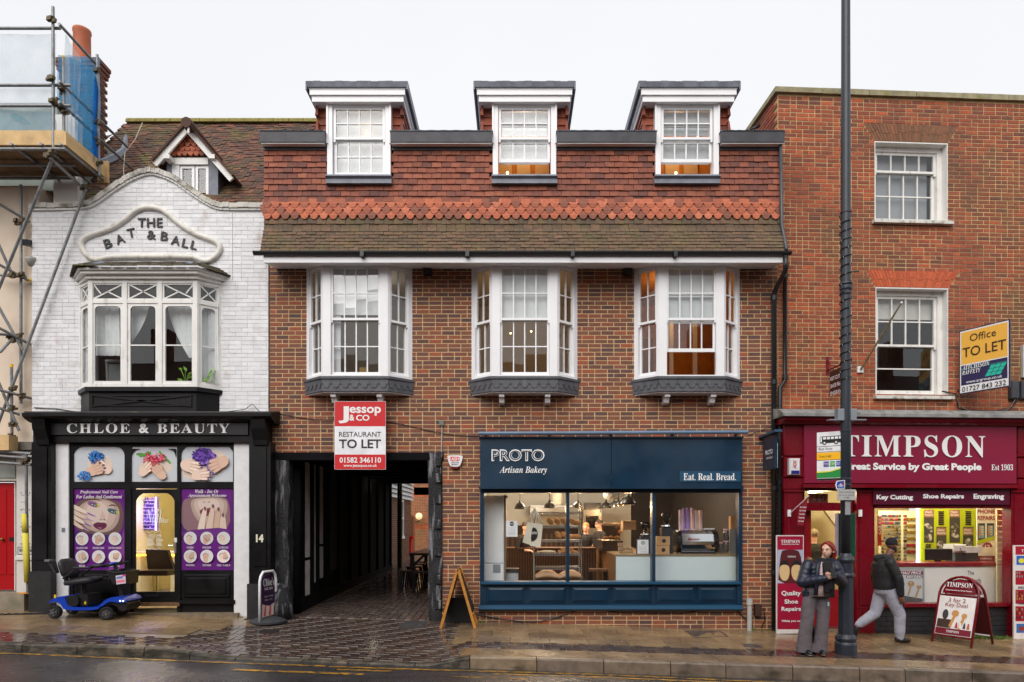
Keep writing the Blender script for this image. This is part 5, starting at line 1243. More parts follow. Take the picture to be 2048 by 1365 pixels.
# ---- tiled roof behind the gable
rp = part_root('roof',wb,(X(440,1.5),1.5,9))
RT = mat('old roof tile',tones=[(84,58,48),(104,68,54),(72,56,48),(122,74,56),(90,72,54),(66,52,46),(132,84,64)],rough=.85,var=.2,scale=22,bump=.5,bscale=70,dist=.005,stain=[(104,100,52),(64,58,48)],stain_scale=(1.6,1.6,1.6),stain_amt=.6,stain_th=.52)
yb0,yb1 = .35,3.2; zb0,zb1 = Z(432,yb0),Z(247,yb1)
rx0,rx1 = X(257,yb1),-4.75
mb = MB(); mb.flat([(rx0-.05,yb0,zb0),(rx1+.3,yb0,zb0),(rx1+.3,yb1,zb1),(rx0-.05,yb1,zb1)]).flat([(rx0-.05,yb1,zb1),(rx1+.3,yb1,zb1),(rx1+.3,yb1+2.8,zb0),(rx0-.05,yb1+2.8,zb0)]).flat([(rx0-.05,yb0,zb0),(rx0-.05,yb1,zb1),(rx0-.05,yb1+2.8,zb0)]); mb.build('boarding',mat('roof felt',(60,40,34)),rp)
sl_ = math.hypot(yb1-yb0,zb1-zb0); ang = math.atan2(yb1-yb0,zb1-zb0); q0 = Matrix.Rotation(-ang+R(3),3,'X'); nrw = int(sl_/.105); tl = []; r = random.Random(31)
for k in range(nrw):
    s0 = k/nrw; yy = yb0+(yb1-yb0)*s0; zz = zb0+(zb1-zb0)*s0; x = rx0 - (k % 2)*.083
    wav = lambda x_: .012*math.sin(x_*2.1+k*.13) + .01*math.sin(x_*5.3+k*.4)
    while x < rx1+.25:
        xx = x+.083; x += .166
        q = (q0 @ Matrix.Rotation(R(r.uniform(-2.4,2.4)),3,'Y')).to_quaternion()
        c = Vector((xx,yy-.015,zz+wav(xx))) + q0 @ Vector((0,-.014,.08)); tl.append((tuple(c+Vector((0,0,r.uniform(-.008,.008)))),(.162,.045,.16),q,r.random()*.999))
vis_t = lambda it: abs(it[0][0]-X(420,1.5)) + abs(it[0][2]-8.4)*.5
place(rp,'tile',tl,TILEV,TILEF,RT,near=vis_t,key='old_tile',rest='tile_field')
for k in range(13):
    a = rx0 + (rx1-rx0+.4)*k/13; b = rx0 + (rx1-rx0+.4)*(k+1)/13-.01; mb = MB(); n = 7; pol = [(yb1-.13*math.cos(math.pi*i/n),zb1-.03+.13*math.sin(math.pi*i/n)) for i in range(n+1)]; mb.prismx(pol,a,b); mb.build('ridge_tile',mat('mossy ridge tile',(128,118,60),.85,.3,12,bump=.5,bscale=40),rp)
# left lower roof and flashing by the chimney
mb = MB(); mb.flat([(X(200,1),1.0,Z(330,1)),(rx0+.02,1.0,Z(345,1)),(rx0+.02,2.6,Z(268,2.6)),(X(205,2.6),2.6,Z(274,2.6))]); mb.build('side_roof',RT,rp)
mb = MB(); mb.path([(X(268,2.2),1.9,Z(272,1.9)),(X(252,1.5),1.45,Z(300,1.45)),(X(232,1.2),1.2,Z(315,1.2)),(X(206,1),.95,Z(328,.95))],[.03,.06,.08,.08],5); mb.build('valley_lead',LEAD,rp)
# gabled dormer on that roof
gd = part_root('dormer',wb,(X(385,.8),.8,8)); y = .85; Xd = lambda a: X(a,y); Zd = lambda b: Z(b,y)
mb = MB(); mb.box(Xd(333),Xd(344),y,y+.06,Zd(402),Zd(312)).box(Xd(417),Xd(436),y,y+.06,Zd(402),Zd(316)); mb.box(Xd(333),Xd(336),y+.05,2.6,Zd(402),Zd(315)).box(Xd(432),Xd(436),y+.05,2.6,Zd(402),Zd(315)); mb.build('lead_cheek',LEAD,gd)
mb = MB(); mb.box(Xd(344),Xd(417),y-.02,y+.08,Zd(330),Zd(317)); mb.build('head_board',OLDWHITE,gd)
for a,b in ((358.5,388),(390,416)): glazed(gd,Xd(a),Xd(b),Zd(400),Zd(331),y+.02,1,1,WHITE,.05,.02,name='casement')
MB().box(Xd(344),Xd(358),y,y+.07,Zd(402),Zd(330)).build('frame_post',WHITE,gd)
MB().box(Xd(350),Xd(425),y+.6,y+.65,Zd(402),Zd(330)).build('room_wall',mat('dim room',(120,122,124),.9),gd)
gt = []; r = random.Random(6)
for k in range(5):                                     # scalloped gable tiles
    zz = 313 - k*9
    half = 34*(1-k/4.6)
    n = int(half*2/13)+1
    for q in range(n): gt.append(((Xd(378-half+13*(q+.5)*(2*half/(n*13))),y-.06,Zd(zz-4)),(.115,.05,.105),None,r.random()))
place(gd,'tile',gt,SCV,SCF,SCAL,key='gable_tile')
MB().prism([(Xd(340),Zd(318)),(Xd(418),Zd(318)),(Xd(378),Zd(268))],y-.01,y+.05).build('gable',mat('roof felt',(60,40,34)),gd)
for p,q in (((372,256),(312,322)),((378,256),(462,352))):
    yy = y-.14; pa = Vector((X(p[0],yy),yy,Z(p[1],yy))); pb = Vector((X(q[0],yy),yy,Z(q[1],yy))); d_ = (pb-pa).normalized(); n_ = Vector((-d_.z,0,d_.x)); n_ = n_ if n_.z > 0 else -n_
    MB().obox((pa+pb)/2 - n_*.04,d_*((pb-pa).length/2+.07),Vector((0,.02+.004*(q[0] > 400),0)),n_*.052).build('barge_board',OLDWHITE,gd)
    MB().obox((pa+pb)/2 + n_*.03 + Vector((0,.95,0)),d_*((pb-pa).length/2+.05),Vector((0,1.02,0)),n_*.02).build('roof_slope',RT,gd)
    MB().obox((pa+pb)/2 - n_*.012 + Vector((0,.1,0)),d_*((pb-pa).length/2-.03),Vector((0,.08,0)),n_*.006).build('verge_soffit',OLDWHITE,gd)
mb = MB(); mb.path([(X(375,y-.3),y-.36,Z(248,y-.3)),(X(375,y-.3),2.3,Z(248,y-.3))],.1,8); mb.build('ridge_tile',RT,gd)
MB().tube((X(377,y-.32),y-.32,Z(252,y-.3)),(X(377,y-.32),y-.32,Z(268,y-.3)),.02,n=4).build('finial',OLDWHITE,gd)
for px in (328,418): MB().box(X(px,y-.2),X(px+12,y-.2),y-.22,y,Z(318,y-.2),Z(310,y-.2)).build('eaves_bracket',OLDWHITE,gd)
# ---- black shopfront of the salon
ss = part_root('shopfront',wb,(X(295),-.3,z_wall(X(295))))
yf = -.22
mb = MB(); mb.prismx([(-.46,Z(826,-.46)),(-.46,Z(832,-.46)),(-.4,Z(838,-.4)),(-.3,Z(844,-.3)),(-.26,Z(846,-.26)),(.05,Z(846,-.26)),(.05,Z(822))],X(47,-.42),X(543,-.42)); mb.build('cornice',BLACKP,ss)
MB().box(X(50,-.42),X(541,-.42),-.44,.0,Z(825.6,-.44),Z(823,-.44)).build('cornice_lead',mat('sooty lead',(58,56,58),.5,.3,8,stain=(106,108,84),stain_scale=(4,4,4)),ss)
MB().box(X(66,yf),X(536,yf),yf,.1,Z(885,yf),Z(843,yf)).build('fascia',BLACKP,ss)
MB().bbox(X(98,yf-.03),X(497,yf-.03),yf-.035,yf-.001,Z(871,yf-.03),Z(840,yf-.03),.01).build('fascia_board',mat('matt black board',(26,25,29),.45,.15,6),ss)
letters(ss,ser('CHLOE'),(134,847.5,260,867),SIGNW,yf-.042,extr=.006,space=1.2); letters(ss,'&',(278,847.5,298,867),SIGNW,yf-.042,bold=.03,extr=.006); letters(ss,ser('BEAUTY'),(315,847.5,459,867),SIGNW,yf-.042,extr=.006,space=1.2)
for a,b in ((63,103),(498,541)):
    ya = -.26; zb_ = z_pave(X(a,ya),ya)
    MB().box(X(a,ya),X(b,ya),ya,.1,zb_-.05,Z(885,ya)).build('pilaster',BLACKP,ss)
    MB().box(X(a+8,ya),X(b-8,ya),ya-.02,ya-.001,zb_+.9,Z(895,ya)).build('pilaster_panel',BLACKP,ss)
    MB().box(X(a-2,ya),X(b+2,ya),ya-.05,ya+.1,zb_-.05,Z(1143 if a < 100 else 1168,ya)).build('plinth',mat('scuffed black plinth',(34,33,35),.6,.3,7,bump=.4,bscale=20,stain=(110,106,100),stain_scale=(9,9,9),stain_amt=.4,stain_th=.63),ss)
    mb = MB(); mb.prismx([(-.42,Z(838,-.42)),(-.4,Z(858,-.4)),(-.31,Z(880,-.31)),(-.3,Z(890,-.3)),(ya,Z(890,-.26)),(ya,Z(838,-.3))],X(a+6,-.34),X(b-8,-.34)); mb.build('console',BLACKP,ss)
yp = -.15
for a,b in ((104,137),(468,500)):
    zb_ = z_pave(X(a,yp),yp); MB().box(X(a,yp),X(b,yp),yp,.1,zb_-.05,Z(885,yp)).build('white_pier',mat('white rendered pier',(226,226,228),.6,.06,8,bump=.4,bscale=30,stain=(120,104,84),stain_scale=(4,4,2),stain_amt=.5,stain_th=.66),ss)
yg = -.12
zst = z_pave(X(300),-.1)
def zs_(py): return Z(py,yg)
mb = MB()
for a,b in ((137,146),(249,262),(354,361),(466,470)): mb.box(X(a,yg),X(b,yg),yg,.05,zst-.05,zs_(884))
mb.box(X(146,yg),X(466,yg),yg+.003,.05,zs_(893),zs_(884)).box(X(146,yg),X(466,yg),yg+.003,.05,zs_(977),zs_(964)); mb.build('frame',BLACKP,ss)
def arched(x0,x1,y0,y1,m_out,r=18,nm='spandrel'):
    """black corner pieces above an arched light"""
    for s_ in (0,1):
        pl = [(x0,y0)] if s_ == 0 else [(x1,y0)]
        arc = [(x0+r-r*math.sin(math.pi/2*k/6),y0+r-r*math.cos(math.pi/2*k/6)) if s_ == 0 else (x1-r+r*math.sin(math.pi/2*k/6),y0+r-r*math.cos(math.pi/2*k/6)) for k in range(7)]
        q = pl + arc; MB().prism([P(a,b,yg) for a,b in ccw(q)],yg+.002,yg+.06).build(nm,BLACKP,ss)
PAPER = mat('pale poster paper',(226,226,232),.25,.02,4)
SKIN1,SKIN2,SKIN3 = flatm((236,206,188)),flatm((222,184,162)),flatm((246,222,206))
def hand(pr,cx,cy_,s,ang,nail,flip=1,m=None,n=4):
    """a printed hand: palm, fingers and nails (pixel units)"""
    ca,sa = math.cos(ang),math.sin(ang); T = lambda x,y: (cx + (x*ca - y*sa)*s,cy_ + (x*sa + y*ca)*s*1.0)
    m = m or SKIN1
    ed = flatm((188,142,122))
    pr.poly([T(*q) for q in ((-17,6*flip),(-15,-6*flip),(-4,-9*flip),(3,-7*flip),(3,7*flip),(-4,9*flip))],m,2)
    for k in range(n):
        y0 = (-6.6+4.3*k)*flip; L_ = (15,18.5,18,14)[k]; dy = (k-1.5)*1.3*flip
        for g,mm in ((.55,ed),(0,[m,SKIN3 if m is SKIN1 else m][k % 2])): pr.poly([T(-2,y0-2-g),T(L_*.6,y0-2-g+dy*.6),T(L_+g,y0-1.1+dy),T(L_+g,y0+1.1+dy),T(L_*.6,y0+2+g+dy*.6),T(-2,y0+2+g)],mm,2)
        pr.oval(*T(L_-2.6,y0+dy*.9),2.3*s,1.35*s,nail,-ang,8)
def flower(pr,cx,cy_,r,cols,n,seed):
    q = random.Random(seed)
    for k in range(n):
        a = q.uniform(0,6.28); d = r*math.sqrt(q.random()); pr.oval(cx+d*math.cos(a),cy_+d*.75*math.sin(a),q.uniform(.18,.34)*r,q.uniform(.07,.13)*r,cols[k % len(cols)],q.uniform(0,3.1),7)
blues = [flatm((20,96,178)),flatm((36,124,206)),flatm((14,66,140)),flatm((60,150,220))]; reds = [flatm((206,30,70)),flatm((230,70,100)),flatm((170,16,50)),flatm((240,130,150))]; vio = [flatm((84,36,150)),flatm((110,60,180)),flatm((54,20,110)),flatm((140,96,200))]
ypst = yg+.03
for k,(a,b,c,d) in enumerate(((146,248,894,964),(263,350,899,964),(362,466,892,963))):
    x0,x1 = X(a-4,ypst),X(b+4,ypst)
    MB().box(x0,x1,ypst,ypst+.01,Z(d+4,ypst),Z(c-6,ypst)).build('transom_poster',PAPER,ss)
    arched(a-1,b+1,c-1,d,BLACKP,20 if k != 1 else 16)
    pr = Print(ypst-.001)
    if k == 0:
        pr.oval(200,930,26,20,SKIN3); flower(pr,192,915,15,blues,90,1); hand(pr,206,935,1.15,-2.6,flatm((34,34,92)),1); hand(pr,190,940,1.2,-.35,flatm((34,34,92)),-1,SKIN2); flower(pr,168,952,12,blues,60,2)
    elif k == 1:
        pr.oval(312,935,34,14,SKIN3); [pr.oval(280+6*q,909+q % 2*2,8,3,flatm((96,160,60)),.4*q) for q in range(4)]; [pr.oval(322+5*q,908+5*q,7,2.4,flatm((110,176,70)),-.9) for q in range(4)]; flower(pr,300,921,15,reds,70,3); flower(pr,318,916,12,reds,50,4); hand(pr,292,938,1.1,-.75,flatm((200,24,52)),1); hand(pr,318,944,1.1,-2.2,flatm((200,24,52)),1,SKIN2)
    else:
        pr.oval(385,938,26,22,SKIN3); pr.oval(430,925,26,24,SKIN3); flower(pr,408,914,21,vio,140,5); hand(pr,382,934,1.35,.25,flatm((66,62,140)),-1); hand(pr,436,928,1.4,2.7,flatm((96,96,168)),1,SKIN2); hand(pr,402,950,1.2,-.1,flatm((70,72,150)),1)
    pr.build('poster_print',ss)
    pane(ss,x0,x1,Z(d,ypst),Z(c,ypst),yg+.012,m=SHOPGLASS)
PUR = mat('purple poster',(112,38,136),.3,.1,1.2); PURD = flatm((84,24,108)); PURL = flatm((150,70,160)); CREAM = flatm((240,228,232))
def face_left(pr):
    pr.poly([(146,1012),(166,998),(196,993),(226,999),(247,1010),(247,1058),(232,1070),(180,1070),(146,1056)],flatm((112,82,78)),2)
    for m_,q_ in ((flatm((196,164,152)),((154,1014),(182,998),(214,998),(240,1014),(238,1046),(218,1066),(182,1064),(158,1044))),(flatm((216,186,174)),((164,1012),(188,1000),(214,1002),(232,1018),(230,1044),(210,1062),(184,1058),(166,1038))),(flatm((232,206,194)),((172,1014),(192,1004),(208,1006),(218,1024),(214,1044),(202,1056),(186,1050),(174,1034)))): pr.poly(q_,m_,2)
    for c_,(x_,y_),w_ in ((flatm((150,96,150)),(187,1009),1.0),(flatm((58,112,128)),(226,1023),.9)): pr.oval(x_,y_,13*w_,5.5*w_,c_,-.3); pr.oval(x_+8,y_+2,5*w_,3*w_,flatm((204,196,96)),-.3); pr.oval(x_,y_+.6,7.5*w_,2.7*w_,flatm((58,44,48)),-.25); pr.oval(x_,y_+1,5*w_,1.6*w_,flatm((206,200,200)),-.25); pr.oval(x_+.5,y_+1,1.7*w_,1.6*w_,flatm((66,76,92)))
    pr.poly([(172,1001),(190,997),(204,1003),(190,1000)],flatm((112,80,72)),1); pr.poly([(214,1013),(226,1008),(239,1015),(228,1011.5)],flatm((100,70,62)),1)
    pr.poly([(204,1018),(211,1036),(205,1041),(199,1039)],flatm((222,190,178)),2); pr.oval(201,1040,1.8,.9,flatm((140,96,90))); pr.oval(209,1040,1.8,.9,flatm((140,96,90)))
    pr.poly([(184,1050),(195,1044),(202,1046),(210,1045),(215,1052),(204,1061),(192,1058)],flatm((110,34,70)),2); pr.poly([(187,1051),(199,1050.5),(212,1052),(200,1053)],flatm((74,18,48)),1); pr.oval(200,1056.5,4,1.2,flatm((176,110,140)),-.2)
    for k in range(4):
        y_ = 1008+k*10
        for g,mm in ((1,flatm((180,140,126))),(0,[SKIN3,SKIN1][k % 2])): pr.poly([(144,y_-g),(144,y_+9+g),(172-k*3,y_+21+g),(183-k*4,y_+20),(166-k*3,y_+10-g)],mm,1)
        pr.poly([(170-k*3,y_+14),(196-k*4,y_+27),(178-k*3,y_+22)],[flatm((150,110,190)),flatm((196,160,206))][k % 2],1)
def face_right(pr):
    pr.poly([(362,1000),(384,996),(408,992),(440,993),(460,1000),(460,1070),(362,1070)],flatm((150,112,120)),2)
    for m_,q_ in ((flatm((196,164,154)),((380,998),(410,993),(444,995),(457,1006),(450,1040),(428,1058),(402,1050),(384,1026))),(flatm((218,190,178)),((386,1000),(412,995),(440,997),(450,1008),(442,1036),(424,1050),(404,1042),(390,1022))),(flatm((234,208,196)),((394,1002),(416,997),(436,1000),(440,1014),(430,1030),(410,1030),(398,1018)))): pr.poly(q_,m_,2)
    pr.oval(408,1004.5,2.2,1,flatm((150,106,100))); pr.oval(418,1004.5,2.2,1,flatm((150,106,100)))
    pr.poly([(397,1024),(407,1016),(414,1018),(421,1015),(433,1023),(424,1032),(406,1033)],flatm((142,48,72)),2); pr.poly([(401,1024),(414,1022),(430,1023.5),(414,1026)],flatm((84,22,44)),1)
    for k,(bx,tx,ty) in enumerate(((398,410,1017),(414,426,1012),(430,437,1018),(444,446,1030))):
        for g,mm in ((.8,flatm((176,134,122))),(0,[SKIN3,SKIN1,SKIN2,SKIN1][k])): pr.poly([(bx-5-g,1070),((bx+tx)/2-5.5-g,1042),(tx-4-g,ty+3),(tx,ty-4-g),(tx+4+g,ty+3),((bx+tx)/2+6.5+g,1042),(bx+10+g,1070)],mm,2)
        pr.oval(tx,ty+1,2.3,4.6,flatm((126,78,96)),.15,10)
    pr.poly([(362,1062),(460,1054),(460,1075),(362,1075)],flatm((112,38,136)),1)
yps = yg+.03
for k,(a,b) in enumerate(((146,248.5),(362,466.5))):
    MB().box(X(a-3,yps),X(b+3,yps),yps,yps+.01,Z(1145,yps),Z(972,yps)).build('window_poster',PUR,ss)
    pr = Print(yps-.001)
    pr.poly([(a,1055),(b,1068),(b,1085),(a+40,1072),(a,1090)],PURD,2); pr.poly([(a+70,1141),(b,1060),(b,1141)],PURL,0) if k == 0 else pr.poly([(a,1000),(a+20,996),(a+30,1060),(a,1075)],PURD,2)
    (face_left if k == 0 else face_right)(pr)
    cxs = ((164,197,230) if k == 0 else (380.5,413.5,447)); rr = random.Random(60+k)
    for j,cyy in enumerate((1078,1114)):
        for q,cx in enumerate(cxs):
            cyy_ = cyy - k; pr.oval(cx,cyy_,13,13,flatm((246,240,242)),n=22); pr.oval(cx,cyy_,12,12,flatm((232,226,226)),n=22)
            hand(pr,cx-2,cyy_+3,.55,rr.uniform(-2.4,-.7),[flatm((130,40,70)),flatm((60,60,120)),flatm((220,150,160)),flatm((190,190,210))][(j*3+q) % 4],1,[SKIN1,SKIN2,SKIN3][q]);
            if (q+j) % 2: hand(pr,cx+3,cyy_-2,.45,rr.uniform(.6,2.4),[flatm((190,60,90)),flatm((40,44,100))][j],-1,SKIN2)
    pr.build('poster_print',ss)
    yt_ = yps-.03
    if k == 0: letters(ss,ser('Professional Nail Care',True),(160,981,236,989),CREAM,yt_,bold=.008); letters(ss,ser('For Ladies And Gentlement',True),(152,990,244,997.5),CREAM,yt_,bold=.008)
    else: letters(ss,ser('Walk - Ins Or',True),(390,979.5,437,987),CREAM,yt_,bold=.008); letters(ss,ser('Appointment Welcome',True),(376,988,453,996),CREAM,yt_,bold=.008)
    for j,row in enumerate(((('MANICURE','PEDICURE','EXTENSION'),('BIAB','NATURAL','SHELLAC')),(('OMBRE','POLISH','ACRYLIC'),('WAXING','TINTED','GEL NAILS')))[k]):
        for q,wd in enumerate(row):
            cx = cxs[q]; hw_ = len(wd)*1.45; yy_ = (1094.5,1130)[j] - k; letters(ss,ser(wd),(cx-hw_,yy_,cx+hw_,yy_+4),CREAM,yt_,bold=.006)
    pane(ss,X(a,yg),X(b,yg),Z(1141,yg),Z(977,yg),yg+.012-.018,m=SHOPGLASS)
# stall risers with recessed panels
for a,b in ((146,249),(361,470)):
    MB().box(X(a,yg),X(b,yg),yg+.02,.05,zst-.05,zs_(1141)).build('stall_riser',BLACKP,ss)
    mb = MB(); x0,x1,z0,z1 = X(a+7,yg),X(b-10,yg),zs_(1196),zs_(1149); mb.bbox(x0,x1,yg-.005,yg+.021,z0,z1,.02).bbox(x0+.06,x1-.06,yg-.022,yg-.004,z0+.06,z1-.06,.015); mb.build('riser_panel',BLACKP,ss)
    MB().box(X(a-6,yg),X(b+2,yg),yg-.05,yg+.03,zs_(1204)-.03,zs_(1200)).build('base_rail',BLACKP,ss)
MB().box(X(200,yg-.1),X(476,yg-.1),yg-.13,.04,zst-.1,zst+.02).build('threshold',mat('worn stone threshold',(128,112,92),.6,.25,9,bump=.5,bscale=40),ss)
for k,c in enumerate((mat('worn wood step',(112,82,56),.5,.3,12),BLACKP)): MB().box(X(250,yg),X(362,yg),yg-.06+.03*k,.05,zs_(1212-8*k),zs_(1204.5-8*k)).build('door_step',c,ss)
# the glazed salon door
dr = part_root('door',wb,(X(307),yg,zst)); yd = yg+.02
mb = MB(); mb.box(X(262,yd),X(270,yd),yd,yd+.045,Z(1196,yd),Z(979,yd)).box(X(349,yd),X(354,yd),yd,yd+.045,Z(1196,yd),Z(979,yd)).box(X(270,yd),X(349,yd),yd+.001,yd+.045,Z(987,yd),Z(979,yd)).box(X(270,yd),X(349,yd),yd+.001,yd+.045,Z(1196,yd),Z(1184,yd)); mb.build('door_frame',BLACKP,dr)
for s_ in (0,1):
    x0,x1,y0,r_ = 269,350,985.5,24; pl = [(x0,y0)] if s_ == 0 else [(x1,y0)]; arc = [((x0+r_-r_*math.sin(math.pi/2*k/6)) if s_ == 0 else (x1-r_+r_*math.sin(math.pi/2*k/6)),y0+r_-r_*math.cos(math.pi/2*k/6)) for k in range(7)]
    MB().prism([P(a,b,yd) for a,b in ccw(pl+arc)],yd+.002,yd+.043).build('spandrel',BLACKP,dr)
pane(dr,X(270,yd),X(349,yd),Z(1184,yd),Z(986,yd),yd+.02,m=SHOPGLASS)
MB().box(X(291,yd),X(318,yd),yd-.012,yd,Z(1194,yd),Z(1189,yd)).build('letter_plate',DARKMETAL,dr); MB().tube((X(347,yd),yd-.03,Z(1092,yd)),(X(338,yd),yd-.03,Z(1092,yd)),.01).build('handle',mat('steel handle',(170,170,172),.3,metal=.8),dr); MB().box(X(349,yd),X(353,yd),yd-.01,yd,Z(1107,yd),Z(1085,yd)).build('lock_plate',mat('steel handle',(170,170,172)),dr); MB().box(X(349,yd),X(354,yd),yd-.005,yd,Z(1085,yd),Z(1076,yd)).build('white_sticker',PAPER,dr)
vin = mat('white door vinyl',(230,230,226),.6); yv2 = yd+.012
letters(dr,ser('Nail',True),(292,1018,323,1046),vin,yv2,bold=-.012); letters(dr,'Bar',(323,1036,338,1046),vin,yv2,bold=-.01); letters(dr,'WELCOME',(297,1069,322,1074),vin,yv2)
pr = Print(yv2); [pr.rect(295+(k % 2)*17,1076+2.6*(k//2),309+(k % 2)*17-(k*7 % 5),1077+2.6*(k//2),vin) for k in range(14)]; pr.rect(311.5,1016,315,1046,vin); pr.build('vinyl_print',dr)
for cyy in (1064,1098):
    mb = MB(); mb.path([(X(308+dx,yv2),yv2,Z(cyy+2*math.sin(dx*.5),yv2)) for dx in range(-14,15,2)],.004,4); mb.build('vinyl_scroll',vin,dr)
# number 14 on the pilaster
letters(ss,'14',(512,1069,527,1085),mat('cream number',(226,222,200),.5),-.285,bold=.05,extr=.004,name='house_number'); MB().box(X(124,yp),X(130,yp),yp-.01,yp,Z(1064,yp),Z(1056,yp)).build('bell_plate',LEAD,ss)
# salon interior
sr = part_root('salon_room',wb,(X(300,2),2,zst)); zf = zst+.08
CREW = mat('cream salon wall',(226,214,166),.9,.05,2)
MB().box(X(140),X(470),4.0,4.1,zf,3.3).build('back_wall',CREW,sr); MB().box(X(130)-.1,X(130),.06,4.1,zf,3.3).build('side_wall',CREW,sr); MB().box(X(470),X(470)+.1,.06,4.1,zf,3.3).build('side_wall',CREW,sr); MB().box(X(130),X(470),-.05,4.1,zf-.1,zf).build('floor',mat('salon floor',(150,138,104),.4,.1,5),sr); MB().box(X(130),X(470),.06,4.1,3.3,3.4).build('ceiling',CREW,sr)
rack = MB(); y = 2.6
nd = thing('polish_display','wall display of nail polish bottles edged with violet light strips','display',(X(300,y),y,Z(1040,y))); MB().box(X(250,y),X(314,y),y,y+.08,Z(1060,y),Z(996,y)).build('back_panel',mat('violet lit panel',(150,130,220),.6),nd)
for k in range(9):
    zz = Z(1058-7*k,y); MB().box(X(251,y),X(312,y),y-.07,y,zz,zz+.012).build('shelf',mat('clear shelf',(170,160,210),.3),nd)
    for q in range(13): MB().lathe([(.014,0),(.014,.04),(.006,.045),(.006,.075)],(X(253+4.7*q,y-.04),y-.04,zz+.013),6).build('polish_bottle',flatm([(60,40,90),(120,60,150),(150,130,200),(90,60,110)][(k*5+q*3) % 4]),nd)
for px in (248,316): MB().box(X(px,y)-.012,X(px,y)+.012,y-.1,y-.08,Z(1061,y),Z(995,y)).build('light_strip',emis('violet strip',(150,130,255),7),nd)
light('salon_strip_light',(X(290,2.2),2.2,Z(1030,2.2)),8,(150,130,255),.2,parent=nd)
light('salon_light',(X(300,1.4),1.4,3.1),95,(255,240,200),.3,parent=sr)
y = 1.2; nc = thing('salon_chair','dark buttoned salon chair just inside the nail bar door','chair',(X(312,y),y,zf)); DK = mat('dark leather',(44,36,34),.4,.15,8)
MB().prism([(X(285,y),Z(1150,y)),(X(340,y),Z(1150,y)),(X(324,y),Z(1102,y)),(X(280,y),Z(1100,y))],y+.2,y+.3).build('backrest',DK,nc); MB().box(X(278,y),X(348,y),y-.25,y+.2,Z(1150,y),Z(1140,y)).build('seat',DK,nc); MB().tube((X(314,y),y,Z(1150,y)),(X(314,y),y,zf+.08),.025).build('pedestal',CHR,nc)
for k in range(5): a = k*1.256; MB().tube((X(314,y),y,zf+.09),(X(314,y)+.26*math.cos(a),y+.26*math.sin(a),zf+.04),.016).build('foot',CHR,nc)
y = 2.2; nk = thing('nail_table','white nail table with glowing orange edge inside the salon','table',(X(300,y),y,zf)); MB().box(X(262,y),X(356,y),y,y+.5,Z(1108,y),Z(1104,y)).build('table_top',WHITE,nk); MB().box(X(262,y),X(356,y),y-.01,y,Z(1112,y),Z(1109,y)).build('light_strip',emis('orange strip',(255,170,50),5),nk); MB().box(X(264,y),X(280,y),y+.02,y+.48,zf,Z(1112,y)).build('leg',WHITE,nk); MB().box(X(340,y),X(352,y),y+.02,y+.48,zf,Z(1112,y)).build('leg',WHITE,nk)
# ================================================================== RIGHT BUILDING (key cutting shop), turned 3 degrees
FRR = Matrix.Translation((X(1555.5),.0,0)) @ Matrix.Rotation(R(3.2),4,'Z')
setframe(FRR)
def zl(x,y=0.): p = FR @ Vector((x,y,0)); return z_pave(p.x,min(p.y,0))
rb = thing('key_shop_building','tall red brick building with two sash windows above a maroon shopfront','building',(2,0,zl(2)),R(3.2))
RBR = mat('red brick',tones=[(150,74,50),(172,82,52),(126,66,52),(184,90,56),(110,64,54),(160,78,50),(138,72,54),(176,92,62)],rough=.8,var=.2,scale=24,bump=.5,bscale=120,dist=.003,stain=[(92,66,52),(96,84,56)],stain_scale=(.8,.8,.8),stain_amt=.42,stain_th=.5)
RMO = mat('grey yellow mortar',(196,166,118),.9,.15,14,bump=.5,bscale=140,stain=(96,82,62),stain_scale=(.9,.9,.7),stain_amt=.6,stain_th=.5)
RX1 = X(2048) + 1.3
ztp = Z(193,0,1700)
q = lambda px,py,y=0.: P(px,py,y)
w1 = (q(1749,285)[0],q(1895,285)[0],q(1820,442)[1],q(1820,285)[1]); w2 = (q(1751,576)[0],q(1896,576)[0],q(1820,791)[1],q(1820,576)[1])
zsh = q(1700,832)[1]
rholes = [w1,w2]
sheet(MB(),.01,RX1,zsh-.3,ztp,rholes,.002,.3).build('wall',RMO,rb)
arches = [(q(1727,247),q(1916,247),w1),(q(1733,541),q(1918,541),w2)]
def arch_rows(z):
    out = []
    for (a,b,h_) in arches:
        z0,z1 = h_[3],a[1]
        if z0-.02 < z < z1+.02: k = min(1,max(0,(z-z0)/(z1-z0))); out.append((h_[0]+(a[0]-h_[0])*k-.006,h_[1]+(b[0]-h_[1])*k+.006))
    return out
brick_field(rb,.012,RX1,zsh-.25,ztp-.005,rholes,.0,RBR,'random',seed=15,bw=.2095,bh=.0595,mo=.0135,rowholes=arch_rows,tone_fn=lambda r,u,z: r.random()*(.6 if z > 8.2 else 1)+(.25 if z > 8.2 else 0))
VOU = [mat('brown gauged brick',tones=[(120,84,62),(134,88,62),(110,78,58),(146,92,64)],rough=.8,var=.2,scale=24,bump=.3,bscale=120,dist=.003),mat('rubbed orange brick',tones=[(190,88,52),(204,98,60),(176,80,50),(196,94,62)],rough=.8,var=.15,scale=24,bump=.3,bscale=120,dist=.003)]
rr = random.Random(8)
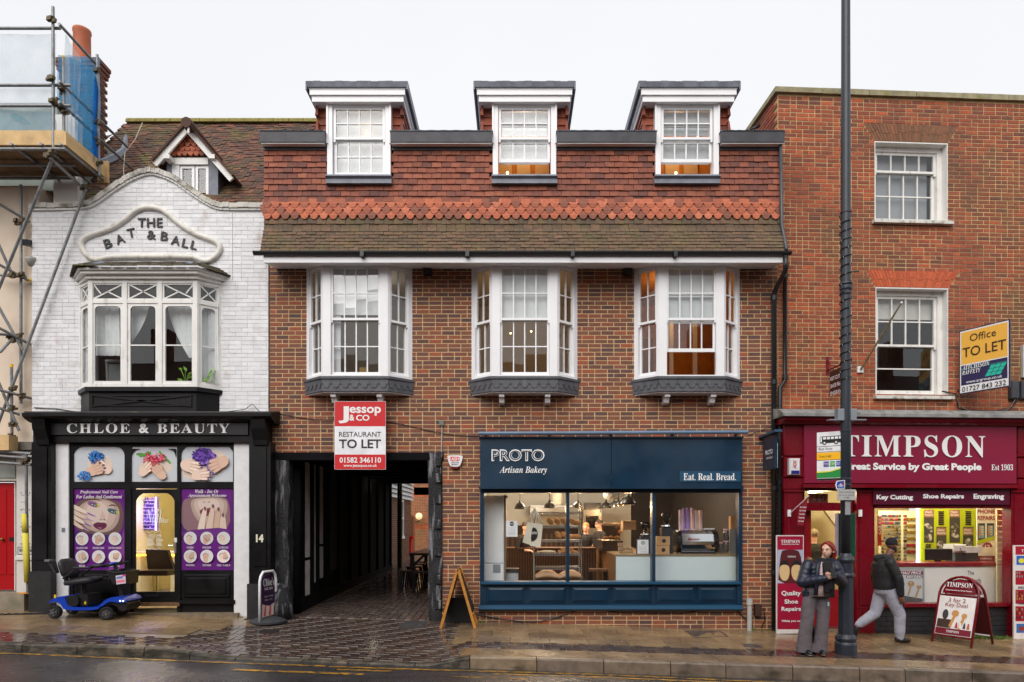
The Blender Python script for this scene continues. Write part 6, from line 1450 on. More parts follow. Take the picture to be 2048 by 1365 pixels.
for ai,(a,b,h_) in enumerate(arches):
    n = 26; z0,z1 = h_[3]+.004,a[1]
    for k in range(n):
        f0,f1 = k/n,(k+1)/n; g = .004
        x0b,x1b = h_[0]+(h_[1]-h_[0])*f0+g,h_[0]+(h_[1]-h_[0])*f1-g; x0t,x1t = a[0]+(b[0]-a[0])*f0+g,a[0]+(b[0]-a[0])*f1-g
        zm_ = z0 + (z1-z0)*rr.uniform(.4,.6); xm0 = x0b+(x0t-x0b)*(zm_-z0)/(z1-z0); xm1 = x1b+(x1t-x1b)*(zm_-z0)/(z1-z0)
        for (p0,p1,p2,p3) in (((x0b,z0),(x1b,z0),(xm1,zm_-.004),(xm0,zm_-.004)),((xm0,zm_+.004),(xm1,zm_+.004),(x1t,z1),(x0t,z1))):
            mb = MB(); mb.tone(rr.random()); mb.prism([p0,p1,p2,p3],-.006,.02); mb.build('voussoir',VOU[ai],rb)
mb = MB(); mb.box(0,.3,.01,6.5,zsh-.3,ztp); mb.build('side_wall',RMO,rb)
sb_ = []
for k in range(26):
    zz = ztp - .04 - k*.073
    for j in range(12): sb_.append(((-.002,.12+.225*j-(k % 2)*.11,zz),(.212,.024,.0625),Matrix.Rotation(R(-90),3,'Z').to_quaternion(),rr.random()))
place(rb,'brick',[(c,s,r_,t) for c,s,r_,t in sb_ if c[1] > .1],UB[0],UB[1],RBR,limit=60,key='side_brick',rest='side_brickwork')
STONE = mat('mossy stone coping',(150,142,112),.85,.2,8,bump=.5,bscale=40,dist=.008,stain=[(124,116,52),(88,80,64)],stain_scale=(4,4,4),stain_amt=.7)
for k in range(8):
    a = -.07 + k*.86; mb = MB(); j = rr.uniform(-.008,.008); mb.box(a,a+.85,-.06+j,.3,ztp+.001,ztp+.095+j); mb.build('coping_stone',STONE,rb)
for k in range(6):
    a = .305 + k*.86; MB().box(-.07,.28,a,a+.85,ztp+.002,ztp+.09).build('coping_stone',STONE,rb)
mb = MB(); mb.path([(X(1530,.5)-.1,.6,Z(258,.5)),(X(1535,.3),.35,Z(250,.3)),(-.12,.1,Z(252,.1)),(-.06,-.1,Z(262,-.1))],.05,8); mb.path([(X(1527,.5)-.1,.8,Z(262,.5)),(-.25,.55,Z(240,.5)),(-.1,.55,Z(232,.5))],.035,6); mb.build('lead_pipe',mat('black lead pipe',(44,44,48),.4,.2,9),rb,smooth=True)
# ---- sash windows in their reveals
def rwindow(h_,ysash,zm,ru,rl,cl,up_cols,blind,label_sill,sash_top):
    wn = part_root('sash_window',rb,((h_[0]+h_[1])/2,0,h_[2]))
    x0,x1,z0,z1 = h_; dp_ = .17
    mb = MB(); mb.box(x1-.012,x1+.0,-.004,dp_+.05,z0,z1).box(x0,x0+.012,-.004,dp_+.05,z0,z1).box(x0+.012,x1-.012,-.002,dp_+.05,z1-.02,z1); mb.build('reveal_lining',OLDWHITE,wn)
    mb = MB(); mb.box(x0+.012,x0+.10,dp_-.03,dp_+.1,z0,z1-.021).box(x1-.10,x1-.012,dp_-.03,dp_+.1,z0,z1-.021).box(x0+.1,x1-.1,dp_-.029,dp_+.1,z1-.10,z1-.021).box(x0+.1,x1-.1,dp_-.028,dp_+.1,z0,z0+.04); mb.build('window_frame',OLDWHITE,wn)
    a,b = x0+.1,x1-.1
    glazed(wn,a,b,zm,z1-.1,dp_,up_cols,ru,OLDWHITE,.05,.022,bot=.04,horn=True); glazed(wn,a+.003,b-.003,z0+.04,zm+.04,dp_+.045,cl,rl,OLDWHITE,.05,.022,bot=.085,top=.04)
    mb = MB(); mb.prismx([(-.09,z0-.075),(-.09,z0-.02),(dp_-.03,z0+.012),(dp_-.03,z0-.075)],x0-.05,x1+.06); mb.build('sill',mat('flaking white sill',(214,212,204),.7,.1,9,bump=.4,bscale=30,stain=[(92,88,60),(130,120,100)],stain_scale=(8,8,8),stain_amt=.7,stain_th=.55),wn)
    mb = MB(); mb.box(x0-.6,x1+.6,2.8,2.85,z0-.5,z1+.4).box(x0-.6,x0-.55,.31,2.8,z0-.5,z1+.4).box(x1+.55,x1+.6,.31,2.8,z0-.5,z1+.4).box(x0-.6,x1+.6,.31,2.8,z1+.35,z1+.4).box(x0-.6,x1+.6,.25,2.8,z0-.55,z0-.5); mb.build('room_wall',mat('dim grey room',(88,86,84),.9,.1,2),wn)
    if blind: MB().box(a,b,dp_+.12,dp_+.128,blind,z1-.05).build('roller_blind',mat('old cream blind',(206,204,196),.9,.05,5),wn)
    return wn
wu = rwindow(w1,.17,q(1812,347,.17)[1],1,2,4,4,None,'',0)
MB().box(w1[0]+.1,w1[1]-.17,.32,.33,w1[2]+.1,w1[3]-.08).build('grey_screen',mat('grey screen',(150,153,158),.9,.04,2),wu)
wl_ = rwindow(w2,.17,q(1812,694,.17)[1],2,2,1,4,q(1812,637,.2)[1],'',0)
MB().lathe([(.02,0),(.03,.04),(.025,.09),(.01,.12)],(q(1868,770,.3)[0],.27,w2[2]+.1),10).build('sill_ornament',mat('red ornament',(190,70,70),.5),wl_,smooth=True)
# ---- maroon shopfront
MAR = mat('maroon gloss paint',(116,6,26),.3,.08,3,rvar=.08); MARD = mat('dark plum panel',(84,14,44),.35,.05,3); FASC = mat('wine fascia',(134,26,58),.35,.07,2)
kf = part_root('shopfront',rb,(2.2,-.2,zl(2.2)))
xe = RX1
mb = MB(); mb.prismx([(-.5,q(1800,834,-.5)[1]),(-.5,q(1800,828,-.5)[1]),(-.3,q(1800,826,-.4)[1]+.06),(.0,q(1800,822,-.4)[1]+.08),(.0,q(1800,834,-.5)[1])],X(1567,-.5),xe); mb.build('lead_capping',mat('weathered lead capping',(140,140,138),.6,.3,7,bump=.4,bscale=20,dist=.01,stain=(76,78,52),stain_scale=(4,4,4),stain_amt=.7),kf)
mb = MB(); mb.prismx([(-.44,q(1800,834.5,-.44)[1]),(-.42,q(1800,842,-.42)[1]),(-.34,q(1800,846,-.34)[1]),(-.3,q(1800,850,-.3)[1]),(.0,q(1800,850,-.3)[1]),(.0,q(1800,834.5,-.44)[1])],X(1570,-.44),xe); mb.build('cornice',MAR,kf)
mb = MB(); mb.bbox(X(1609,-.26),X(2034,-.26),-.26,.0,q(1820,968,-.26)[1],q(1820,850.5,-.26)[1],.01); mb.build('fascia_board',FASC,kf)
mb = MB(); mb.box(X(1607,-.3),X(2036,-.3),-.3,-.1,q(1820,976,-.3)[1],q(1820,969,-.3)[1]); mb.build('fascia_moulding',MAR,kf)
letters(kf,ser('TIMPSON'),(1683,872,1970,914),SIGNW,-.272,space=1.12,extr=.006,name='shop_name'); letters(kf,sb('Great Service by Great People'),(1687,927,1963,944),SIGNW,-.266,bold=.02); letters(kf,ser('Est 1903'),(1983,929,2026,941),SIGNW,-.266)
def pil(a,b,y0,zt_=None):
    x0,x1 = X(a,y0),X(b,y0); zb_ = zl(x0,y0)-.05; zt_ = zt_ or q(1700,980,y0)[1]
    mb = MB(); mb.box(x0,x1,y0,.0,zb_,zt_); mb.build('pilaster',MAR,kf)
    mb = MB(); w_ = x1-x0; mb.bbox(x0+w_*.18,x1-w_*.18,y0-.022,y0-.001,q(1700,1212,y0)[1],zt_-.1,.012); mb.build('pilaster_panel',MAR,kf)
    MB().box(x0-.02,x1+.02,y0-.03,.0,zt_-.04,zt_+.001).build('pilaster_cap',MAR,kf); mb = MB(); mb.box(x0-.015,x1+.015,y0-.035,.0,zb_,q(1700,1216,y0)[1]).box(x0-.02,x1+.02,y0-.045,.0,q(1700,1216,y0)[1],q(1700,1212,y0)[1]); mb.build('pilaster_moulding',MAR,kf)
pil(1569,1605,-.18); pil(1713,1746,-.16); pil(2022,2056,-.18)
for k,(a,b) in enumerate(((1567,1607),(2035,2072))):
    for (t_,b_) in ((848,912),(914,955),(957,979)): MB().bbox(X(a,-.2),X(b,-.2),-.21,.0,q(1600,b_,-.2)[1],q(1600,t_,-.2)[1],.01).build('console_block',MAR,kf)
MB().box(X(1713,.05),xe,.02,.06,q(1880,1012,.05)[1],q(1880,838,.05)[1]).build('light_stop_panel',MAR,kf); MB().box(X(1567,.05),X(1712,.05),.02,.06,q(1650,981,.05)[1],q(1650,838,.05)[1]).build('light_stop_panel',MAR,kf)  # boards added behind the fascia to block leaking interior light
MB().box(X(2057,-.1),xe,-.1,.05,zl(4.5)-.2,q(1880,838,.05)[1]).build('end_panel',MAR,kf)
# window side
yw_ = -.1
MB().bbox(X(1747,-.2),X(2020,-.2),-.2,-.01,q(1880,1010,-.2)[1],q(1880,976,-.2)[1],.006).build('trade_board',MARD,kf)
for s,r_ in (('Key Cutting',(1753,990,1826,1002)),('Shoe Repairs',(1846,988.5,1928,1000)),('Engraving',(1947,988,2008,1001))): letters(kf,sb(s),r_,SIGNW,-.206,bold=.018)
mb = MB(); mb.box(X(1746,yw_),X(1749,yw_),yw_,.05,q(1880,1212,yw_)[1],q(1880,1010,yw_)[1]).box(X(2017,yw_),X(2023,yw_),yw_,.05,q(1880,1212,yw_)[1],q(1880,1010,yw_)[1]).box(X(1749,yw_),X(2017,yw_),yw_-.04,.05,q(1880,1017,yw_)[1],q(1880,1010.5,yw_)[1]).box(X(1746,yw_-.05),X(2023,yw_-.05),yw_-.08,.05,q(1880,1214,yw_-.05)[1],q(1880,1207,yw_-.05)[1]); mb.build('window_frame',MAR,kf)
pane(kf,X(1749,-.03),X(2017,-.03),q(1880,1208,-.03)[1],q(1880,1016,-.03)[1],-.03,m=SHOPGLASS,name='window_pane')
sx0 = X(1746,-.1); mb = MB(); mb.box(sx0,X(2023,-.1),-.09,.05,zl(3.5)-.12,q(1880,1212,-.08)[1]); mb.build('stall_riser',mat('black painted brick',(44,44,47),.5,.15,8),kf)
for k in range(4):
    for j in range(14):
        a = sx0+.02+j*.225-(k % 2)*.11
        if sx0 < a < X(2010,-.1): MB().bbox(a,min(a+.215,X(2021,-.1)),-.1,-.088,q(1880,1262,-.1)[1]+k*.085,q(1880,1262,-.1)[1]+k*.085+.075,.004).build('painted_brick',mat('black painted brick',(44,44,47)),kf)
# door side: transom light, bar, open door
yd_ = -.05
mb = MB(); mb.box(X(1605,yd_),X(1609,yd_),yd_,.1,zl(.6),q(1650,977,yd_)[1]).box(X(1703,yd_),X(1715,yd_),yd_,.1,zl(1.1),q(1650,977,yd_)[1]).box(X(1609,yd_),X(1703,yd_),yd_-.03,.1,q(1650,1022,yd_)[1],q(1650,1006,yd_)[1]).box(X(1609,yd_),X(1703,yd_),yd_,.1,q(1650,982,yd_)[1],q(1650,977,yd_)[1]); mb.build('door_frame',MAR,kf)
pane(kf,X(1609,0),X(1703,0),q(1650,1006,0)[1],q(1650,982,0)[1],.0,m=SHOPGLASS,name='transom_pane')
MB().box(X(1617,.06),X(1656,.06),.06,.07,q(1640,1006,.06)[1],q(1640,988,.06)[1]).build('transom_notice',flatm((150,70,60)),kf); letters(kf,'10',(1633,990,1652,1003),flatm((70,30,28)),.05,name='door_number'); letters(kf,'Thank you...',(1625,998,1650,1002),CREAM,.052)
MB().box(X(1605,-.02),X(1715,-.02),-.12,.5,zl(.8)-.1,zl(.8)+.03).build('door_step',mat('worn stone threshold',(128,112,92)),kf)
dl = part_root('door',rb,(X(1690,.0),.0,zl(1))); mb = MB(); mb.box(X(1607,.08),X(1622,.08),.08,.12,zl(.6)+.03,q(1650,1022,.08)[1]).box(X(1692,.08),X(1705,.08),.08,.12,zl(.6)+.03,q(1650,1022,.08)[1]).box(X(1622,.08),X(1692,.08),.081,.119,zl(.6)+.03,q(1650,1180,.08)[1]); mb.build('door_leaf',mat('red lower door',(150,18,30),.35),dl); pane(dl,X(1622,.1),X(1692,.1),q(1650,1180,.1)[1],q(1650,1024,.1)[1],.1,m=SHOPGLASS)
# interior
zf2 = zl(2)+.1; ki = part_root('shop_room',rb,(2.5,2,zf2)); CRE = mat('warm cream wall',(240,226,184),.85,.04,2)
x0,x1 = X(1600,.3),X(2030,.3)
MB().box(x0,x1,3.4,3.5,zf2,3.0).build('back_wall',CRE,ki); MB().box(x0-.1,x0,.15,3.5,zf2,3.0).build('side_wall',CRE,ki); MB().box(x1+.35,x1+.45,.15,3.5,zf2,3.0).build('side_wall',CRE,ki); MB().box(x0,x1+.4,.06,3.5,zf2-.1,zf2).build('floor',mat('shop floor',(110,60,50),.4),ki); MB().box(x0,x1+.4,.06,3.5,2.72,2.8).build('ceiling',CRE,ki)
mb = MB(); mb.prism([(X(1650,2.6),q(1650,1022,2.6)[1]),(X(1700,2.6),q(1700,1090,2.6)[1]),(X(1706,2.6),q(1700,1022,2.6)[1])],2.6,2.7); mb.build('stair_soffit',mat('pale stair soffit',(216,206,186),.9),ki)
light('shop_tube_light',(X(1645,.5),.5,2.6),26,(255,236,190),.2,parent=ki); light('shop_tube_light',(X(1800,1.3),1.3,2.62),60,(255,240,205),.3,parent=ki); light('shop_tube_light',(X(1930,.5),.45,2.6),22,(255,244,215),.2,parent=ki)
ft = thing('tube_light','lit fluorescent tube above the key shop door','light',(X(1640,.5),.5,2.6)); MB().tube((X(1618,.5),.5,q(1618,985,.5)[1]),(X(1666,.5),.9,q(1666,982,.7)[1]),.02).build('tube',emis('fluorescent',(255,248,225),9),ft); MB().box(X(1616,.52),X(1668,.52),.5,.6,2.62,2.66).build('fitting',WHITE,ft)
# goods: key boards
y = 1.9; kb = thing('key_board','cream wall board hung with rows of keys left of the lime display','display board',(X(1800,y),y,q(1800,1120,y)[1])); MB().box(X(1757,y),X(1838,y),y,y+.04,q(1800,1140,y)[1],q(1800,1022,y)[1]).build('board',CRE,kb)
KM = [mat('brass key',(186,150,70),.3,metal=.6),mat('steel key',(160,160,158),.3,metal=.6),mat('dark key fob',(50,44,44),.5),mat('red fob',(160,40,44),.5),mat('blue fob',(60,70,120),.5)]
rr = random.Random(5); grp = {}
for i in range(13):
    for j in range(15):
        px = 1764 + j*(2.9 if i < 14 else 3.2); py = 1030 + i*7.2
        if j > 12: px += 6
        m = KM[rr.choice([2,3,4,1]) if i < 3 else rr.choice([0,1,1,0,2])]
        x,z = q(px,py,y); MB().bbox(x-.013,x+.013,y-.035,y-.004,z-.045,z,.004).build('hanging_key',m,kb)
for i in range(6):
    for j in range(3):
        x,z = q(1816+j*8,1036+i*13,y); MB().bbox(x-.03,x+.03,y-.05,y-.004,z-.06,z,.006).build('hanging_padlock',KM[0 if i < 4 else 3],kb)
ck = thing('car_key_banner','narrow red CAR KEY banner hanging in the key shop window','banner',(X(1759,1.2),1.2,q(1759,1090,1.2)[1])); y = 1.2; MB().box(X(1755.5,y),X(1763,y),y,y+.01,q(1760,1092,y)[1],q(1760,1032,y)[1]).build('cloth',flatm((176,40,34)),ck)
xfk = Matrix.Translation((X(1759.2,y),y-.004,q(1760,1050,y)[1])) @ Matrix.Rotation(R(-90),4,'Y'); letters(ck,sb('CAR KEY'),(-.19,-.025,.19,.025),SIGNW,0,xf=xfk)
y = 1.25; ld = thing('lime_display','lime green display wall with watch repair posters and strap rails','display',(X(1910,y),y,q(1910,1125,y)[1])); LIME = mat('lime panel',(190,206,20),.5,.03,3); MB().box(X(1838,y),X(1955,y),y,y+.04,q(1900,1150,y)[1],q(1900,1018,y)[1]).build('panel',LIME,ld)
MB().box(X(1836,y-.05),X(1838.5,y-.05),y-.06,y,q(1837,1124,y)[1],q(1837,1018,y)[1]).build('light_strip',emis('cool strip',(240,250,255),6),ld)
GREY = [flatm((70,66,60)),flatm((150,146,136)),flatm((206,202,190)),flatm((112,106,96))]; TAN = flatm((164,120,88))
for (a,b,t_,d_,head,s) in ((1848,1868,1020,1086,1020,'Watch Repairs'),(1873,1893,1054,1105,1056,'Lifetime Batteries'),(1899,1920,1020,1086,1020,'Watch Straps'),(1926,1947,1054,1100,1056,'Watch Repairs')):
    pr = Print(y-.002); pr.rect(a,t_,b,d_,GREY[0]); r_ = random.Random(int(a)); [pr.oval(r_.uniform(a+4,b-4),r_.uniform(t_+26,d_-5),r_.uniform(3,7),r_.uniform(2,4),GREY[1+k % 3],r_.uniform(0,3)) for k in range(9)]; pr.rect(a,head,b,head+15,TAN); pr.build('poster',ld); w_ = s.split(' '); letters(ld,sb(w_[0]),(a+1.5,head+2,a+16,head+7),CREAM,y-.012); letters(ld,sb(w_[1]),(a+1.5,head+8,a+18.5,head+13),CREAM,y-.012)
for px,n in ((1882,8),(1936,8)):
    for k in range(n): x,z = q(px,1024+k*3.6,y); MB().bbox(x-.055,x+.055,y-.02,y-.002,z-.012,z+.012,.004).build('watch_strap',flatm((50,40,36)),ld)
for px in (1856,1906):
    for k in range(4): x,z = q(px,1090+k*4.5,y); MB().bbox(x-.05,x+.05,y-.02,y-.002,z-.014,z+.014,.004).build('watch_strap',flatm((60,54,40)),ld)
y = 1.0; pb_ = thing('phone_repair_board','white phone repair board with two handsets at right of lime display','sign',(X(1972,y),y,q(1972,1124,y)[1])); MB().box(X(1954,y),X(1990,y),y,y+.02,q(1972,1126,y)[1],q(1972,1016,y)[1]).build('panel',mat('white panel',(238,232,220),.5),pb_)
letters(pb_,sb('PHONE'),(1955,1019,1990,1028),flatm((150,56,48)),y-.006); letters(pb_,sb('REPAIRS'),(1955,1032,1990,1041),flatm((150,56,48)),y-.006)
for a in (1956,1974): pr = Print(y-.003); pr.rect(a,1047,a+14,1081,flatm((40,42,46))); pr.rect(a+1.5,1051,a+12.5,1077,flatm((120,160,176))); [pr.rect(a+2.5+3*(k % 3),1053+5*(k//3),a+4.5+3*(k % 3),1056+5*(k//3),flatm([(220,90,70),(240,200,80),(230,230,230)][k % 3])) for k in range(12)]; pr.build('phone_print',pb_)
pr = Print(y-.008); pr.poly([(1954,1082),(1990,1072),(1990,1079),(1954,1090)],flatm((190,206,20))); pr.oval(1975,1095,10,10,flatm((150,34,40))); pr.rect(1965,1095,1985,1108,flatm((236,224,206))); pr.rect(1954,1112,1990,1126,flatm((128,24,44))); pr.build('print',pb_); letters(pb_,sb('12'),(1970,1090,1980,1098),CREAM,y-.014); letters(pb_,ser('TIMPSON'),(1960,1116,1984,1120),CREAM,y-.014)
kc = thing('service_counter','white shop counter with maroon top behind the key shop window','counter',(X(1920,.4),.5,zf2)); y = .5; MB().box(X(1797,y),X(2006,y),y,y+.4,zf2,q(1900,1133,y)[1]).build('front',mat('white counter front',(234,232,226),.4,.03,3),kc); MB().bbox(X(1795,y),X(2008,y),y-.04,y+.5,q(1900,1133,y)[1]+.001,q(1900,1125,y)[1],.008).build('worktop',mat('maroon worktop',(130,28,40),.3),kc)
letters(kc,'The',(1935,1142,1948,1150),flatm((70,70,70)),y-.006); letters(kc,'Watch',(1930,1156,1962,1168),flatm((70,70,70)),y-.006); letters(kc,'Workshop',(1924,1180,1972,1194),flatm((70,70,70)),y-.006)
hp = thing('key_deal_poster','grey framed half price key deal poster leaning on the counter','poster',(X(1820,.25),.25,q(1820,1207,.25)[1])); y = .25; MB().box(X(1793,y),X(1849,y),y,y+.02,q(1820,1208,y)[1],q(1820,1136,y)[1]).build('frame',mat('silver frame',(186,188,190),.3,metal=.4),hp)
pr = Print(y-.002); pr.rect(1797,1140,1845,1205,flatm((198,198,198))); pr.rect(1800,1142,1846,1150,flatm((120,36,56))); pr.rect(1812,1151,1846,1157,flatm((130,130,132))); pr.poly([(1798,1190),(1845,1198),(1845,1205),(1797,1205)],flatm((90,90,92))); pr.oval(1804,1168,5,8,flatm((56,58,58)),.2); pr.rect(1802,1176,1804,1190,flatm((100,100,100)))
for (cx,cyy,r_,an) in ((1822,1168,7,.3),(1838,1174,5,.6)): pr.oval(cx,cyy,r_,r_*.8,flatm((168,138,92))); pr.poly([(cx-2,cyy+3),(cx+2,cyy+3),(cx-7*an-2,cyy+24),(cx-7*an-5,cyy+22)],flatm((176,146,100))); pr.oval(cx,cyy-2,1.6,1.3,flatm((198,198,198)))
pr.build('print',hp); letters(hp,sb('HALF PRICE'),(1802,1143,1843,1149),CREAM,y-.012,shear=.2); letters(hp,sb('KEY DEAL'),(1814,1152,1844,1156.5),CREAM,y-.012,shear=.2)
y = .7; mo_ = thing('monitor','black computer monitor standing on the maroon counter top','monitor',(X(1878,y),y,q(1880,1125,y)[1])); MB().bbox(X(1852,y),X(1905,y),y,y+.04,q(1880,1121,y)[1],q(1880,1098,y)[1],.008).build('screen',mat('black plastic',(30,30,33),.4),mo_); MB().box(X(1874,y),X(1883,y),y+.01,y+.08,q(1880,1127,y)[1],q(1880,1120,y)[1]).build('stand',mat('black plastic',(30,30,33)),mo_)
em2 = thing('engraving_machine','white engraving machine on the maroon counter beside the monitor','machine',(X(1933,y),y,q(1933,1125,y)[1])); GM = mat('pale machine grey',(206,206,208),.4); MB().box(X(1908,y),X(1962,y),y,y+.3,q(1930,1106,y)[1],q(1930,1094,y)[1]).build('arm',GM,em2); MB().bbox(X(1905,y),X(1930,y),y-.05,y+.25,q(1930,1104,y)[1],q(1930,1089,y)[1],.02).build('head',GM,em2); MB().box(X(1912,y),X(1958,y),y+.02,y+.3,q(1930,1126,y)[1],q(1930,1106,y)[1]-.001).build('base',mat('dark machine base',(60,58,58),.4),em2); mb = MB(); mb.path([(X(1920,y-.06),y-.06,q(1920,1096,y)[1]),(X(1928,y-.06),y-.07,q(1928,1112,y)[1]),(X(1945,y-.06),y-.05,q(1945,1106,y)[1])],.006,5); mb.build('cable',CAB,em2)
sw = thing('slat_wall','cream slatted display wall at the right end of the key shop window','display wall',(X(2004,.6),.6,q(2004,1200,.6)[1])); y = .3
for k in range(17): MB().bbox(X(1994,y),X(2019,y),y,y+.02,q(2004,1206-11*k,y)[1],q(2004,1196.3-11*k,y)[1],.003).build('slat',CRE,sw)
setframe()
# ================================================================== CREAM BUILDING AT THE LEFT EDGE, ITS CHIMNEY AND THE SCAFFOLD
cb = thing('cream_building','cream rendered building with red front door behind the scaffold','building',(X(20),.12,z_wall(X(20))))
CREAMR = mat('cream render',(222,204,184),.85,.06,3,bump=.2,bscale=60,stain=(184,166,146),stain_scale=(1,1,.6),stain_amt=.5)
y = .12; cx0,cx1 = X(0,y)-1.7,X(66,y); zg_ = z_pave(X(20),0)
MB().box(cx0,cx1+.1,y,y+5,Z(885,y),Z(372,y)).build('wall',CREAMR,cb); MB().box(cx0,X(118,.35),.3,5,Z(372,y)+.001,Z(206,.3)).build('parapet',mat('grey green render',(150,158,150),.85,.1,3),cb)
MB().box(X(110,.2),X(158,.2),.16,.3,Z(414,.2),Z(232,.2)).build('white_pier',mat('white pier render',(230,228,224),.8,.05,4),cb)
MB().box(cx0,X(0,.14)-.76,.1,.5,zg_,Z(962,.05)).build('ground_wall',mat('pale grey fascia',(190,186,176),.7,.08,4),cb)
MB().box(cx0,X(65,.0),.0,.5,Z(900,0),Z(884,0)).build('shop_cornice',mat('grey cornice',(120,116,110),.7,.2,6),cb)
MB().box(cx0,X(64,.05),.05,.5,Z(962,.05),Z(901,0)).build('entablature',mat('pale grey fascia',(190,186,176),.7,.08,4),cb)
MB().box(X(0,.03)-1.5,X(30,.03),.03,.05,Z(956,.03),Z(918,.03)).build('name_board',mat('grey green board',(150,154,148),.5),cb)
yp = .04; zg_ = z_pave(X(20),0)
MB().box(X(33,yp),X(64,yp),yp,.5,Z(1190,yp),Z(905,yp)).build('pilaster',mat('off white pilaster',(218,214,210),.6,.05,4),cb)
MB().box(X(30,yp-.03),X(66,yp-.03),yp-.03,.1,Z(1120,yp),Z(1113,yp)).build('pilaster_moulding',OLDWHITE,cb)
pr = Print(yp-.002); pr.rect(35,1094,63,1110,flatm((70,70,74))); pr.rect(36.5,1095.5,63,1108.5,flatm((206,206,206))); [pr.rect(42,990+14*k,58-(k % 3)*4,991.2+14*k,flatm((150,150,150))) for k in range(8)]; [pr.oval(42+17*(k % 2),986+34*(k//2),1.2,1.2,flatm((80,80,80)),n=8) for k in range(8)]; pr.build('plaque_print',cb); letters(cb,ser('MAL'),(38,1097,50,1104),flatm((40,40,44)),yp-.01); letters(cb,ser('26'),(57,1098,63,1104),flatm((40,40,44)),yp-.01)
MB().box(cx0,X(62,-.05),-.22,.5,zg_-.1,Z(1188,-.2)).build('doorstep',mat('stone doorstep',(140,130,112),.75,.2,6,bump=.4,bscale=40,stain=(100,96,70),stain_scale=(4,4,4)),cb)
dd_ = part_root('door',cb,(X(10),.1,Z(1180,.1))); REDD = mat('red door paint',(172,8,18),.35,.05,3); yd = .14
MB().box(X(0,yd)-.75,X(32,yd),yd,yd+.05,Z(1180,yd),Z(966,yd)).build('door_leaf',REDD,dd_)
for (a,b,t_,d_) in ((-60,-20,980,1060),(-60,-20,1075,1165),(-10,14,980,1150),(18,30,980,1150)): MB().bbox(X(a,yd),X(b,yd),yd-.012,yd-.0005,Z(d_,yd),Z(t_,yd),.01).build('door_panel',REDD,dd_)
MB().ell((X(8,yd),yd-.05,Z(1079,yd)),.03,.03,.03,12,8).build('door_knob',mat('old brass',(140,110,60),.35,metal=.8),dd_,smooth=True); MB().box(X(20,yd),X(33,yd),yd-.02,yd-.001,Z(1083,yd),Z(1075,yd)).build('letter_plate',DARKMETAL,dd_)
MB().box(X(32,.12),X(33.5,.12),.08,.14,Z(1182,.12),Z(960,.12)).build('door_frame',OLDWHITE,cb)
for (px,py) in ((60,487),): MB().obox((X(px,.0)-.02,.0,Z(py,.0)),(.05,0,0),(0,.09,.02),(0,-.01,.05)).build('floodlight',DARKMETAL,cb)
MB().lathe([(.05,0),(.1,.1),(.1,.14)],(X(66,.05),.02,Z(534,.05)),12).build('camera_dome',mat('grey dome',(160,158,150),.5),cb,smooth=True)
# chimney with its pot
cm_ = part_root('chimney',cb,(X(160,1.5),1.5,Z(330,1.5))); y = 1.35; CHB = mat('sooty chimney brick',tones=[(118,72,58),(98,66,58),(132,82,62),(86,62,58)],rough=.85,var=.2,scale=20,bump=.4,bscale=90,dist=.003)
xa,xb = X(118,y),X(194,y); zt_ = Z(142,y); zb_ = Z(345,y)
MB().box(xa+.01,xb-.01,y+.01,y+.3,zb_,zt_).build('stack',RMO,cm_); its = []
rr = random.Random(2); k = 0; z = zb_
while z < zt_:
    u = xa - (k % 2)*.11
    while u < xb: a,b = max(u,xa),min(u+.215,xb); u += .225; its.append((((a+b)/2,y+.01,z+.033),(b-a,.03,.065),None,rr.random())) if b-a > .03 else None
    v = y + (k % 2)*.11
    while v < y+.12: its.append(((xb,v+.11,z+.033),(.215,.03,.065),Matrix.Rotation(R(90),3,'Z').to_quaternion(),rr.random())); v += .225
    z += .075; k += 1
place(cm_,'brick',its,UB[0],UB[1],CHB,key='chimney_brick',limit=300,rest='brickwork')
for k in range(3): MB().box(xa-.03-.02*k,xb+.03+.025*k,y-.03-.02*k,y+.34,zt_+.001+.075*k,zt_+.073+.075*k).build('corbel_course',CHB,cm_)
MB().lathe([(.15,0),(.17,.05),(.16,.1),(.155,.62),(.17,.66),(.165,.7),(.13,.7),(.13,.6)],(X(164,y+.15),y+.15,zt_+.2),20).build('chimney_pot',mat('terracotta pot glaze',(178,96,62),.65,.12,8),cm_,smooth=True)
# ---- scaffold
sc = thing('scaffold','cantilevered tube scaffold with timber deck and blue netting on cream building','scaffold',(X(50,-.05),-.05,z_wall(X(50))))
TUBE = mat('galvanised scaffold tube',(128,130,132),.42,.25,12,metal=.35,stain=(96,84,72),stain_scale=(7,7,4),stain_amt=.5); CLP = mat('rusty coupler',(96,84,62),.6,.4,30,metal=.3); DECK = mat('scaffold board',(206,172,122),.75,.18,5,bump=.3,bscale=18,stain=(150,118,80),stain_scale=(2,2,8),stain_amt=.5); CAPY = mat('yellow tube cap',(236,190,20),.5)
def W3(px,py,y): return Vector((X(px,y),y,Z(py,y)))
def st(a,b,r=.0245,nm='tube',m=TUBE): MB().tube(a,b,r,n=10).build(nm,m,sc,smooth=False)
def coupler(p):
    mb = MB(); r_ = random.Random(int(p.x*1000+p.z*777));
    for k in range(4): c = p + Vector((r_.uniform(-.045,.045),r_.uniform(-.05,.03),r_.uniform(-.04,.04))); mb.obox(c,(r_.uniform(.018,.04),0,.008),(0,r_.uniform(.02,.04),.005),(.005,0,r_.uniform(.015,.035)))
    mb.tube(p+Vector((-.05,-.03,.02)),p+Vector((.05,-.045,.03)),.008,n=6); mb.build('coupler',CLP,sc)
yF = -.92; XR = -7.40
st(W3(106,14,yF),W3(107,302,yF)); st(W3(127,113,-.8),W3(128,285,-.8)); MB().tube(W3(127,116,-.8),W3(127,112.5,-.8),.027,n=10).build('tube_cap',CAPY,sc)
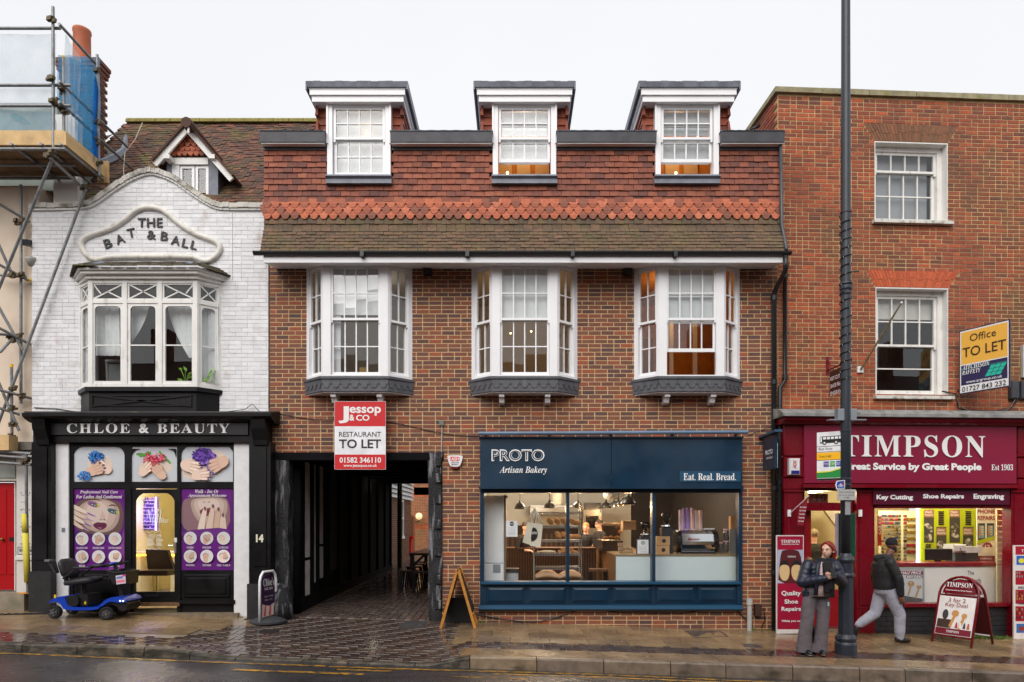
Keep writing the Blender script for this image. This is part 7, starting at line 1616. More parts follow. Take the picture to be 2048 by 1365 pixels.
st(W3(194.5,110,-.06),W3(198.5,352,-.06))
lx = X(0,yF)-1.6
for py,xe_,yy in ((57,121,yF+.05),(171,142,yF+.03),(212,142,yF+.03),(298.5,131,yF-.05)): b = W3(xe_,py,yy); st(Vector((lx,yy,b.z)),b)
for py,y1 in ((57,.06),(171,1.0),(212,1.18)): z = Z(py,yF)+.03; st(Vector((XR,yF-.06,z)),Vector((XR,y1,z)))
for p in ((106,40),(106,160),(106,203),(106,303)): coupler(W3(p[0],p[1],yF-.02))
for p,yy in (((128,180),-.8),((128,221),-.8),((196,142),-.05),((196,246),-.05),((197,285),-.05),((198,330),-.05),((165,375),-.1),((98,312),-.9)): coupler(W3(p[0],p[1],yy-.02))
# deck: boards along the wall, toe boards
zd = Z(291,yF)
for k in range(5): yy = yF + .03 + k*.2; MB().box(lx,X(128,yF),yy,yy+.192,zd,zd+.038).build('deck_board',mat('shaded deck board',(120,92,64),.85,.3,5,bump=.3,bscale=18),sc)  # shade of the underside is put into the darker board colour
MB().box(lx,X(128,yF),yF-.012,yF+.027,zd+.001,Z(262,yF)).build('toe_board',DECK,sc)
MB().box(X(128,yF)+.002,X(128,yF)+.04,yF-.012,.12,zd+.001,zd+.225).build('toe_board',DECK,sc)
for px in (30,90,127): a = Vector((X(px,yF),yF-.1,zd-.03)); st(a,a+Vector((0,1.3,0)))
for yy in (-.45,.0): st(Vector((lx,yy,zd-.08)),Vector((X(150,yy),yy,zd-.08)))
# struts and lower tubes
st(W3(103,322,-.88),W3(-28,640,-.2)); st(W3(99,315,-.95),W3(172,382,-.05)); st(W3(172,378,-.12),W3(-8,860,-.12)); st(W3(42,370,.02),W3(42,808,.02)); st(W3(23,733,-.1),W3(24,905,-.1)); MB().tube(W3(23,735,-.1),W3(23,729,-.1),.028,n=10).build('tube_cap',CAPY,sc)
for a,b in (((-15,400,-.4),(60,445,.05)),((-10,550,-.05),(52,554,-.05)),((-10,525,-.3),(58,562,.08)),((-12,668,-.3),(45,672,-.05)),((-10,652,-.4),(62,690,.05)),((-10,778,-.3),(66,798,.08)),((-5,610,-.2),(45,700,-.08)),((0,705,-.3),(26,676,-.1)),((-5,760,-.15),(38,862,-.1)),((-10,814,-.2),(40,830,0)),((-6,482,-.2),(20,540,-.1))): st(W3(*a),W3(*b))
for p in ((40,445),(42,552),(24,553),(40,672),(22,674),(26,682),(42,792),(26,778),(24,815),(28,850)): coupler(W3(p[0],p[1],-.1))
for py,e in ((560,60),(798,68)): p = W3(e,py,.06); MB().tube(p+Vector((-.01,-.01,0)),p+Vector((.03,.02,-.01)),.027,n=10).build('tube_cap',CAPY,sc)
# bottom lift: ledgers over the door and the sleeved standard on the pavement
for py in (905,914,927): a = W3(-15,py-3,-.25); b = W3(62,py+3,-.2); st(a,b)
MB().box(lx,X(26,-.2),-.3,-.08,Z(902,-.2),Z(872,-.2)).build('toe_board',DECK,sc)
coupler(W3(52,922,-.22)); coupler(W3(24,872,-.12)); xs2 = X(52,-.2)
st(Vector((xs2,-.2,Z(905,-.2))),Vector((xs2+.03,-.2,Z(1188,-.2))))
MB().tube(W3(49.5,1028,-.2),W3(51,1066,-.2),.05,n=12).build('foam_sleeve',mat('yellow foam sleeve',(222,206,72),.7,.08,6),sc,smooth=True); MB().tube(W3(51,1067,-.2),W3(55,1165,-.2),.05,n=12).build('foam_sleeve',mat('yellow foam sleeve',(222,206,72)),sc,smooth=True)
MB().box(xs2-.13,xs2+.14,-.22,.04,Z(1188,-.2)+.001,Z(1186,-.2)).build('base_plate',mat('orange base plate',(230,150,20),.5),sc)
# netting
def net(name,col,op):
    if name in MC: return MC[name]
    m = bpy.data.materials.new(name); m.use_nodes = True; MC[name] = m; n = m.node_tree.nodes; l = m.node_tree.links; b = n['Principled BSDF']; b.inputs['Base Color'].default_value = srgb(*col); b.inputs['Roughness'].default_value = .6
    t = n.new('ShaderNodeBsdfTransparent'); tr = n.new('ShaderNodeBsdfTranslucent'); tr.inputs[0].default_value = srgb(*col)
    mx1 = n.new('ShaderNodeMixShader'); mx1.inputs[0].default_value = .5; l.new(b.outputs[0],mx1.inputs[1]); l.new(tr.outputs[0],mx1.inputs[2])
    geo = n.new('ShaderNodeNewGeometry'); ns = n.new('ShaderNodeTexNoise'); ns.inputs['Scale'].default_value = 3.2; ns.inputs['Detail'].default_value = 5; l.new(geo.outputs['Position'],ns.inputs['Vector'])
    mr = n.new('ShaderNodeMapRange'); l.new(ns.outputs['Fac'],mr.inputs[0]); mr.inputs[1].default_value = .35; mr.inputs[2].default_value = .7; mr.inputs[3].default_value = op*.7; mr.inputs[4].default_value = min(1,op*1.4)
    mx = n.new('ShaderNodeMixShader'); l.new(mr.outputs[0],mx.inputs[0]); l.new(t.outputs[0],mx.inputs[1]); l.new(mx1.outputs[0],mx.inputs[2]); l.new(mx.outputs[0],n['Material Output'].inputs[0]); return m
def sheetnet(p00,p10,p01,p11,nm,m,nx=22,nz=14,amp=.03,axis=Vector((0,1,0)),sag=0.):
    mb = MB(); vs_ = []
    for j in range(nz+1):
        for i in range(nx+1):
            u,v = i/nx,j/nz; p = (p00*(1-u)+p10*u)*(1-v) + (p01*(1-u)+p11*u)*v
            vs_.append(p + axis*(amp*math.sin(u*17+v*3)*math.sin(v*5+1)) + Vector((0,0,-sag*math.sin(math.pi*u)*v)))
    mb.add(vs_,[(j*(nx+1)+i,j*(nx+1)+i+1,(j+1)*(nx+1)+i+1,(j+1)*(nx+1)+i) for j in range(nz) for i in range(nx)]); mb.build(nm,m,sc,smooth=True)
NB,NF = net('blue debris net',(52,160,218),.5),net('pale debris net',(214,230,242),.4)
sheetnet(Vector((lx,yF+.1,zd+.2)),Vector((X(105,yF),yF+.1,zd+.2)),Vector((lx,yF+.1,Z(60,yF))),Vector((X(105,yF),yF+.1,Z(60,yF))),'front_net',NF,amp=.03)
sheetnet(Vector((lx,yF+.13,zd+.2)),Vector((X(105,yF),yF+.13,zd+.2)),Vector((lx,yF+.13,Z(205,yF))),Vector((X(100,yF),yF+.13,Z(215,yF))),'front_net',net('teal debris net',(70,160,186),.5),amp=.04)
sheetnet(Vector((XR+.03,-.6,zd+.2)),Vector((XR+.03,-.07,zd+.1)),Vector((XR+.03,-.78,Z(113,-.8))),Vector((XR+.03,-.07,Z(140,-.06))),'side_net',NB,amp=.03,axis=Vector((1,0,0)))
sheetnet(Vector((XR+.05,-.22,zd+.1)),Vector((XR+.05,-.05,zd+.1)),Vector((XR+.05,-.1,Z(160,-.06))),Vector((XR+.05,-.05,Z(150,-.06))),'side_net',net('dense blue net',(0,130,220),.85),nx=10,amp=.05,axis=Vector((1,0,0)))
sheetnet(Vector((X(116,.9),.9,Z(320,.9))),Vector((X(201,1.2),1.2,Z(320,1.2))),Vector((X(116,.9),.9,Z(110,.9))),Vector((X(201,1.2),1.2,Z(116,1.2))),'back_net',net('blue back net',(64,160,212),.6),amp=.04)
sheetnet(Vector((XR,yF+.1,zd+.22)),Vector((XR,-.55,zd+.22)),Vector((XR,yF+.1,Z(60,yF))),Vector((XR,-.4,Z(120,-.4))),'side_net',NF,amp=.03,axis=Vector((1,0,0)))
# slack cord hanging off the rail
mb = MB(); mb.path([W3(285,246,1.2),W3(270,280,1.0),W3(250,306,.95),W3(247,340,.7),W3(249,362,.4)],.006,5); mb.build('cord',mat('pale cord',(200,190,170),.7),sc)
MB().box(X(205,.3),X(226,.3),.15,.19,Z(368,.2),Z(325,.2)).build('plywood_offcut',DECK,sc)

# ================================================================== YARD BEHIND THE PASSAGE
yb1_ = thing('weatherboard_house','brick and white weatherboard house beyond the end of the passage','building',(-4.3,12,.4)); xw = -4.22; YB = mat('yard brick',tones=[(104,72,58),(120,80,62),(90,64,54),(130,88,66)],rough=.85,var=.2,scale=20)
MB().box(xw-2,xw-.012,10.0,15.9,.2,2.82).build('wall',MORTAR,yb1_); its = []; rr = random.Random(77)
for k in range(34):
    for j in range(26): yy = 10.05 + j*.225 - (k % 2)*.11; its.append(((xw-.004,yy+.11,.25+k*.075),(.215,.03,.065),Matrix.Rotation(R(90),3,'Z').to_quaternion(),rr.random()))
wz0,wz1,wy0,wy1 = 1.35,2.75,13.2,13.9
its = [i_ for i_ in its if not (wy0-.1 < i_[0][1] < wy1+.1 and wz0 < i_[0][2] < wz1)]
place(yb1_,'brick',its,UB[0],UB[1],YB,key='yard_brick',limit=300,rest='brickwork')
for k in range(14): zz = 2.78 + k*.16; mb = MB(); mb.add([(xw+.1,9.9,zz),(xw+.1,16.1,zz),(xw-.0,16.1,zz+.17),(xw-.0,9.9,zz+.17),(xw+.07,9.9,zz),(xw+.07,16.1,zz),(xw-.03,16.1,zz+.17),(xw-.03,9.9,zz+.17)],UBF); mb.build('weatherboard',mat('white weatherboard',(210,212,214),.6,.06,5),yb1_)
MB().box(xw-2,xw-.04,9.9,16.1,2.81,5).build('upper_wall',OLDWHITE,yb1_)
wn = part_root('sash_window',yb1_,(xw,13.5,1.4)); mb = MB(); mb.box(xw-.03,xw+.03,wy0,wy0+.08,wz0,wz1).box(xw-.03,xw+.03,wy1-.08,wy1,wz0,wz1).box(xw-.03,xw+.029,wy0+.08,wy1-.08,wz1-.09,wz1).box(xw-.03,xw+.028,wy0+.08,wy1-.08,(wz0+wz1)/2-.03,(wz0+wz1)/2+.03).box(xw-.03,xw+.06,wy0-.05,wy1+.05,wz0-.06,wz0+.04); mb.build('window_frame',WHITE,wn); MB().box(xw-.025,xw-.01,wy0+.08,wy1-.08,wz0+.04,wz1-.09).build('pane',mat('dark pane',(70,74,80),.1),wn)
yw3 = thing('yard_wall','far brick wall with orange bands at the end of the yard','wall',(-3,21,.4)); yy = 21.; a0,a1 = -7.5,2.5; MB().box(a0,a1,yy+.012,yy+.3,.3,6.5).build('backing',MORTAR,yw3); rr = random.Random(70); its = []
for k in range(78):
    for j in range(20):
        xx = -5.4 + j*.225 - (k % 2)*.11; its.append(((xx,yy+.01,.45+k*.075),(.215,.03,.065),None,rr.random()))
band = mat('orange soldier brick',tones=[(190,96,56),(204,106,62),(178,88,54)],rough=.8); OBR = mat('far yard brick',tones=[(160,104,74),(176,112,78),(142,94,70),(170,120,84)],rough=.85,var=.2,scale=20,stain=(150,140,70),stain_scale=(.6,.6,.6),stain_amt=.4)
isb = lambda z: Z(1058,yy) < z < Z(1049,yy) or Z(994,yy) < z < Z(985,yy) or False
place(yw3,'brick',[i_ for i_ in its if not isb(i_[0][2])],UB[0],UB[1],OBR,key='far_brick',limit=290,near=lambda t: abs(t[0][0]+2.9)+abs(t[0][2]-2),rest='brickwork'); place(yw3,'band_brick',[i_ for i_ in its if isb(i_[0][2])],UB[0],UB[1],band,key='band_brick',limit=80,rest='band_brickwork')
gp = thing('brick_pier','brick pier with sloping orange cap beside the globe lamp in the yard','wall',(X(820,17),17,.4)); y = 16.8; MB().box(X(817,y),X(827,y),y,y+.5,.4,Z(1034,y)).build('pier',OBR,gp); MB().prism([(X(812,y),Z(1075,y)),(X(817,y),Z(1075,y)),(X(824,y),Z(1032,y)),(X(818,y),Z(1032,y))],y-.02,y+.45).build('sloping_cap',band,gp)
gl = thing('globe_wall_lamp','pale round globe lamp on a black bracket in the yard','lamp',(X(838,yy-.4),yy-.4,Z(1040,yy))); MB().ell((X(838,yy-.4),yy-.4,Z(1033,yy-.4)),.165,.165,.165,18,12).build('globe',mat('cream globe',(246,226,176),.4,emit=(246,220,160),estr=.5),gl,smooth=True); MB().path([(X(838,yy-.4),yy-.4,Z(1041,yy-.4)),(X(838,yy-.4),yy-.4,Z(1044,yy-.4)),(X(829,yy-.4),yy-.2,Z(1044,yy-.4)),(X(828,yy-.4),yy-.02,Z(1043,yy-.4))],.03,6).build('bracket',DARKMETAL,gl)
rbn = thing('wheelie_bin','red wheeled bin standing in the yard beyond the passage','bin',(X(817,15.5),15.5,.46)); y = 15.4; RB_ = mat('red plastic bin',(196,16,26),.4); MB().prism([(X(812.5,y),Z(1113,y)),(X(821,y),Z(1113,y)),(X(822.5,y),Z(1078,y)),(X(811,y),Z(1078,y))],y,y+.5).build('body',RB_,rbn); MB().box(X(810.5,y),X(826,y),y-.04,y+.52,Z(1078,y)+.001,Z(1073,y)).build('lid',RB_,rbn); MB().tube((X(814,y),y+.1,Z(1116,y)),(X(814,y),y+.2,Z(1116,y)),.05).build('wheel',DARKMETAL,rbn)
# tables and stools under the arch
BKW = mat('black stained wood',(28,27,28),.35,.15,9)
tb_ = thing('bench_table','long black wooden table standing along the passage wall','table',(X(845,4.6),4.6,z_pass(-2,4.6))); zt2 = Z(1107,4.4)
MB().box(X(818,4.4),X(818,4.4)+.62,4.4,7.2,zt2-.05,zt2).build('table_top',BKW,tb_)
for yy2 in (4.45,7.05):
    for dx in (.02,.52): MB().box(X(818,4.4)+dx,X(818,4.4)+dx+.09,yy2,yy2+.09,z_pass(-2.2,yy2),zt2-.051).build('leg',BKW,tb_)
MB().obox((X(818,4.4)+.2,4.5,zt2-.2),(.16,0,.16),(0,.03,0),(-.02,0,.02)).build('brace',BKW,tb_)
for k,(px,yy2,lab) in enumerate(((820,3.75,'nearest black square stool beside the passage table'),(845,3.5,'black square stool half hidden by the timber post'),(829,5.0,'second black stool along the left of the passage table'),(836,5.9,'third black stool along the left of the passage table'),(841,6.7,'farthest black stool along the left of the passage table'))):
    x = X(px,yy2); z0 = z_pass(x,yy2); s_ = thing('stool',lab,'stool',(x,yy2,z0),group='black stools in the passage'); MB().box(x-.19,x+.19,yy2-.17,yy2+.17,z0+.43,z0+.465).build('seat',BKW,s_)
    for dx in (-1,1):
        for dy in (-1,1): MB().tube((x+dx*.15,yy2+dy*.13,z0+.43),(x+dx*.2,yy2+dy*.17,z0),.022,n=6).build('leg',BKW,s_)
# ================================================================== BOARDS, SIGNS AND STREET FURNITURE
ID = Matrix.Identity(4)
# ---- red and white to-let board on the brickwork
tl_ = thing('letting_board','red and white restaurant to let board fixed under the left bay','sign',(X(720,-.25),-.25,Z(939,-.25))); y = -.25
MB().box(X(669,y),X(771.5,y),y,y+.012,Z(939.5,y),Z(803,y)).build('board',mat('white board',(236,236,240),.4),tl_)
RED = flatm((206,24,32))
for t_,d_ in ((803.5,853),(909.5,939)): pr = Print(y-.001); pr.rect(669.5,t_,771,d_,RED); pr.build('colour_band',tl_)
INK = flatm((44,40,46))
letters(tl_,sb('J'),(677,813,698,847),SIGNW,y-.004,bold=.0); letters(tl_,sb('essop'),(699,814,762,832),SIGNW,y-.004); letters(tl_,'&',(699,829.5,709,842),SIGNW,y-.0045,bold=.03); letters(tl_,sb('CO'),(712,830,739,842),SIGNW,y-.0045)
letters(tl_,'RESTAURANT',(678,864,762,874),INK,y-.004,bold=.004); letters(tl_,sb('TO LET'),(678,879,762,897),INK,y-.004,bold=-.004)
letters(tl_,sb('01582 346110'),(679,915,762,926),SIGNW,y-.004,bold=-.004); letters(tl_,sb('www.jessopco.co.uk'),(687,928.5,754,936),SIGNW,y-.004,bold=-.01)
for px in (700,742): MB().tube((X(px,y),y+.01,Z(812,y)),(X(px,y),0,Z(806,y)),.012).build('bracket',DARKMETAL,tl_)
MB().tube((X(722,-.15),-.15,Z(792,-.15)),(X(722,-.15),-.15,Z(803,-.15)),.012).build('hook',DARKMETAL,tl_)
# ---- yellow office to-let board, one edge at the wall
A = Vector((X(1919,.1),.1)); tA = D+.1
A = Vector(((1919-CX)*12.1/F,12.1-D)); B = Vector(((2020-CX)*11.36/F,11.36-D)); dv = B-A; Wd = dv.length
zB0 = ZC + (CY-790)*12.1/F; zB1 = ZC + (CY-663)*12.1/F; Hh = zB1-zB0
setframe(Matrix.Translation((A.x,A.y,zB0)) @ Matrix.Rotation(math.atan2(dv.y,dv.x),4,'Z'))
ol = thing('letting_board','yellow and navy office to let board angled out above the key shop','sign',(Wd/2,0,0))
MB().box(0,Wd,0,.02,0,Hh).build('board',mat('dark board edge',(44,42,66),.4),ol)
m_ = lambda u0,v0,u1,v1: [(u0*Wd,v0*Hh),(u1*Wd,v0*Hh),(u1*Wd,v1*Hh),(u0*Wd,v1*Hh)]
pr = Print(-.001,True); pr.poly(m_(.015,.02,.975,.985),flatm((238,238,240))); pr.poly(m_(.035,.46,.955,.965),flatm((246,186,74))); pr.poly(m_(.035,.135,.955,.445),flatm((44,36,84))); pr.poly(m_(.035,.385,.955,.39),flatm((40,190,170)))
for i in range(3):
    for j in range(3):
        u0 = .52 + .105*i + .042*j; v0 = .215 + .055*j; pr.poly([(u0*Wd,v0*Hh),((u0+.093)*Wd,v0*Hh),((u0+.131)*Wd,(v0+.048)*Hh),((u0+.038)*Wd,(v0+.048)*Hh)],flatm((40,196,170)))
pr.build('colour_bands',ol)
lt = lambda s,u0,v0,u1,v1,m,**k: letters(ol,s,(u0*Wd,v0*Hh,u1*Wd,v1*Hh),m,-.008,xf=ID,**k)
INK2 = flatm((60,42,30)); lt('Office',.22,.8,.74,.91,INK2); lt('TO LET',.07,.57,.93,.72,INK2,bold=.006); lt(ser('AITCHISON',True),.06,.375,.62,.445,SIGNW); lt(ser('RAFFETY',True),.06,.30,.44,.365,SIGNW); lt('www.argroup.co.uk',.14,.145,.86,.2,SIGNW,bold=.01); lt('01727 843 232',.06,.035,.93,.11,INK,bold=.006)
for v in (.3,.6,.9): MB().tube((Wd+.004,-.008,v*Hh-.01),(Wd+.004,.03,v*Hh+.01),.008).build('cable_tie',DARKMETAL,ol)
setframe()
MB().path([(A.x+.02,A.y+.02,zB0+.1),(A.x+.1,A.y+.2,zB0+.1),(A.x+.2,A.y+.3,zB0+.15)],.015,6).build('bracket',DARKMETAL,ol)
# telecom boxes and looping cables beside it
setframe(FRR)
for k,(a,b) in enumerate(((2024,2040),(2044,2060))):
    MB().bbox(X(a,-.1),X(b,-.1),-.1,-.004,q(2032,797,-.1)[1],q(2032,762,-.1)[1],.015).build('junction_box',mat('dark grey box',(62,64,72),.45),label=('left' if k == 0 else 'right') + ' dark grey cable box on the brick right of the yellow board',cat='cable box',group='cable boxes')
MB().box(X(2046,-.06),X(2062,-.06),-.06,-.004,q(2050,755,-.06)[1],q(2050,690,-.06)[1]).build('meter_cabinet',mat('pale cabinet',(190,190,184),.5),label='pale grey cabinet on the brick at the right edge',cat='cabinet')
mb = MB(); mb.path([(X(a,-.05),-.05,q(a,b,-.05)[1]) for a,b in smooth_poly([(1884,783),(1900,786),(1916,790),(1914,815),(1925,820),(1960,822),(2000,823),(2028,812),(2034,797)],2,False)],.012,6); mb.build('looped_cable',CAB,label='black cable looping along the lead ledge under the yellow board',cat='cable')
mb = MB(); mb.path([(X(a,-.07),-.07,q(a,b,-.07)[1]) for a,b in smooth_poly([(1890,786),(1913,790),(1918,812),(1940,824),(1990,826),(2020,818),(2030,800)],2,False)],.009,6); mb.build('looped_cable',mat('grey cable',(110,104,96),.6),label='grey cable sagging beside the black one below the yellow board',cat='cable')
fp = thing('flagpole','bare angled wooden flagpole on a white bracket beside the lower window','flagpole',(X(1721,0),0,q(1721,740)[1])); MB().bbox(X(1715,-.03),X(1727,-.03),-.04,-.001,q(1721,746,-.03)[1],q(1721,733,-.03)[1],.006).build('bracket',OLDWHITE,fp)
p0 = Vector((X(1722,-.05),-.05,q(1722,739,-.05)[1])); p1 = Vector((X(1803,-.75),-.75,q(1803,606,-.75)[1])); MB().tube(p0,p1,.019,.014,8).build('pole',mat('weathered pole',(120,104,76),.7,.3,12),fp); MB().ell(p1,.02,.02,.02,8,6).build('finial',OLDWHITE,fp)
# hanging key cutting sign, square to the wall
hk = thing('hanging_sign','brown hanging sign for key cutting and shoe repairs behind the lamp post','sign',(X(1665),-.3,q(1665,740)[1])); xk = X(1659.5,-.08)
zb2,zt2_ = q(1660,792,-.08)[1],q(1660,746,-.08)[1]
MB().tube((xk,0,zt2_+.06),(xk,-.8,zt2_+.06),.014).build('bracket_arm',MAR,hk); MB().box(xk-.03,xk+.03,-.01,.0,zt2_-.02,zt2_+.3).build('wall_plate',MAR,hk); MB().path([(xk,0,zt2_+.24),(xk,-.12,zt2_+.12),(xk,-.3,zt2_+.07)],.01,6).build('bracket_scroll',MAR,hk)
MB().box(xk-.012,xk+.012,-.66,-.1,zb2,zt2_+.01).build('board',mat('brown sign board',(70,34,28),.5),hk)
xfh = Matrix.Translation((xk-.014,-.1,0)) @ Matrix.Rotation(R(-90),4,'Z')
hz = (zt2_-zb2)
for k,s in enumerate(('KEY CUTTING','SHOE REPAIRS','ENGRAVING')): letters(hk,sb(s),(.03,zt2_-.1-.13*k-.06,.53,zt2_-.1-.13*k+.01),CREAM,0,xf=xfh)
for yy in (-.2,-.56): MB().tube((xk,yy,zt2_+.01),(xk,yy,zt2_+.05),.006).build('chain',DARKMETAL,hk)
# alarm box and flag brackets on the maroon front
al = thing('alarm_box','white alarm box with red mark and blue strip on the maroon pilaster','alarm',(X(1590,-.3),-.3,q(1590,950,-.3)[1])); y = -.29
MB().bbox(X(1579,y),X(1601,y),y,-.2,q(1590,950,y)[1],q(1590,917,y)[1],.02).build('case',mat('alarm white',(236,236,238),.35),al); pr = Print(y-.002); pr.rect(1582.5,941.5,1599,948,flatm((24,30,130))); pr.build('blue_strip',al)
xfa = Matrix.Translation(((X(1589.5,y)),y-.004,q(1590,929,y)[1])) @ Matrix.Rotation(R(-90),4,'Y'); letters(al,sb('ADX'),(-.07,-.03,.07,.03),flatm((196,20,36)),0,xf=xfa)
for k,(px,lab) in enumerate(((1579.5,'left'),(1722,'right'))): MB().bbox(X(px-3,-.23),X(px+3,-.23),-.23,-.19,q(px,1034,-.23)[1],q(px,1020,-.23)[1],.006).build('flag_bracket',WHITE,label='small white flag bracket on the %s maroon pilaster of the key shop' % lab,cat='bracket',group='flag brackets')
fb = thing('pennant','maroon cloth pennant listing shoe repairs hanging from a white stick','flag',(X(1582,-.25),-.25,q(1582,1027,-.25)[1])); MB().tube((X(1580,-.22),-.22,q(1580,1027,-.22)[1]),(X(1618,-.62),-.62,q(1618,992,-.62)[1]),.008).build('stick',WHITE,fb)
mb = MB(); ya = -.42; pts = [(1617,992),(1607,1052),(1594,1050),(1598,1012)]; mb.prism([P(a,b,ya) for a,b in pts][::-1],ya,ya+.006); mb.build('cloth',mat('maroon cloth',(140,14,40),.7,.1,4),fb)
for k,s in enumerate(('Shoe Repairs','Key Cutting','Watch Repairs','Engraving','Phone Repairs')): letters(fb,sb(s),(1600-k*.8,1013+7*k,1613-k*1.4,1017+7*k),CREAM,ya-.004)
# poster boards leaning on the front
pbd = thing('poster_board','tall maroon quality shoe repairs poster board against the left pilaster','sign',(X(1580,-.35),-.35,zl(X(1580,-.35),-.35))); y = -.36; yq = y
MB().box(X(1553,y),X(1607.5,y),y,y+.03,zl(X(1580,y),y)+.01,q(1580,1071,y)[1]).build('board',mat('white board edge',(228,222,220),.5),pbd)
pr = Print(y-.001); MR = mat('poster maroon',(164,16,56),.4,.06,5); pr.rect(1554.5,1073,1606,1259,MR); pr.rect(1555,1100,1606,1167,flatm((176,182,206))); pr.poly([(1562,1103),(1570,1100),(1592,1100),(1600,1105),(1606,1140),(1606,1167),(1556,1167),(1558,1140)],flatm((88,26,34)),1)
for cx in (1569,1593): pr.oval(cx,1130,9,9,flatm((34,26,24))); pr.poly([(cx-9,1130),(cx+9,1130),(cx+11,1146),(cx+6,1162),(cx-5,1162),(cx-11,1148)],flatm((222,188,136)),2)
pr.build('poster_print',pbd)
for s,r_,f_ in (('TIMPSON',(1562,1080,1600,1087),ser),('Great Service by Great People',(1563,1088,1598,1090.5),sb),('TIMPSON',(1575,1112,1592,1115.5),ser),('Quality',(1563,1182,1601.5,1194),sb),('Shoe',(1569,1199,1596,1208),sb),('Repairs',(1563,1214,1602,1225),sb),('While you wait',(1563,1240,1606,1246),sb)): letters(pbd,f_(s),r_,SIGNW,y-.012)
# price board at the right edge
pb2 = thing('price_board','tall white and red price board cut by the right edge of the photograph','sign',(X(2052,-.4),-.4,zl(X(2052,-.4),-.4))); y = -.4; MB().box(X(2028,y),X(2082,y),y,y+.03,zl(X(2052,y),y),q(2050,1091,y)[1]).build('board',mat('white board edge',(228,222,220)),pb2)
pr = Print(y-.001); pr.rect(2031,1093,2080,1110,flatm((176,14,44)))
for t_ in (1142,1180,1213): pr.rect(2031,t_,2080,t_+(28 if t_ < 1200 else 30),flatm((168,16,40)))
for (t_,c) in ((1112,(40,100,190)),(1248,(50,110,180))): pr.rect(2033,t_,2050,t_+18,flatm(c)); pr.oval(2043,t_+10,6,5,flatm((230,220,60) if t_ < 1200 else (150,60,40)))
rr = random.Random(12)
for t_ in (1144,1151,1183,1190,1196,1217,1225,1233):
    for k in range(9): pr.rect(2033+5*k,t_,2035.5+5*k,t_+4.5,flatm([(170,140,80),(140,140,140),(60,30,30)][rr.randrange(3)]))
pr.build('poster_print',pb2); letters(pb2,ser('TIMPSON'),(2043,1099,2076,1105),SIGNW,y-.012); letters(pb2,sb('SPECIAL KEYS'),(2036,1173,2076,1178),INK,y-.012,bold=-.01); letters(pb2,sb('CAR KEYS'),(2036,1205,2066,1210),INK,y-.012,bold=-.01)
setframe()
# ---- hanging bakery sign
hs_ = thing('hanging_sign','navy bakery sign hanging square to the wall beside the downpipes','sign',(X(1530),-.3,Z(950))); xk = X(1524,-.02); zt2_,zb2 = Z(884,-.02),Z(943,-.02)
MB().prismx([(-.0,zt2_+.1),(-.78,zt2_+.12),(-.78,zt2_+.08),(-.0,zt2_+.06)],xk-.06,xk+.06).build('bracket_hood',mat('dull blue metal',(48,78,106),.45),hs_)
MB().bbox(xk-.02,xk+.02,-.66,-.12,zb2,zt2_+.04,.004).build('board',NAVY,hs_); xfh = Matrix.Translation((xk-.022,-.12,0)) @ Matrix.Rotation(R(-90),4,'Z')
letters(hs_,'PROTO',(.12,zb2+.26,.46,zb2+.34),SIGNW,-.002,xf=xfh,bold=.03); letters(hs_,ser('Artisan Bakery',True),(.15,zb2+.17,.46,zb2+.23),SIGNW,-.002,xf=xfh)
for yy in (-.2,-.58): MB().tube((xk,yy,zt2_+.04),(xk,yy,zt2_+.07),.008).build('hook',DARKMETAL,hs_)
# ---- alarm box on the brick pier
ab = thing('alarm_box','white and red alarm box on the brick pier left of the bakery','alarm',(X(910),-.08,Z(938))); y = -.08
MB().prism([P(a,b,y) for a,b in ccw(smooth_poly([(894,914),(897,911),(923,911),(926,914),(921,930),(917,934),(903,934),(899,930)],1))],y,-.004).build('case',mat('alarm white',(236,236,238)),ab); MB().prism([P(a,b,y) for a,b in ccw([(902,934.2),(918,934.2),(915,938),(905,938)])],y+.01,-.004).build('red_lens',mat('red lens',(120,14,14),.3),ab)
pr = Print(y-.001); pr.rect(901,914,919,922.5,flatm((226,60,56))); pr.build('red_panel',ab); letters(ab,sb('ASH'),(902.5,915,917.5,921.5),SIGNW,y-.003); letters(ab,sb('LOCK AND'),(902,924,918,926.5),INK,y-.003); letters(ab,sb('SECURITY'),(903,928,917,930.5),INK,y-.003)
# ---- lamp post
LP = Vector(((1691.5-CX)*10.2/F,10.2-D,0)); zg_ = z_pave(LP.x,LP.y); yl = LP.y
lamp = thing('lamp_post','tall dark grey cast lamp post in front of the key shop','lamp post',(LP.x,LP.y,zg_)); LPM = mat('dark grey lamp paint',(44,50,60),.38,.12,6,bump=.15,bscale=30,stain=(92,94,96),stain_scale=(14,14,5),stain_amt=.3,stain_th=.64)
zz = lambda py: Z(py,yl); rp_ = lambda wpx: wpx/2*10.2/F
def lth(nm,prof,n=24): MB().lathe([(rp_(w_),zz(py)) for w_,py in prof],(LP.x,LP.y,0),n).build(nm,LPM,lamp,smooth=False)
lth('base',[(41,1312),(41,1288),(39,1285),(36,1283),(39,1280),(40,1276),(37,1272),(31,1268)])
MB().lathe([(rp_(w_),zz(py)) for w_,py in ((30,1290),(29,1150),(29,1140))],(LP.x,LP.y,0),8).build('lower_column',LPM,lamp)
lth('collar',[(27,1156),(32,1153),(33,1150),(30,1146),(28,1146),(28,1130),(28,1126),(33,1123),(34,1119),(30,1116),(24,1113),(20,1108)])
MB().lathe([(rp_(w_),zz(py)) for w_,py in ((19.5,1112),(19.5,840),(19,580),(17.5,200),(16.5,-60),(16,-400))],(LP.x,LP.y,0),20).build('upper_column',LPM,lamp,smooth=True)
lth('ring',[(19,592),(22,588),(20,583),(24,579),(24,575),(21,572),(25,569),(23,566),(19,564)]); lth('ring',[(19,1120),(21,1118),(21,1110),(19,1106)])
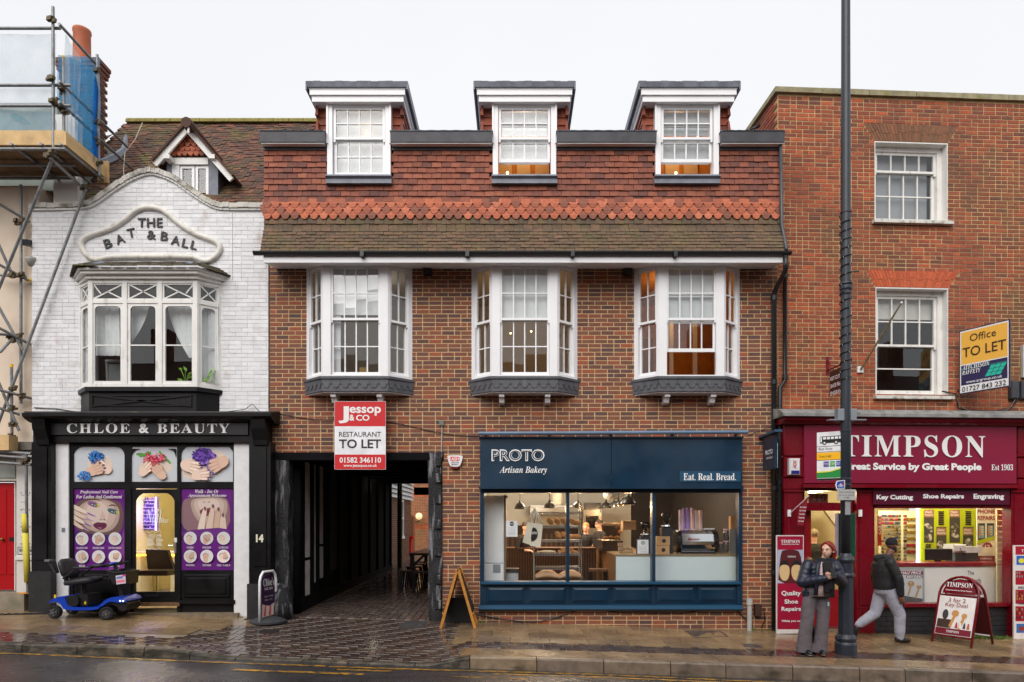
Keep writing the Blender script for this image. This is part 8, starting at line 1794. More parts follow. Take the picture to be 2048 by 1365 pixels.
for py in (425,862,958,970): lth('strap',[(20,py+2),(21,py+1.5),(21,py-1.5),(20,py-2)])
for sx in (-1,1): x0 = LP.x + sx*rp_(24); MB().bbox(x0-.05,x0+.05,yl-.06,yl+.06,zz(843),zz(819),.01).build('bracket_box',mat('grey bracket',(130,138,146),.5),lamp); MB().obox((LP.x+sx*rp_(44),yl-.02,zz(841)),(.11,0,sx*.0),(0,.05,0),(0,0,.008)).build('bracket_plate',mat('grey bracket',(130,138,146)),lamp)
MB().box(LP.x-.045,LP.x+.03,yl-.082,yl-.07,zz(1030),zz(1003)).build('sticker',mat('faded sticker',(150,152,154),.6),lamp)
fc = thing('fairy_light_cable','black fairy light cable wound round the upper lamp post','cable',(LP.x,LP.y,zz(760))); mb = MB(); pts = []; N = 620
for i in range(N+1):
    k = i/N; a = k*2*math.pi*19.5; z = zz(770) + (zz(432)-zz(770))*k; r_ = rp_(20)+.008; pts.append((LP.x+r_*math.cos(a),LP.y+r_*math.sin(a),z))
mb.path(pts,.007,5); mb.build('wire',CAB,fc)
for i in range(70): k = (i+.5)/70; a = k*2*math.pi*19.5; z = zz(770)+(zz(432)-zz(770))*k; r_ = rp_(20)+.02; p = Vector((LP.x+r_*math.cos(a),LP.y+r_*math.sin(a),z)); MB().tube(p,p+Vector((0,-.006,-.028)),.005,.003,6).build('bulb',mat('clear bulb',(120,122,126),.3),fc) if math.sin(a) < .3 else None
for py in (545,): MB().obox((LP.x+rp_(28),yl-.02,zz(py)),(.08,0,.004),(0,.01,0),(0,0,.01)).build('plug',CAB,fc)
# signs on the post
xb0 = LP.x - rp_(18)
bf = thing('bus_stop_flag','bus stop flag with yellow band on the left of the lamp post','sign',(xb0-.12,yl+.1,zz(960)))
angb = R(-38); Wb = .37; zb2,zt2_ = zz(960),zz(862)
xfb = Matrix.Translation((xb0+.03-Wb*math.cos(angb),yl-.0-Wb*math.sin(angb),0)) @ Matrix.Rotation(angb,4,'Z'); setframe(xfb)
MB().box(0,Wb,-.006,.006,zb2,zt2_).build('plate',mat('flag white',(238,238,240),.4),bf)
Hb = zt2_-zb2; m2 = lambda u0,v0,u1,v1: [(u0*Wb,zb2+v0*Hb),(u1*Wb,zb2+v0*Hb),(u1*Wb,zb2+v1*Hb),(u0*Wb,zb2+v1*Hb)]
pr = Print(-.007,True); pr.poly(m2(0,.42,1,.575),flatm((252,186,10))); pr.poly(m2(0,.0,1,.04),flatm((20,20,20))); pr.poly([(0,zb2+.05*Hb),(Wb,zb2+.05*Hb),(Wb,zb2+.24*Hb),(Wb*.5,zb2+.17*Hb),(0,zb2+.16*Hb)],flatm((30,140,60))); pr.poly([(0,zb2+.16*Hb),(Wb*.5,zb2+.17*Hb),(Wb,zb2+.24*Hb),(Wb,zb2+.26*Hb),(Wb*.5,zb2+.19*Hb),(0,zb2+.19*Hb)],flatm((230,220,60)))
for v in (.585,.415,.70): pr.poly(m2(0,v,1,v+.008),flatm((20,20,20)))
for k,c in enumerate(((70,40,150),(60,170,70),(40,80,170))): pr.poly(m2(.26+.24*k,.28,.46+.24*k,.39),flatm(c))
pr.poly(m2(.12,.77,.98,.91),flatm((20,20,22))); [pr.poly(m2(.24+.15*k,.845,.36+.15*k,.895),flatm((236,236,238))) for k in range(5)]; pr.poly(m2(.14,.79,.2,.9),flatm((236,236,238)))
for u in (.3,.74): pr.poly([(u*Wb+.028*math.cos(6.28*k/14),zb2+.775*Hb+.028*math.sin(6.28*k/14)) for k in range(14)],flatm((20,20,22))); pr.poly([(u*Wb+.016*math.cos(6.28*k/14),zb2+.775*Hb+.016*math.sin(6.28*k/14)) for k in range(14)],flatm((220,220,222)))
pr.build('print',bf)
for s,(u0,v0,u1,v1),c in (('Bus Stop',(.08,.62,.6,.68),INK),('Town Hall',(.08,.48,.55,.52),INK),('720',(.27,.31,.45,.36),SIGNW),('724',(.51,.31,.69,.36),SIGNW),('321',(.75,.31,.93,.36),SIGNW)): letters(bf,s,(u0*Wb,zb2+v0*Hb,u1*Wb,zb2+v1*Hb),c,-.018,xf=ID)
setframe()
y = yl-.1
cs_ = thing('cycle_sign','small blue cycle route arrow sign on the lamp post','sign',(X(1681,y),y,Z(979,y))); MB().prism([P(a,b,y) for a,b in ccw([(1671,970),(1674,962),(1689,960.5),(1690,961),(1690,978),(1673,979)])],y,y+.012).build('plate',mat('sign white rim',(230,232,236),.4),cs_)
pr = Print(y-.001); pr.poly([(1673,970),(1675,963.5),(1688.5,962),(1688.5,977),(1674.5,977.5)],flatm((20,70,160))); [pr.oval(cx,972.5,2.4,2.6,SIGNW,n=12) for cx in (1679,1684)]; [pr.oval(cx,972.5,1.6,1.8,flatm((20,70,160)),n=12) for cx in (1679,1684)]; pr.poly([(1679,972),(1681,967),(1682,967),(1684,972),(1683,972),(1681.5,968.5),(1680,972)],SIGNW); pr.rect(1685.5,965,1688,970,flatm((200,30,40))); pr.build('print',cs_)
y = yl-.11
nl = thing('parking_plate','grey no loading at any time plate strapped to the lamp post','sign',(X(1693,y),y,Z(1001,y))); MB().bbox(X(1675,y),X(1711.5,y),y,y+.012,Z(1001,y),Z(979.5,y),.004).build('plate',mat('faded grey plate',(178,178,176),.5,.08,12),nl); FD = flatm((120,118,118))
letters(nl,'No loading',(1679,982,1708,987.5),FD,y-.003); letters(nl,'at any time',(1678,988.5,1708,993.5),FD,y-.003); pr = Print(y-.002); pr.rect(1687,995.4,1697,996.4,FD); pr.poly([(1695,993.8),(1699,996),(1695,998)],FD); pr.build('arrow',nl)
tc = thing('timetable_case','dark green timetable case mounted behind the lamp post','timetable',(LP.x,yl+.2,zz(1112))); y = yl+.14; GRN = mat('dark green case',(14,74,58),.35)
MB().bbox(X(1677,y),X(1711.5,y),y,y+.05,Z(1113,y),Z(1027,y),.008).build('case',GRN,tc); MB().box(X(1673,y),X(1677,y),y+.0,y+.05,Z(1113,y),Z(1028,y)).build('side_panel',mat('lilac notice',(170,150,170),.5),tc); MB().tube((LP.x,yl,zz(1040)),(LP.x,y+.02,zz(1040)),.012).build('clamp',DARKMETAL,tc)
# ---- wooden A-frame
yA0,yA1 = -.62,-.12; af = thing('wooden_a_frame','wooden A-frame board standing end-on beside the bakery front','sandwich board',(X(915,-.4),-.4,z_pave(X(915),-.4))); WD = mat('orange pine frame',(190,128,52),.55,.2,9)
xm = X(915.5,yA0); zt3 = Z(1140,yA0)
for sx in (-1,1):
    for yy in (yA0,yA1):
        xb = xm + sx*(X(950,yA0)-X(881,yA0))/2; a = Vector((xm+sx*.01,yy,zt3)); b = Vector((xb,yy,z_pave(xb,yy))); d_ = (b-a).normalized(); MB().obox((a+b)/2,d_*(b-a).length/2,(0,.018,0),Vector((d_.z,0,-d_.x))*.022).build('leg',WD,af)
    a = Vector((xm+sx*.02,0,zt3-.05)); b = Vector((xm+sx*.26,0,z_pave(xm,-.4)+.22)); d_ = (b-a).normalized(); MB().obox((a+b)/2+Vector((0,(yA0+yA1)/2,0)),d_*(b-a).length/2,(0,.225,0),Vector((d_.z,0,-d_.x))*.008).build('chalk_panel',mat('blackboard',(26,26,27),.7,.1,6),af)
    for k in (.04,.97): c = a+(b-a)*k; MB().tube((c.x,yA0+.019,c.z),(c.x,yA1-.019,c.z),.016).build('cross_rail',WD,af)
MB().tube((xm,yA0-.02,zt3-.01),(xm,yA1+.02,zt3-.01),.012).build('hinge',DARKMETAL,af); MB().prism([P(a,b,yA1-.03) for a,b in ((888,1246),(944,1246),(932,1196),(900,1196))],yA1-.03,yA1-.015).build('lower_dark_sheet',mat('blackboard',(26,26,27)),af)  # black sheet fills the lower gap between the legs
# ---- swinging pavement sign of the salon
ps_c = Vector((X(536,-.55),-.55)); zp_ = z_pave(*ps_c); ps = thing('pavement_sign','white framed nail bar pavement sign on a dark rubber base','sign',(ps_c.x,ps_c.y,zp_))
angp = R(80); setframe(Matrix.Translation((ps_c.x,ps_c.y,zp_)) @ Matrix.Rotation(angp,4,'Z')); hwp,hp_ = .26,.86
fp_ = [(-hwp,.02)] + [(-hwp,.7),(-hwp+.03,.79),(-hwp+.1,hp_),(hwp-.1,hp_),(hwp-.03,.79),(hwp,.7)] + [(hwp,.02)]
MB().path([(a,0,b) for a,b in fp_],.022,8).build('frame',WHITE,ps,smooth=True); MB().prism(smooth_poly([(-.21,.1),(.21,.1),(.21,.74),(.12,.8),(-.12,.8),(-.21,.74)],1),-.008,.008).build('panel',mat('aubergine panel',(58,28,66),.4),ps)
pr = Print(-.009,True); pr.poly([(-.2,.11),(.2,.11),(.2,.32),(.0,.27),(-.2,.33)],flatm((226,190,180))); [pr.poly([(-.15+.08*k,.12),(-.09+.08*k,.12),(-.08+.08*k,.28),(-.11+.08*k,.3)],flatm([(200,70,80),(240,210,200)][k % 2])) for k in range(4)]; pr.build('print',ps)
for s,(u0,v0,u1,v1) in (("Chloe's",(-.17,.62,.17,.75)),('NAIL BAR',(-.13,.55,.13,.6)),('Open 7 days',(-.14,.43,.14,.46)),('10am - 7pm',(-.12,.37,.12,.4))): letters(ps,ser(s) if s == "Chloe's" else s,(u0,v0,u1,v1),SIGNW,-.014,xf=ID)
setframe()
MB().lathe([(.30,0),(.30,.03),(.22,.07),(.1,.1),(.04,.11)],(ps_c.x,ps_c.y,zp_+.001),18).build('base',mat('recycled rubber',(54,56,60),.8,.2,30),ps,smooth=False)
# ---- curved top A-board of the key shop
ac = Vector((X(1924,-.72),-.72)); zac = z_pave(*ac); ak = thing('a_board','maroon curved top three for two key deal A-board on the pavement','sandwich board',(ac.x,ac.y,zac)); wdir = Vector((.31,-.5,0)).normalized(); ndir = Vector((-wdir.y*-1,0,0)); nd_ = Vector((wdir.y,-wdir.x,0))   # nd_ points to the left front
hgt = 1.1
for side in (1,-1):
    # plane: bottom centre out along nd_, top centre at the hinge
    bot = Vector((ac.x,ac.y,zac)) + nd_*.36*side; top = Vector((ac.x,ac.y,zac+hgt)) + nd_*.02*side
    upv = (top-bot).normalized(); L_ = (top-bot).length; nn = wdir.cross(upv);
    M4 = Matrix((( wdir.x,nn.x*-1*1,upv.x,bot.x),(wdir.y,-nn.y,upv.y,bot.y),(wdir.z,-nn.z,upv.z,bot.z),(0,0,0,1)))
    if side > 0: fx = M4
    hw2 = .3
    fr_ = [(-hw2,.0),(-hw2,L_-.3)] + [(-hw2*math.cos(math.pi*k/12),L_-.3+.3*math.sin(math.pi*k/12)) for k in range(1,12)] + [(hw2,L_-.3),(hw2,.0)]
    mb = MB(M4); mb.path([(a,0,b) for a,b in fr_],.02,8); mb.build('frame',MAR,ak,smooth=True)
    mb = MB(M4); mb.tube((-hw2,0,L_-.32),(hw2,0,L_-.32),.014).tube((-hw2,0,.14),(hw2,0,.14),.012); mb.build('cross_bar',WHITE if side < 0 else MAR,ak)
    pol = [(-hw2+.02,.16),(hw2-.02,.16),(hw2-.02,L_-.34),(-hw2+.02,L_-.34)]; mb = MB(M4); mb.prism(pol,-.006,.006); mb.build('panel',mat('dark maroon panel',(70,8,20),.4) if side < 0 else mat('poster white',(236,232,230),.4),ak)
    pol = [(-.25*math.cos(math.pi*k/14),L_-.29+.25*math.sin(math.pi*k/14)) for k in range(15)]; mb = MB(M4); mb.prism(pol[::-1],-.006,.006); mb.build('header_panel',MAR,ak)
s_ = 1
flipx = fx
setframe(fx); fy2 = -.012 if (fx.to_3x3() @ Vector((0,-1,0))).dot(Vector((0,-D,ZC))-fx.translation) > 0 else .012
sg = 1 if fy2 < 0 else -1
pr = Print(fy2,True)
pr.poly([(-.27,.17),(.27,.17),(.27,.27),(-.27,.27)],flatm((120,14,40))); pr.poly([(-.26,.28),(-.05,.28),(-.05,.42),(-.26,.42)],flatm((70,50,40))); pr.oval(-.15,.5,.045,.085,flatm((60,62,64)))
for cx,cz,r_ in ((0.0,.53,.055),(.14,.5,.042)): pr.poly([(cx+r_*math.cos(6.28*k/14),cz+r_*math.sin(6.28*k/14)) for k in range(14)],flatm((204,150,84))); pr.poly([(cx-.02,cz-.02),(cx+.02,cz-.02),(cx-.04,cz-.24),(cx-.08,cz-.22)],flatm((204,150,84)))
for k in range(4): pr.poly([(.02+.06*k,.29),(.06+.06*k,.29),(.05+.06*k,.38),(.03+.06*k,.38)],flatm([(190,40,50),(240,240,240),(60,60,60),(200,90,60)][k]))
pr.build('poster_print',ak)
for s,rct,c in (('3 for 2',(-.13,.715,.13,.785),flatm((150,60,60))),('Key Deal',(-.17,.62,.17,.70),flatm((150,60,60))),(ser('TIMPSON'),(-.2,.97,.2,1.05),SIGNW),(sb('Great Service by Great People'),(-.2,.9,.2,.925),SIGNW),(ser('TIMPSON'),(-.1,.2,.1,.24),SIGNW)): letters(ak,s,rct,c,fy2*1.6,xf=Matrix.Scale(sg,4,Vector((1,0,0))) if sg < 0 else ID)
setframe()
# weeds at the wall feet, litter specks
wd = MB(); rr = random.Random(9)
def tuft(px,n,ysp,hh):
    for k in range(n):
        yy = rr.uniform(*ysp); x = X(px+rr.uniform(-9,9),yy); z = z_pave(x,yy)-.01; a = rr.uniform(0,6.28); h_ = rr.uniform(.3,1)*hh; d_ = Vector((math.cos(a),math.sin(a),0)); t = Vector((x,yy,z)); s_ = .006
        wd.flat([t-d_*s_,t+d_*s_,t+Vector((0,0,h_*.6))+d_*(.01+s_*.5),t+Vector((0,0,h_))+Vector((math.cos(a+1),math.sin(a+1),0))*.03])
for px in range(1935,2020,5): tuft(px,14,(-.3,-.14),.09)
for px in range(1700,1760,8): tuft(px,5,(-.25,-.15),.05)
for px in (950,958,966): tuft(px,10,(-.12,-.04),.06)
for px in (1500,1515,1530,1545): tuft(px,8,(-.15,-.03),.07)
for px in (478,488,240,440): tuft(px,6,(-.3,-.2),.04)
wd.build('weeds',mat('weed green',(84,110,40),.7,.3,40),label='small green weeds along the foot of the walls',cat='weeds',kind='stuff')
lt_ = MB();
for k in range(60):
    x = rr.uniform(-8.5,8); yy = rr.uniform(-2.5,-.2); z = z_pave(x,yy)+.004; s_ = rr.uniform(.008,.025); a = rr.uniform(0,3); lt_.flat([(x+s_*math.cos(a+q_*1.57),yy+s_*math.sin(a+q_*1.57),z) for q_ in range(4)])
lt_.build('litter',mat('pale litter',(176,166,150),.8,.3,40),label='pale specks of litter scattered on the wet pavement',cat='litter',kind='stuff')
# ================================================================== MOBILITY SCOOTER
ysn,ysf = -.86,-.36; yc_ = (ysn+ysf)/2
ms = thing('mobility_scooter','blue and black mobility scooter parked before the nail salon','mobility scooter',(X(165,yc_),yc_,z_pave(X(165,yc_),yc_)))
BLU = mat('metallic blue cowl',(10,62,180),.22,.05,3,coat=.6); SBK = mat('scooter black',(20,20,22),.45,.1,8); SEATM = mat('black vinyl seat',(34,33,37),.5,.1,20,bump=.1,bscale=60); RUB = mat('rubber tyre',(28,28,29),.8,.1,30)
def SP(px,py,y=ysn): return Vector((X(px,y),y,Z(py,y)))
def wheel(px,py,y,r,steer=0.):
    c = Vector((X(px,ysn),y,z_pave(X(px,ysn),y)+r)); xf = Matrix.Translation(c) @ Matrix.Rotation(steer,4,'Z')
    wr = part_root('wheel',ms,tuple(c))
    mb = MB(xf); mb.lathe([(r*.62,-.04),(r*.9,-.045),(r,-.025),(r,.025),(r*.9,.045),(r*.62,.04)],(0,0,0),20,'y'); mb.build('tyre',RUB,wr,smooth=False)
    mb = MB(xf @ Matrix.Translation((0,-.024,0))); mb.lathe([(r*.05,-.035),(r*.2,-.04),(r*.22,-.02),(r*.55,-.018),(r*.64,-.03),(r*.64,.03)],(0,0,0),20,'y')
    for k in range(5): a = 2*math.pi*k/5; mb.obox((r*.4*math.cos(a),-.025,r*.4*math.sin(a)),(r*.22*math.cos(a),0,r*.22*math.sin(a)),(0,.012,0),(-r*.08*math.sin(a),0,r*.08*math.cos(a)))
    mb.build('rim',mat('dark wheel rim',(96,96,100),.35,metal=.4),wr)
wheel(108,1219,ysn+.03,.108); wheel(108,1219,ysf-.03,.108); wheel(211,1221,ysn+.03,.108,R(18)); wheel(211,1221,ysf-.03,.108,R(18))
def cowl(pts,y0,y1,nm,m,sm=2): MB().prism([P(a,b,ysn) for a,b in ccw(smooth_poly(pts,sm))],y0,y1).build(nm,m,ms)
cowl([(98,1206),(104,1199),(112,1196),(120,1193),(128,1193),(134,1206),(138,1215),(196,1215),(202,1212),(196,1221),(128,1221),(124,1212),(118,1206),(108,1203),(100,1208)],ysn-.01,ysf+.01,'chassis_cowl',BLU)
cowl([(194,1217),(201,1208),(210,1200),(222,1195),(238,1194),(250,1199),(252,1205),(240,1207),(226,1204),(214,1205),(206,1212)],ysn+.01,ysf-.01,'front_cowl',BLU)
cowl([(200,1214),(212,1206),(240,1208),(251,1206),(250,1222),(238,1224),(228,1212),(214,1208)],ysn+.05,ysf-.05,'front_bumper',SBK,1)
for k,px in enumerate((240,246)): MB().bbox(X(px,ysn)-.012,X(px,ysn)+.012,ysn-.004,ysn+.02,Z(1204,ysn),Z(1201,ysn),.003).build('headlight',emis('dim headlight',(230,236,255),.8),ms)
cowl([(128,1194),(152,1193),(156,1198),(156,1212),(138,1214),(132,1206)],ysn+.005,ysf-.005,'battery_box',SBK,1); cowl([(152,1190),(170,1190),(172,1213),(156,1213)],ysn+.06,ysf-.06,'seat_base',SBK,0)
MB().box(X(110,ysn)-.015,X(110,ysn)+.015,ysn-.002,ysn+.02,Z(1197,ysn),Z(1190,ysn)).build('marker',mat('yellow marker',(240,200,30),.5),ms); MB().prism([P(a,b,ysn-.005) for a,b in ((166,1203),(168,1207),(166,1211),(164,1207))],ysn+.05,ysn+.06).build('marker',mat('yellow marker',(240,200,30)),ms)
MB().tube((X(148,ysn),yc_,Z(1195,ysn)),(X(148,ysn),yc_,Z(1170,ysn)),.04,n=12).build('seat_post',SBK,ms)
def pad(c,hx,hy,hz,rot,nm):                                  # rounded cushion
    mb = MB(Matrix.Translation(c) @ rot.to_4x4()); n = 16; rings = []
    for k in range(7):
        f = -1+2*k/6; s_ = (1-abs(f)**4)**.25 if abs(f) < 1 else .55; s_ = max(s_,.6); rings.append([(hx*s_*math.copysign(abs(math.cos(2*math.pi*j/n))**.5,math.cos(2*math.pi*j/n)),hy*s_*math.copysign(abs(math.sin(2*math.pi*j/n))**.5,math.sin(2*math.pi*j/n)),hz*f) for j in range(n)])
    mb.loft(rings); mb.build(nm,SEATM,ms,smooth=True)
ctr = lambda px,py: Vector((X(px,ysn),yc_,Z(py,ysn)))
pad(ctr(148,1165),.26,.22,.055,Matrix.Rotation(R(-7),3,'Y'),'seat')
pad(ctr(118,1139),.045,.22,.165,Matrix.Rotation(R(-16),3,'Y'),'backrest')
MB().obox(ctr(112,1160),(.02,0,-.09),(0,.03,0),(.02,0,.01)).build('seat_hinge',SBK,ms)
for yy in (ysn+.02,ysf-.02):
    MB().bbox(X(145,ysn),X(179,ysn),yy-.03,yy+.03,Z(1139,ysn),Z(1134.5,ysn),.012).build('armrest',SBK,ms); MB().tube((X(150,ysn),yy,Z(1138,ysn)),(X(124,ysn),yy,Z(1158,ysn)),.014).build('arm_bracket',SBK,ms)
MB().tube((X(97,ysn),yc_-.1,Z(1124,ysn)),(X(104,ysn),yc_-.1,Z(1148,ysn)),.02).tube((X(86,ysn),yc_-.14,Z(1121,ysn)),(X(102,ysn),yc_-.14,Z(1146,ysn)),.025).build('crutch_holder',SBK,ms); MB().box(X(84,ysn),X(95,ysn),yc_-.2,yc_-.08,Z(1124,ysn),Z(1120,ysn)).build('holder_clip',mat('grey clip',(110,110,114),.5),ms)
MB().tube(ctr(226,1198),ctr(212,1130),.032,n=10).build('tiller',SBK,ms); MB().tube((X(212,ysn),ysn+.02,Z(1132,ysn)),(X(212,ysn),ysf-.02,Z(1132,ysn)),.016).build('handlebar',SBK,ms)
MB().path([(X(186,ysn),ysn+.03,Z(1135.5,ysn)),(X(200,ysn),yc_,Z(1131,ysn)),(X(226,ysn),ysf-.05,Z(1127,ysn))],.018,8).build('grip',SBK,ms); MB().ell(ctr(210,1129),.06,.1,.026,14,8,Matrix.Rotation(R(-8),3,'Y')).build('console',BLU,ms,smooth=True)
bk = part_root('basket',ms,tuple(ctr(232,1150))); xa,xb = X(212,ysn),X(250,ysn)
MB().prism([P(a,b,ysn) for a,b in ccw([(208,1142),(222,1140),(250,1144),(247,1170),(220,1168)])],ysn+.06,ysn+.07).prism([P(a,b,ysn) for a,b in ccw([(208,1142),(222,1140),(250,1144),(247,1170),(220,1168)])],ysf-.08,ysf-.07).box(X(220,ysn),X(247,ysn),ysn+.07,ysf-.08,Z(1170,ysn),Z(1168,ysn)).box(X(247,ysn),X(248.5,ysn),ysn+.07,ysf-.08,Z(1170,ysn),Z(1144,ysn)).box(X(212,ysn),X(214,ysn),ysn+.07,ysf-.08,Z(1166,ysn),Z(1143,ysn)).build('tub',SBK,bk); MB().path([SP(208,1142)+Vector((0,.06,0)),SP(226,1147)+Vector((0,.05,0)),SP(250,1144)+Vector((0,.06,0)),SP(250,1144)+Vector((0,.42,0))],.01,6).build('rim',SBK,bk)
yl2 = ysn+.045; MB().prism([P(a,b,yl2) for a,b in ccw([(231.5,1152),(250.5,1149.5),(251.5,1167),(233,1169.5)])],yl2,yl2+.006).build('card',mat('card pale',(214,212,232),.5),ms); pr = Print(yl2-.001); pr.poly([(233,1161),(249.5,1159),(250,1165),(233.5,1167)],flatm((230,130,150))); pr.oval(248,1151.5,3,2,flatm((226,40,140))); pr.poly([(233,1154),(246,1152),(246,1157),(233,1159)],flatm((130,130,180))); pr.build('card_print',ms)
MB().tube(ctr(150,1180),ctr(128,1182),.008).build('lever',SBK,ms)

# ================================================================== PEOPLE
def remesh(mb,name,mats,vox,sm=2,matfn=None):
    """Fuse overlapping limbs into one continuous skin."""
    me = mb.mesh('tmp',mats[0]); o = bpy.data.objects.new('tmp',me); COL.objects.link(o)
    m = o.modifiers.new('r','REMESH'); m.mode = 'VOXEL'; m.voxel_size = vox; m.use_smooth_shade = True
    s = o.modifiers.new('s','SMOOTH'); s.factor = .5; s.iterations = sm
    dg = bpy.context.evaluated_depsgraph_get(); out = bpy.data.meshes.new_from_object(o.evaluated_get(dg)); bpy.data.objects.remove(o); bpy.data.meshes.remove(me)
    out.name = name; out.materials.clear(); [out.materials.append(x) for x in mats]
    n = len(out.polygons); idx = [0]*n
    if matfn: idx = [matfn(p.center) for p in out.polygons]
    out.polygons.foreach_set('material_index',idx); out.polygons.foreach_set('use_smooth',[True]*n); out.update(); return out
SK1 = mat('fair skin',(222,176,154),.55,.05,20); SK2 = mat('brown skin',(120,78,60),.55,.06,20)
def head(mb,c,h,yaw=0.,pitch=0.):
    """Head of height h centred at c, facing -Y before yaw: skull, jaw, nose, brow, ears."""
    rt = Matrix.Rotation(yaw,3,'Z') @ Matrix.Rotation(pitch,3,'X'); T = lambda v: Vector(c) + rt @ (Vector(v)*h)
    mb.ell(T((0,.06,.12)),.33*h,.39*h,.37*h,16,12,rt); mb.ell(T((0,-.06,-.12)),.27*h,.30*h,.34*h,14,10,rt); mb.ell(T((0,-.2,-.36)),.13*h,.12*h,.1*h,10,8,rt)
    mb.ell(T((0,-.37,-.06)),.055*h,.08*h,.13*h,8,8,rt); mb.ell(T((0,-.42,-.12)),.06*h,.06*h,.05*h,8,6,rt); mb.ell(T((0,-.3,.1)),.22*h,.08*h,.05*h,10,6,rt); mb.ell(T((0,-.34,-.26)),.1*h,.05*h,.04*h,10,6,rt)
    for sx in (-1,1): mb.ell(T((.33*sx,.05,-.05)),.04*h,.08*h,.12*h,8,6,rt)
    return T,rt
def face_parts(o,T,rt,h,lip):
    for sx in (-1,1):
        MB().ell(T((.13*sx,-.335,0.02)),.05*h,.02*h,.02*h,10,6,rt).build('eye',mat('eye white',(180,168,160),.4),o,smooth=True)
        MB().ell(T((.13*sx,-.36,0.02)),.024*h,.012*h,.026*h,8,6,rt).build('iris',mat('dark iris',(40,28,22),.2),o,smooth=True)
        MB().ell(T((.14*sx,-.35,.095)),.085*h,.03*h,.017*h,10,5,rt).build('eyebrow',mat('dark brow',(52,30,24),.7),o,smooth=True)
    MB().ell(T((0,-.385,-.255)),.085*h,.03*h,.028*h,10,6,rt).build('lips',lip,o,smooth=True)
def hand3(mb,wrist,direc,palmn,s=1.,curl=.5,thumb_side=1):
    """Palm, four unequal fingers that bend at the knuckles and a thumb from the palm's side."""
    d = Vector(direc).normalized(); n = (Vector(palmn) - d*Vector(palmn).dot(d)).normalized(); u = d.cross(n)*thumb_side; w_ = Vector(wrist)
    mb.limb([w_,w_+d*.045*s],[.026*s,.03*s],8)
    for k in range(4): mb.limb([w_+d*.02*s+u*(.027-.018*k)*s,w_+d*.085*s+u*(.03-.02*k)*s],[.013*s,.012*s],6)
    for k,L_ in enumerate((.07,.078,.072,.056)):
        b = w_ + d*.085*s + u*(.03-.02*k)*s; c1 = math.cos(curl); s1 = math.sin(curl); c2 = math.cos(curl*2.1); s2 = math.sin(curl*2.1)
        p1 = b + (d*c1 + n*s1)*L_*.5*s; p2 = p1 + (d*c2 + n*s2)*L_*.5*s; mb.limb([b,p1,p2],[.0105*s,.0095*s,.008*s],6)
    b = w_ + d*.02*s + u*.03*s; mb.limb([b,b+(u*.6+d*.6+n*.3).normalized()*.035*s,b+(u*.25+d*.85+n*.45).normalized()*.068*s],[.014*s,.011*s,.009*s],6)
def ring(c,rx,ry,n=18,jit=0.,r_=None,tiltx=0.): return [Vector(c)+Vector((rx*math.cos(2*math.pi*k/n)*(1+(r_.uniform(-jit,jit) if r_ else 0)),ry*math.sin(2*math.pi*k/n),tiltx*math.cos(2*math.pi*k/n))) for k in range(n)]
# ---- woman leaning by the lamp post
wy = -2.0; wx0 = (1626-CX)*(D+wy)/F; wz = z_pave(wx0,wy); O = Vector((wx0,wy,wz)); Wp = lambda x,y,z: O + Vector((x,y,z))
body = MB(); hc = Wp(.205,-.015,1.545); T,rt = head(body,hc,.235,R(-48),R(2))
body.limb([Wp(.2,.0,1.48),Wp(.17,.02,1.36)],[.052,.06],12)
body.limb([Wp(.13,.03,1.22),Wp(.1,.03,1.1),Wp(.06,.02,.95)],[.12,.115,.12],12); body.limb([Wp(-.02,.03,1.28),Wp(.3,.03,1.28)],[.05,.05],10)
for sx,hip,knee,ank in ((-1,(-.02,.01,.9),(-.09,.01,.5),(-.115,.01,.08)),(1,(.13,.01,.9),(.14,.01,.5),(.105,.02,.08))): body.limb([Wp(*hip),Wp(*knee),Wp(*ank)],[.075,.05,.04],10); body.limb([Wp(ank[0],ank[1]-.02,.035),Wp(ank[0],ank[1]-.09,.035)],[.03,.025],8)
arms = [((-.07,.02,1.32),(-.17,-.03,1.07),(.09,-.25,1.145)),((.33,.02,1.32),(.40,-.04,1.08),(.20,-.26,1.20))]
for a,b,c in arms: body.limb([Wp(*a),Wp(*b),Wp(*c)],[.055,.042,.028],10)
hand3(body,Wp(.095,-.255,1.15),(1,-.25,.25),(0,.6,.8),1.0,.8,-1); hand3(body,Wp(.195,-.265,1.205),(-.9,-.3,-.15),(0,.75,.5),1.0,.8,1)
woman = link('person',remesh(body,'person',[SK1],.0085,2),None,label='woman with red hair, navy padded jacket and grey trousers leaning by lamp post',cat='person')
face_parts(woman,T,rt,.235,mat('soft lips',(176,96,92),.4))
MB().ell(T((.37,.03,-.12)),.012,.012,.014,8,6).build('earbud',WHITE,woman,smooth=True)
HAIR = mat('copper red hair',(134,38,18),.45,.25,40,bump=.4,bscale=120)
hb = MB(); hb.ell(T((0,.13,.19)),.35*.235,.39*.235,.36*.235,16,12,rt); hb.ell(T((0,.36,-.14)),.3*.235,.2*.235,.36*.235,12,10,rt); hb.ell(T((0,.45,-.3)),.16*.235,.14*.235,.3*.235,10,8,rt)
for sx in (-1,1): hb.limb([T((.03*sx,-.2,.46)),T((.22*sx,-.2,.34)),T((.34*sx,-.06,.14)),T((.35*sx,.1,-.1)),T((.3*sx,.26,-.34))],[.018,.02,.02,.026,.02],8)
for x_,y_ in ((.27,.2),(.12,.36),(-.08,.4),(-.24,.3)): hb.limb([T((x_,y_-.06,.2)),T((x_*1.15,y_+.06,-.15)),T((x_*1.1,y_+.06,-.5))],[.035,.042,.028],8)
link('hair',remesh(hb,'hair',[HAIR],.008,1),woman)
TRO = mat('grey wide trousers',(98,90,95),.9,.12,7,bump=.6,bscale=7,dist=.04)
tr = MB(); tr.limb([Wp(-.0,.01,.93),Wp(.12,.01,.93)],[.13,.13],14)
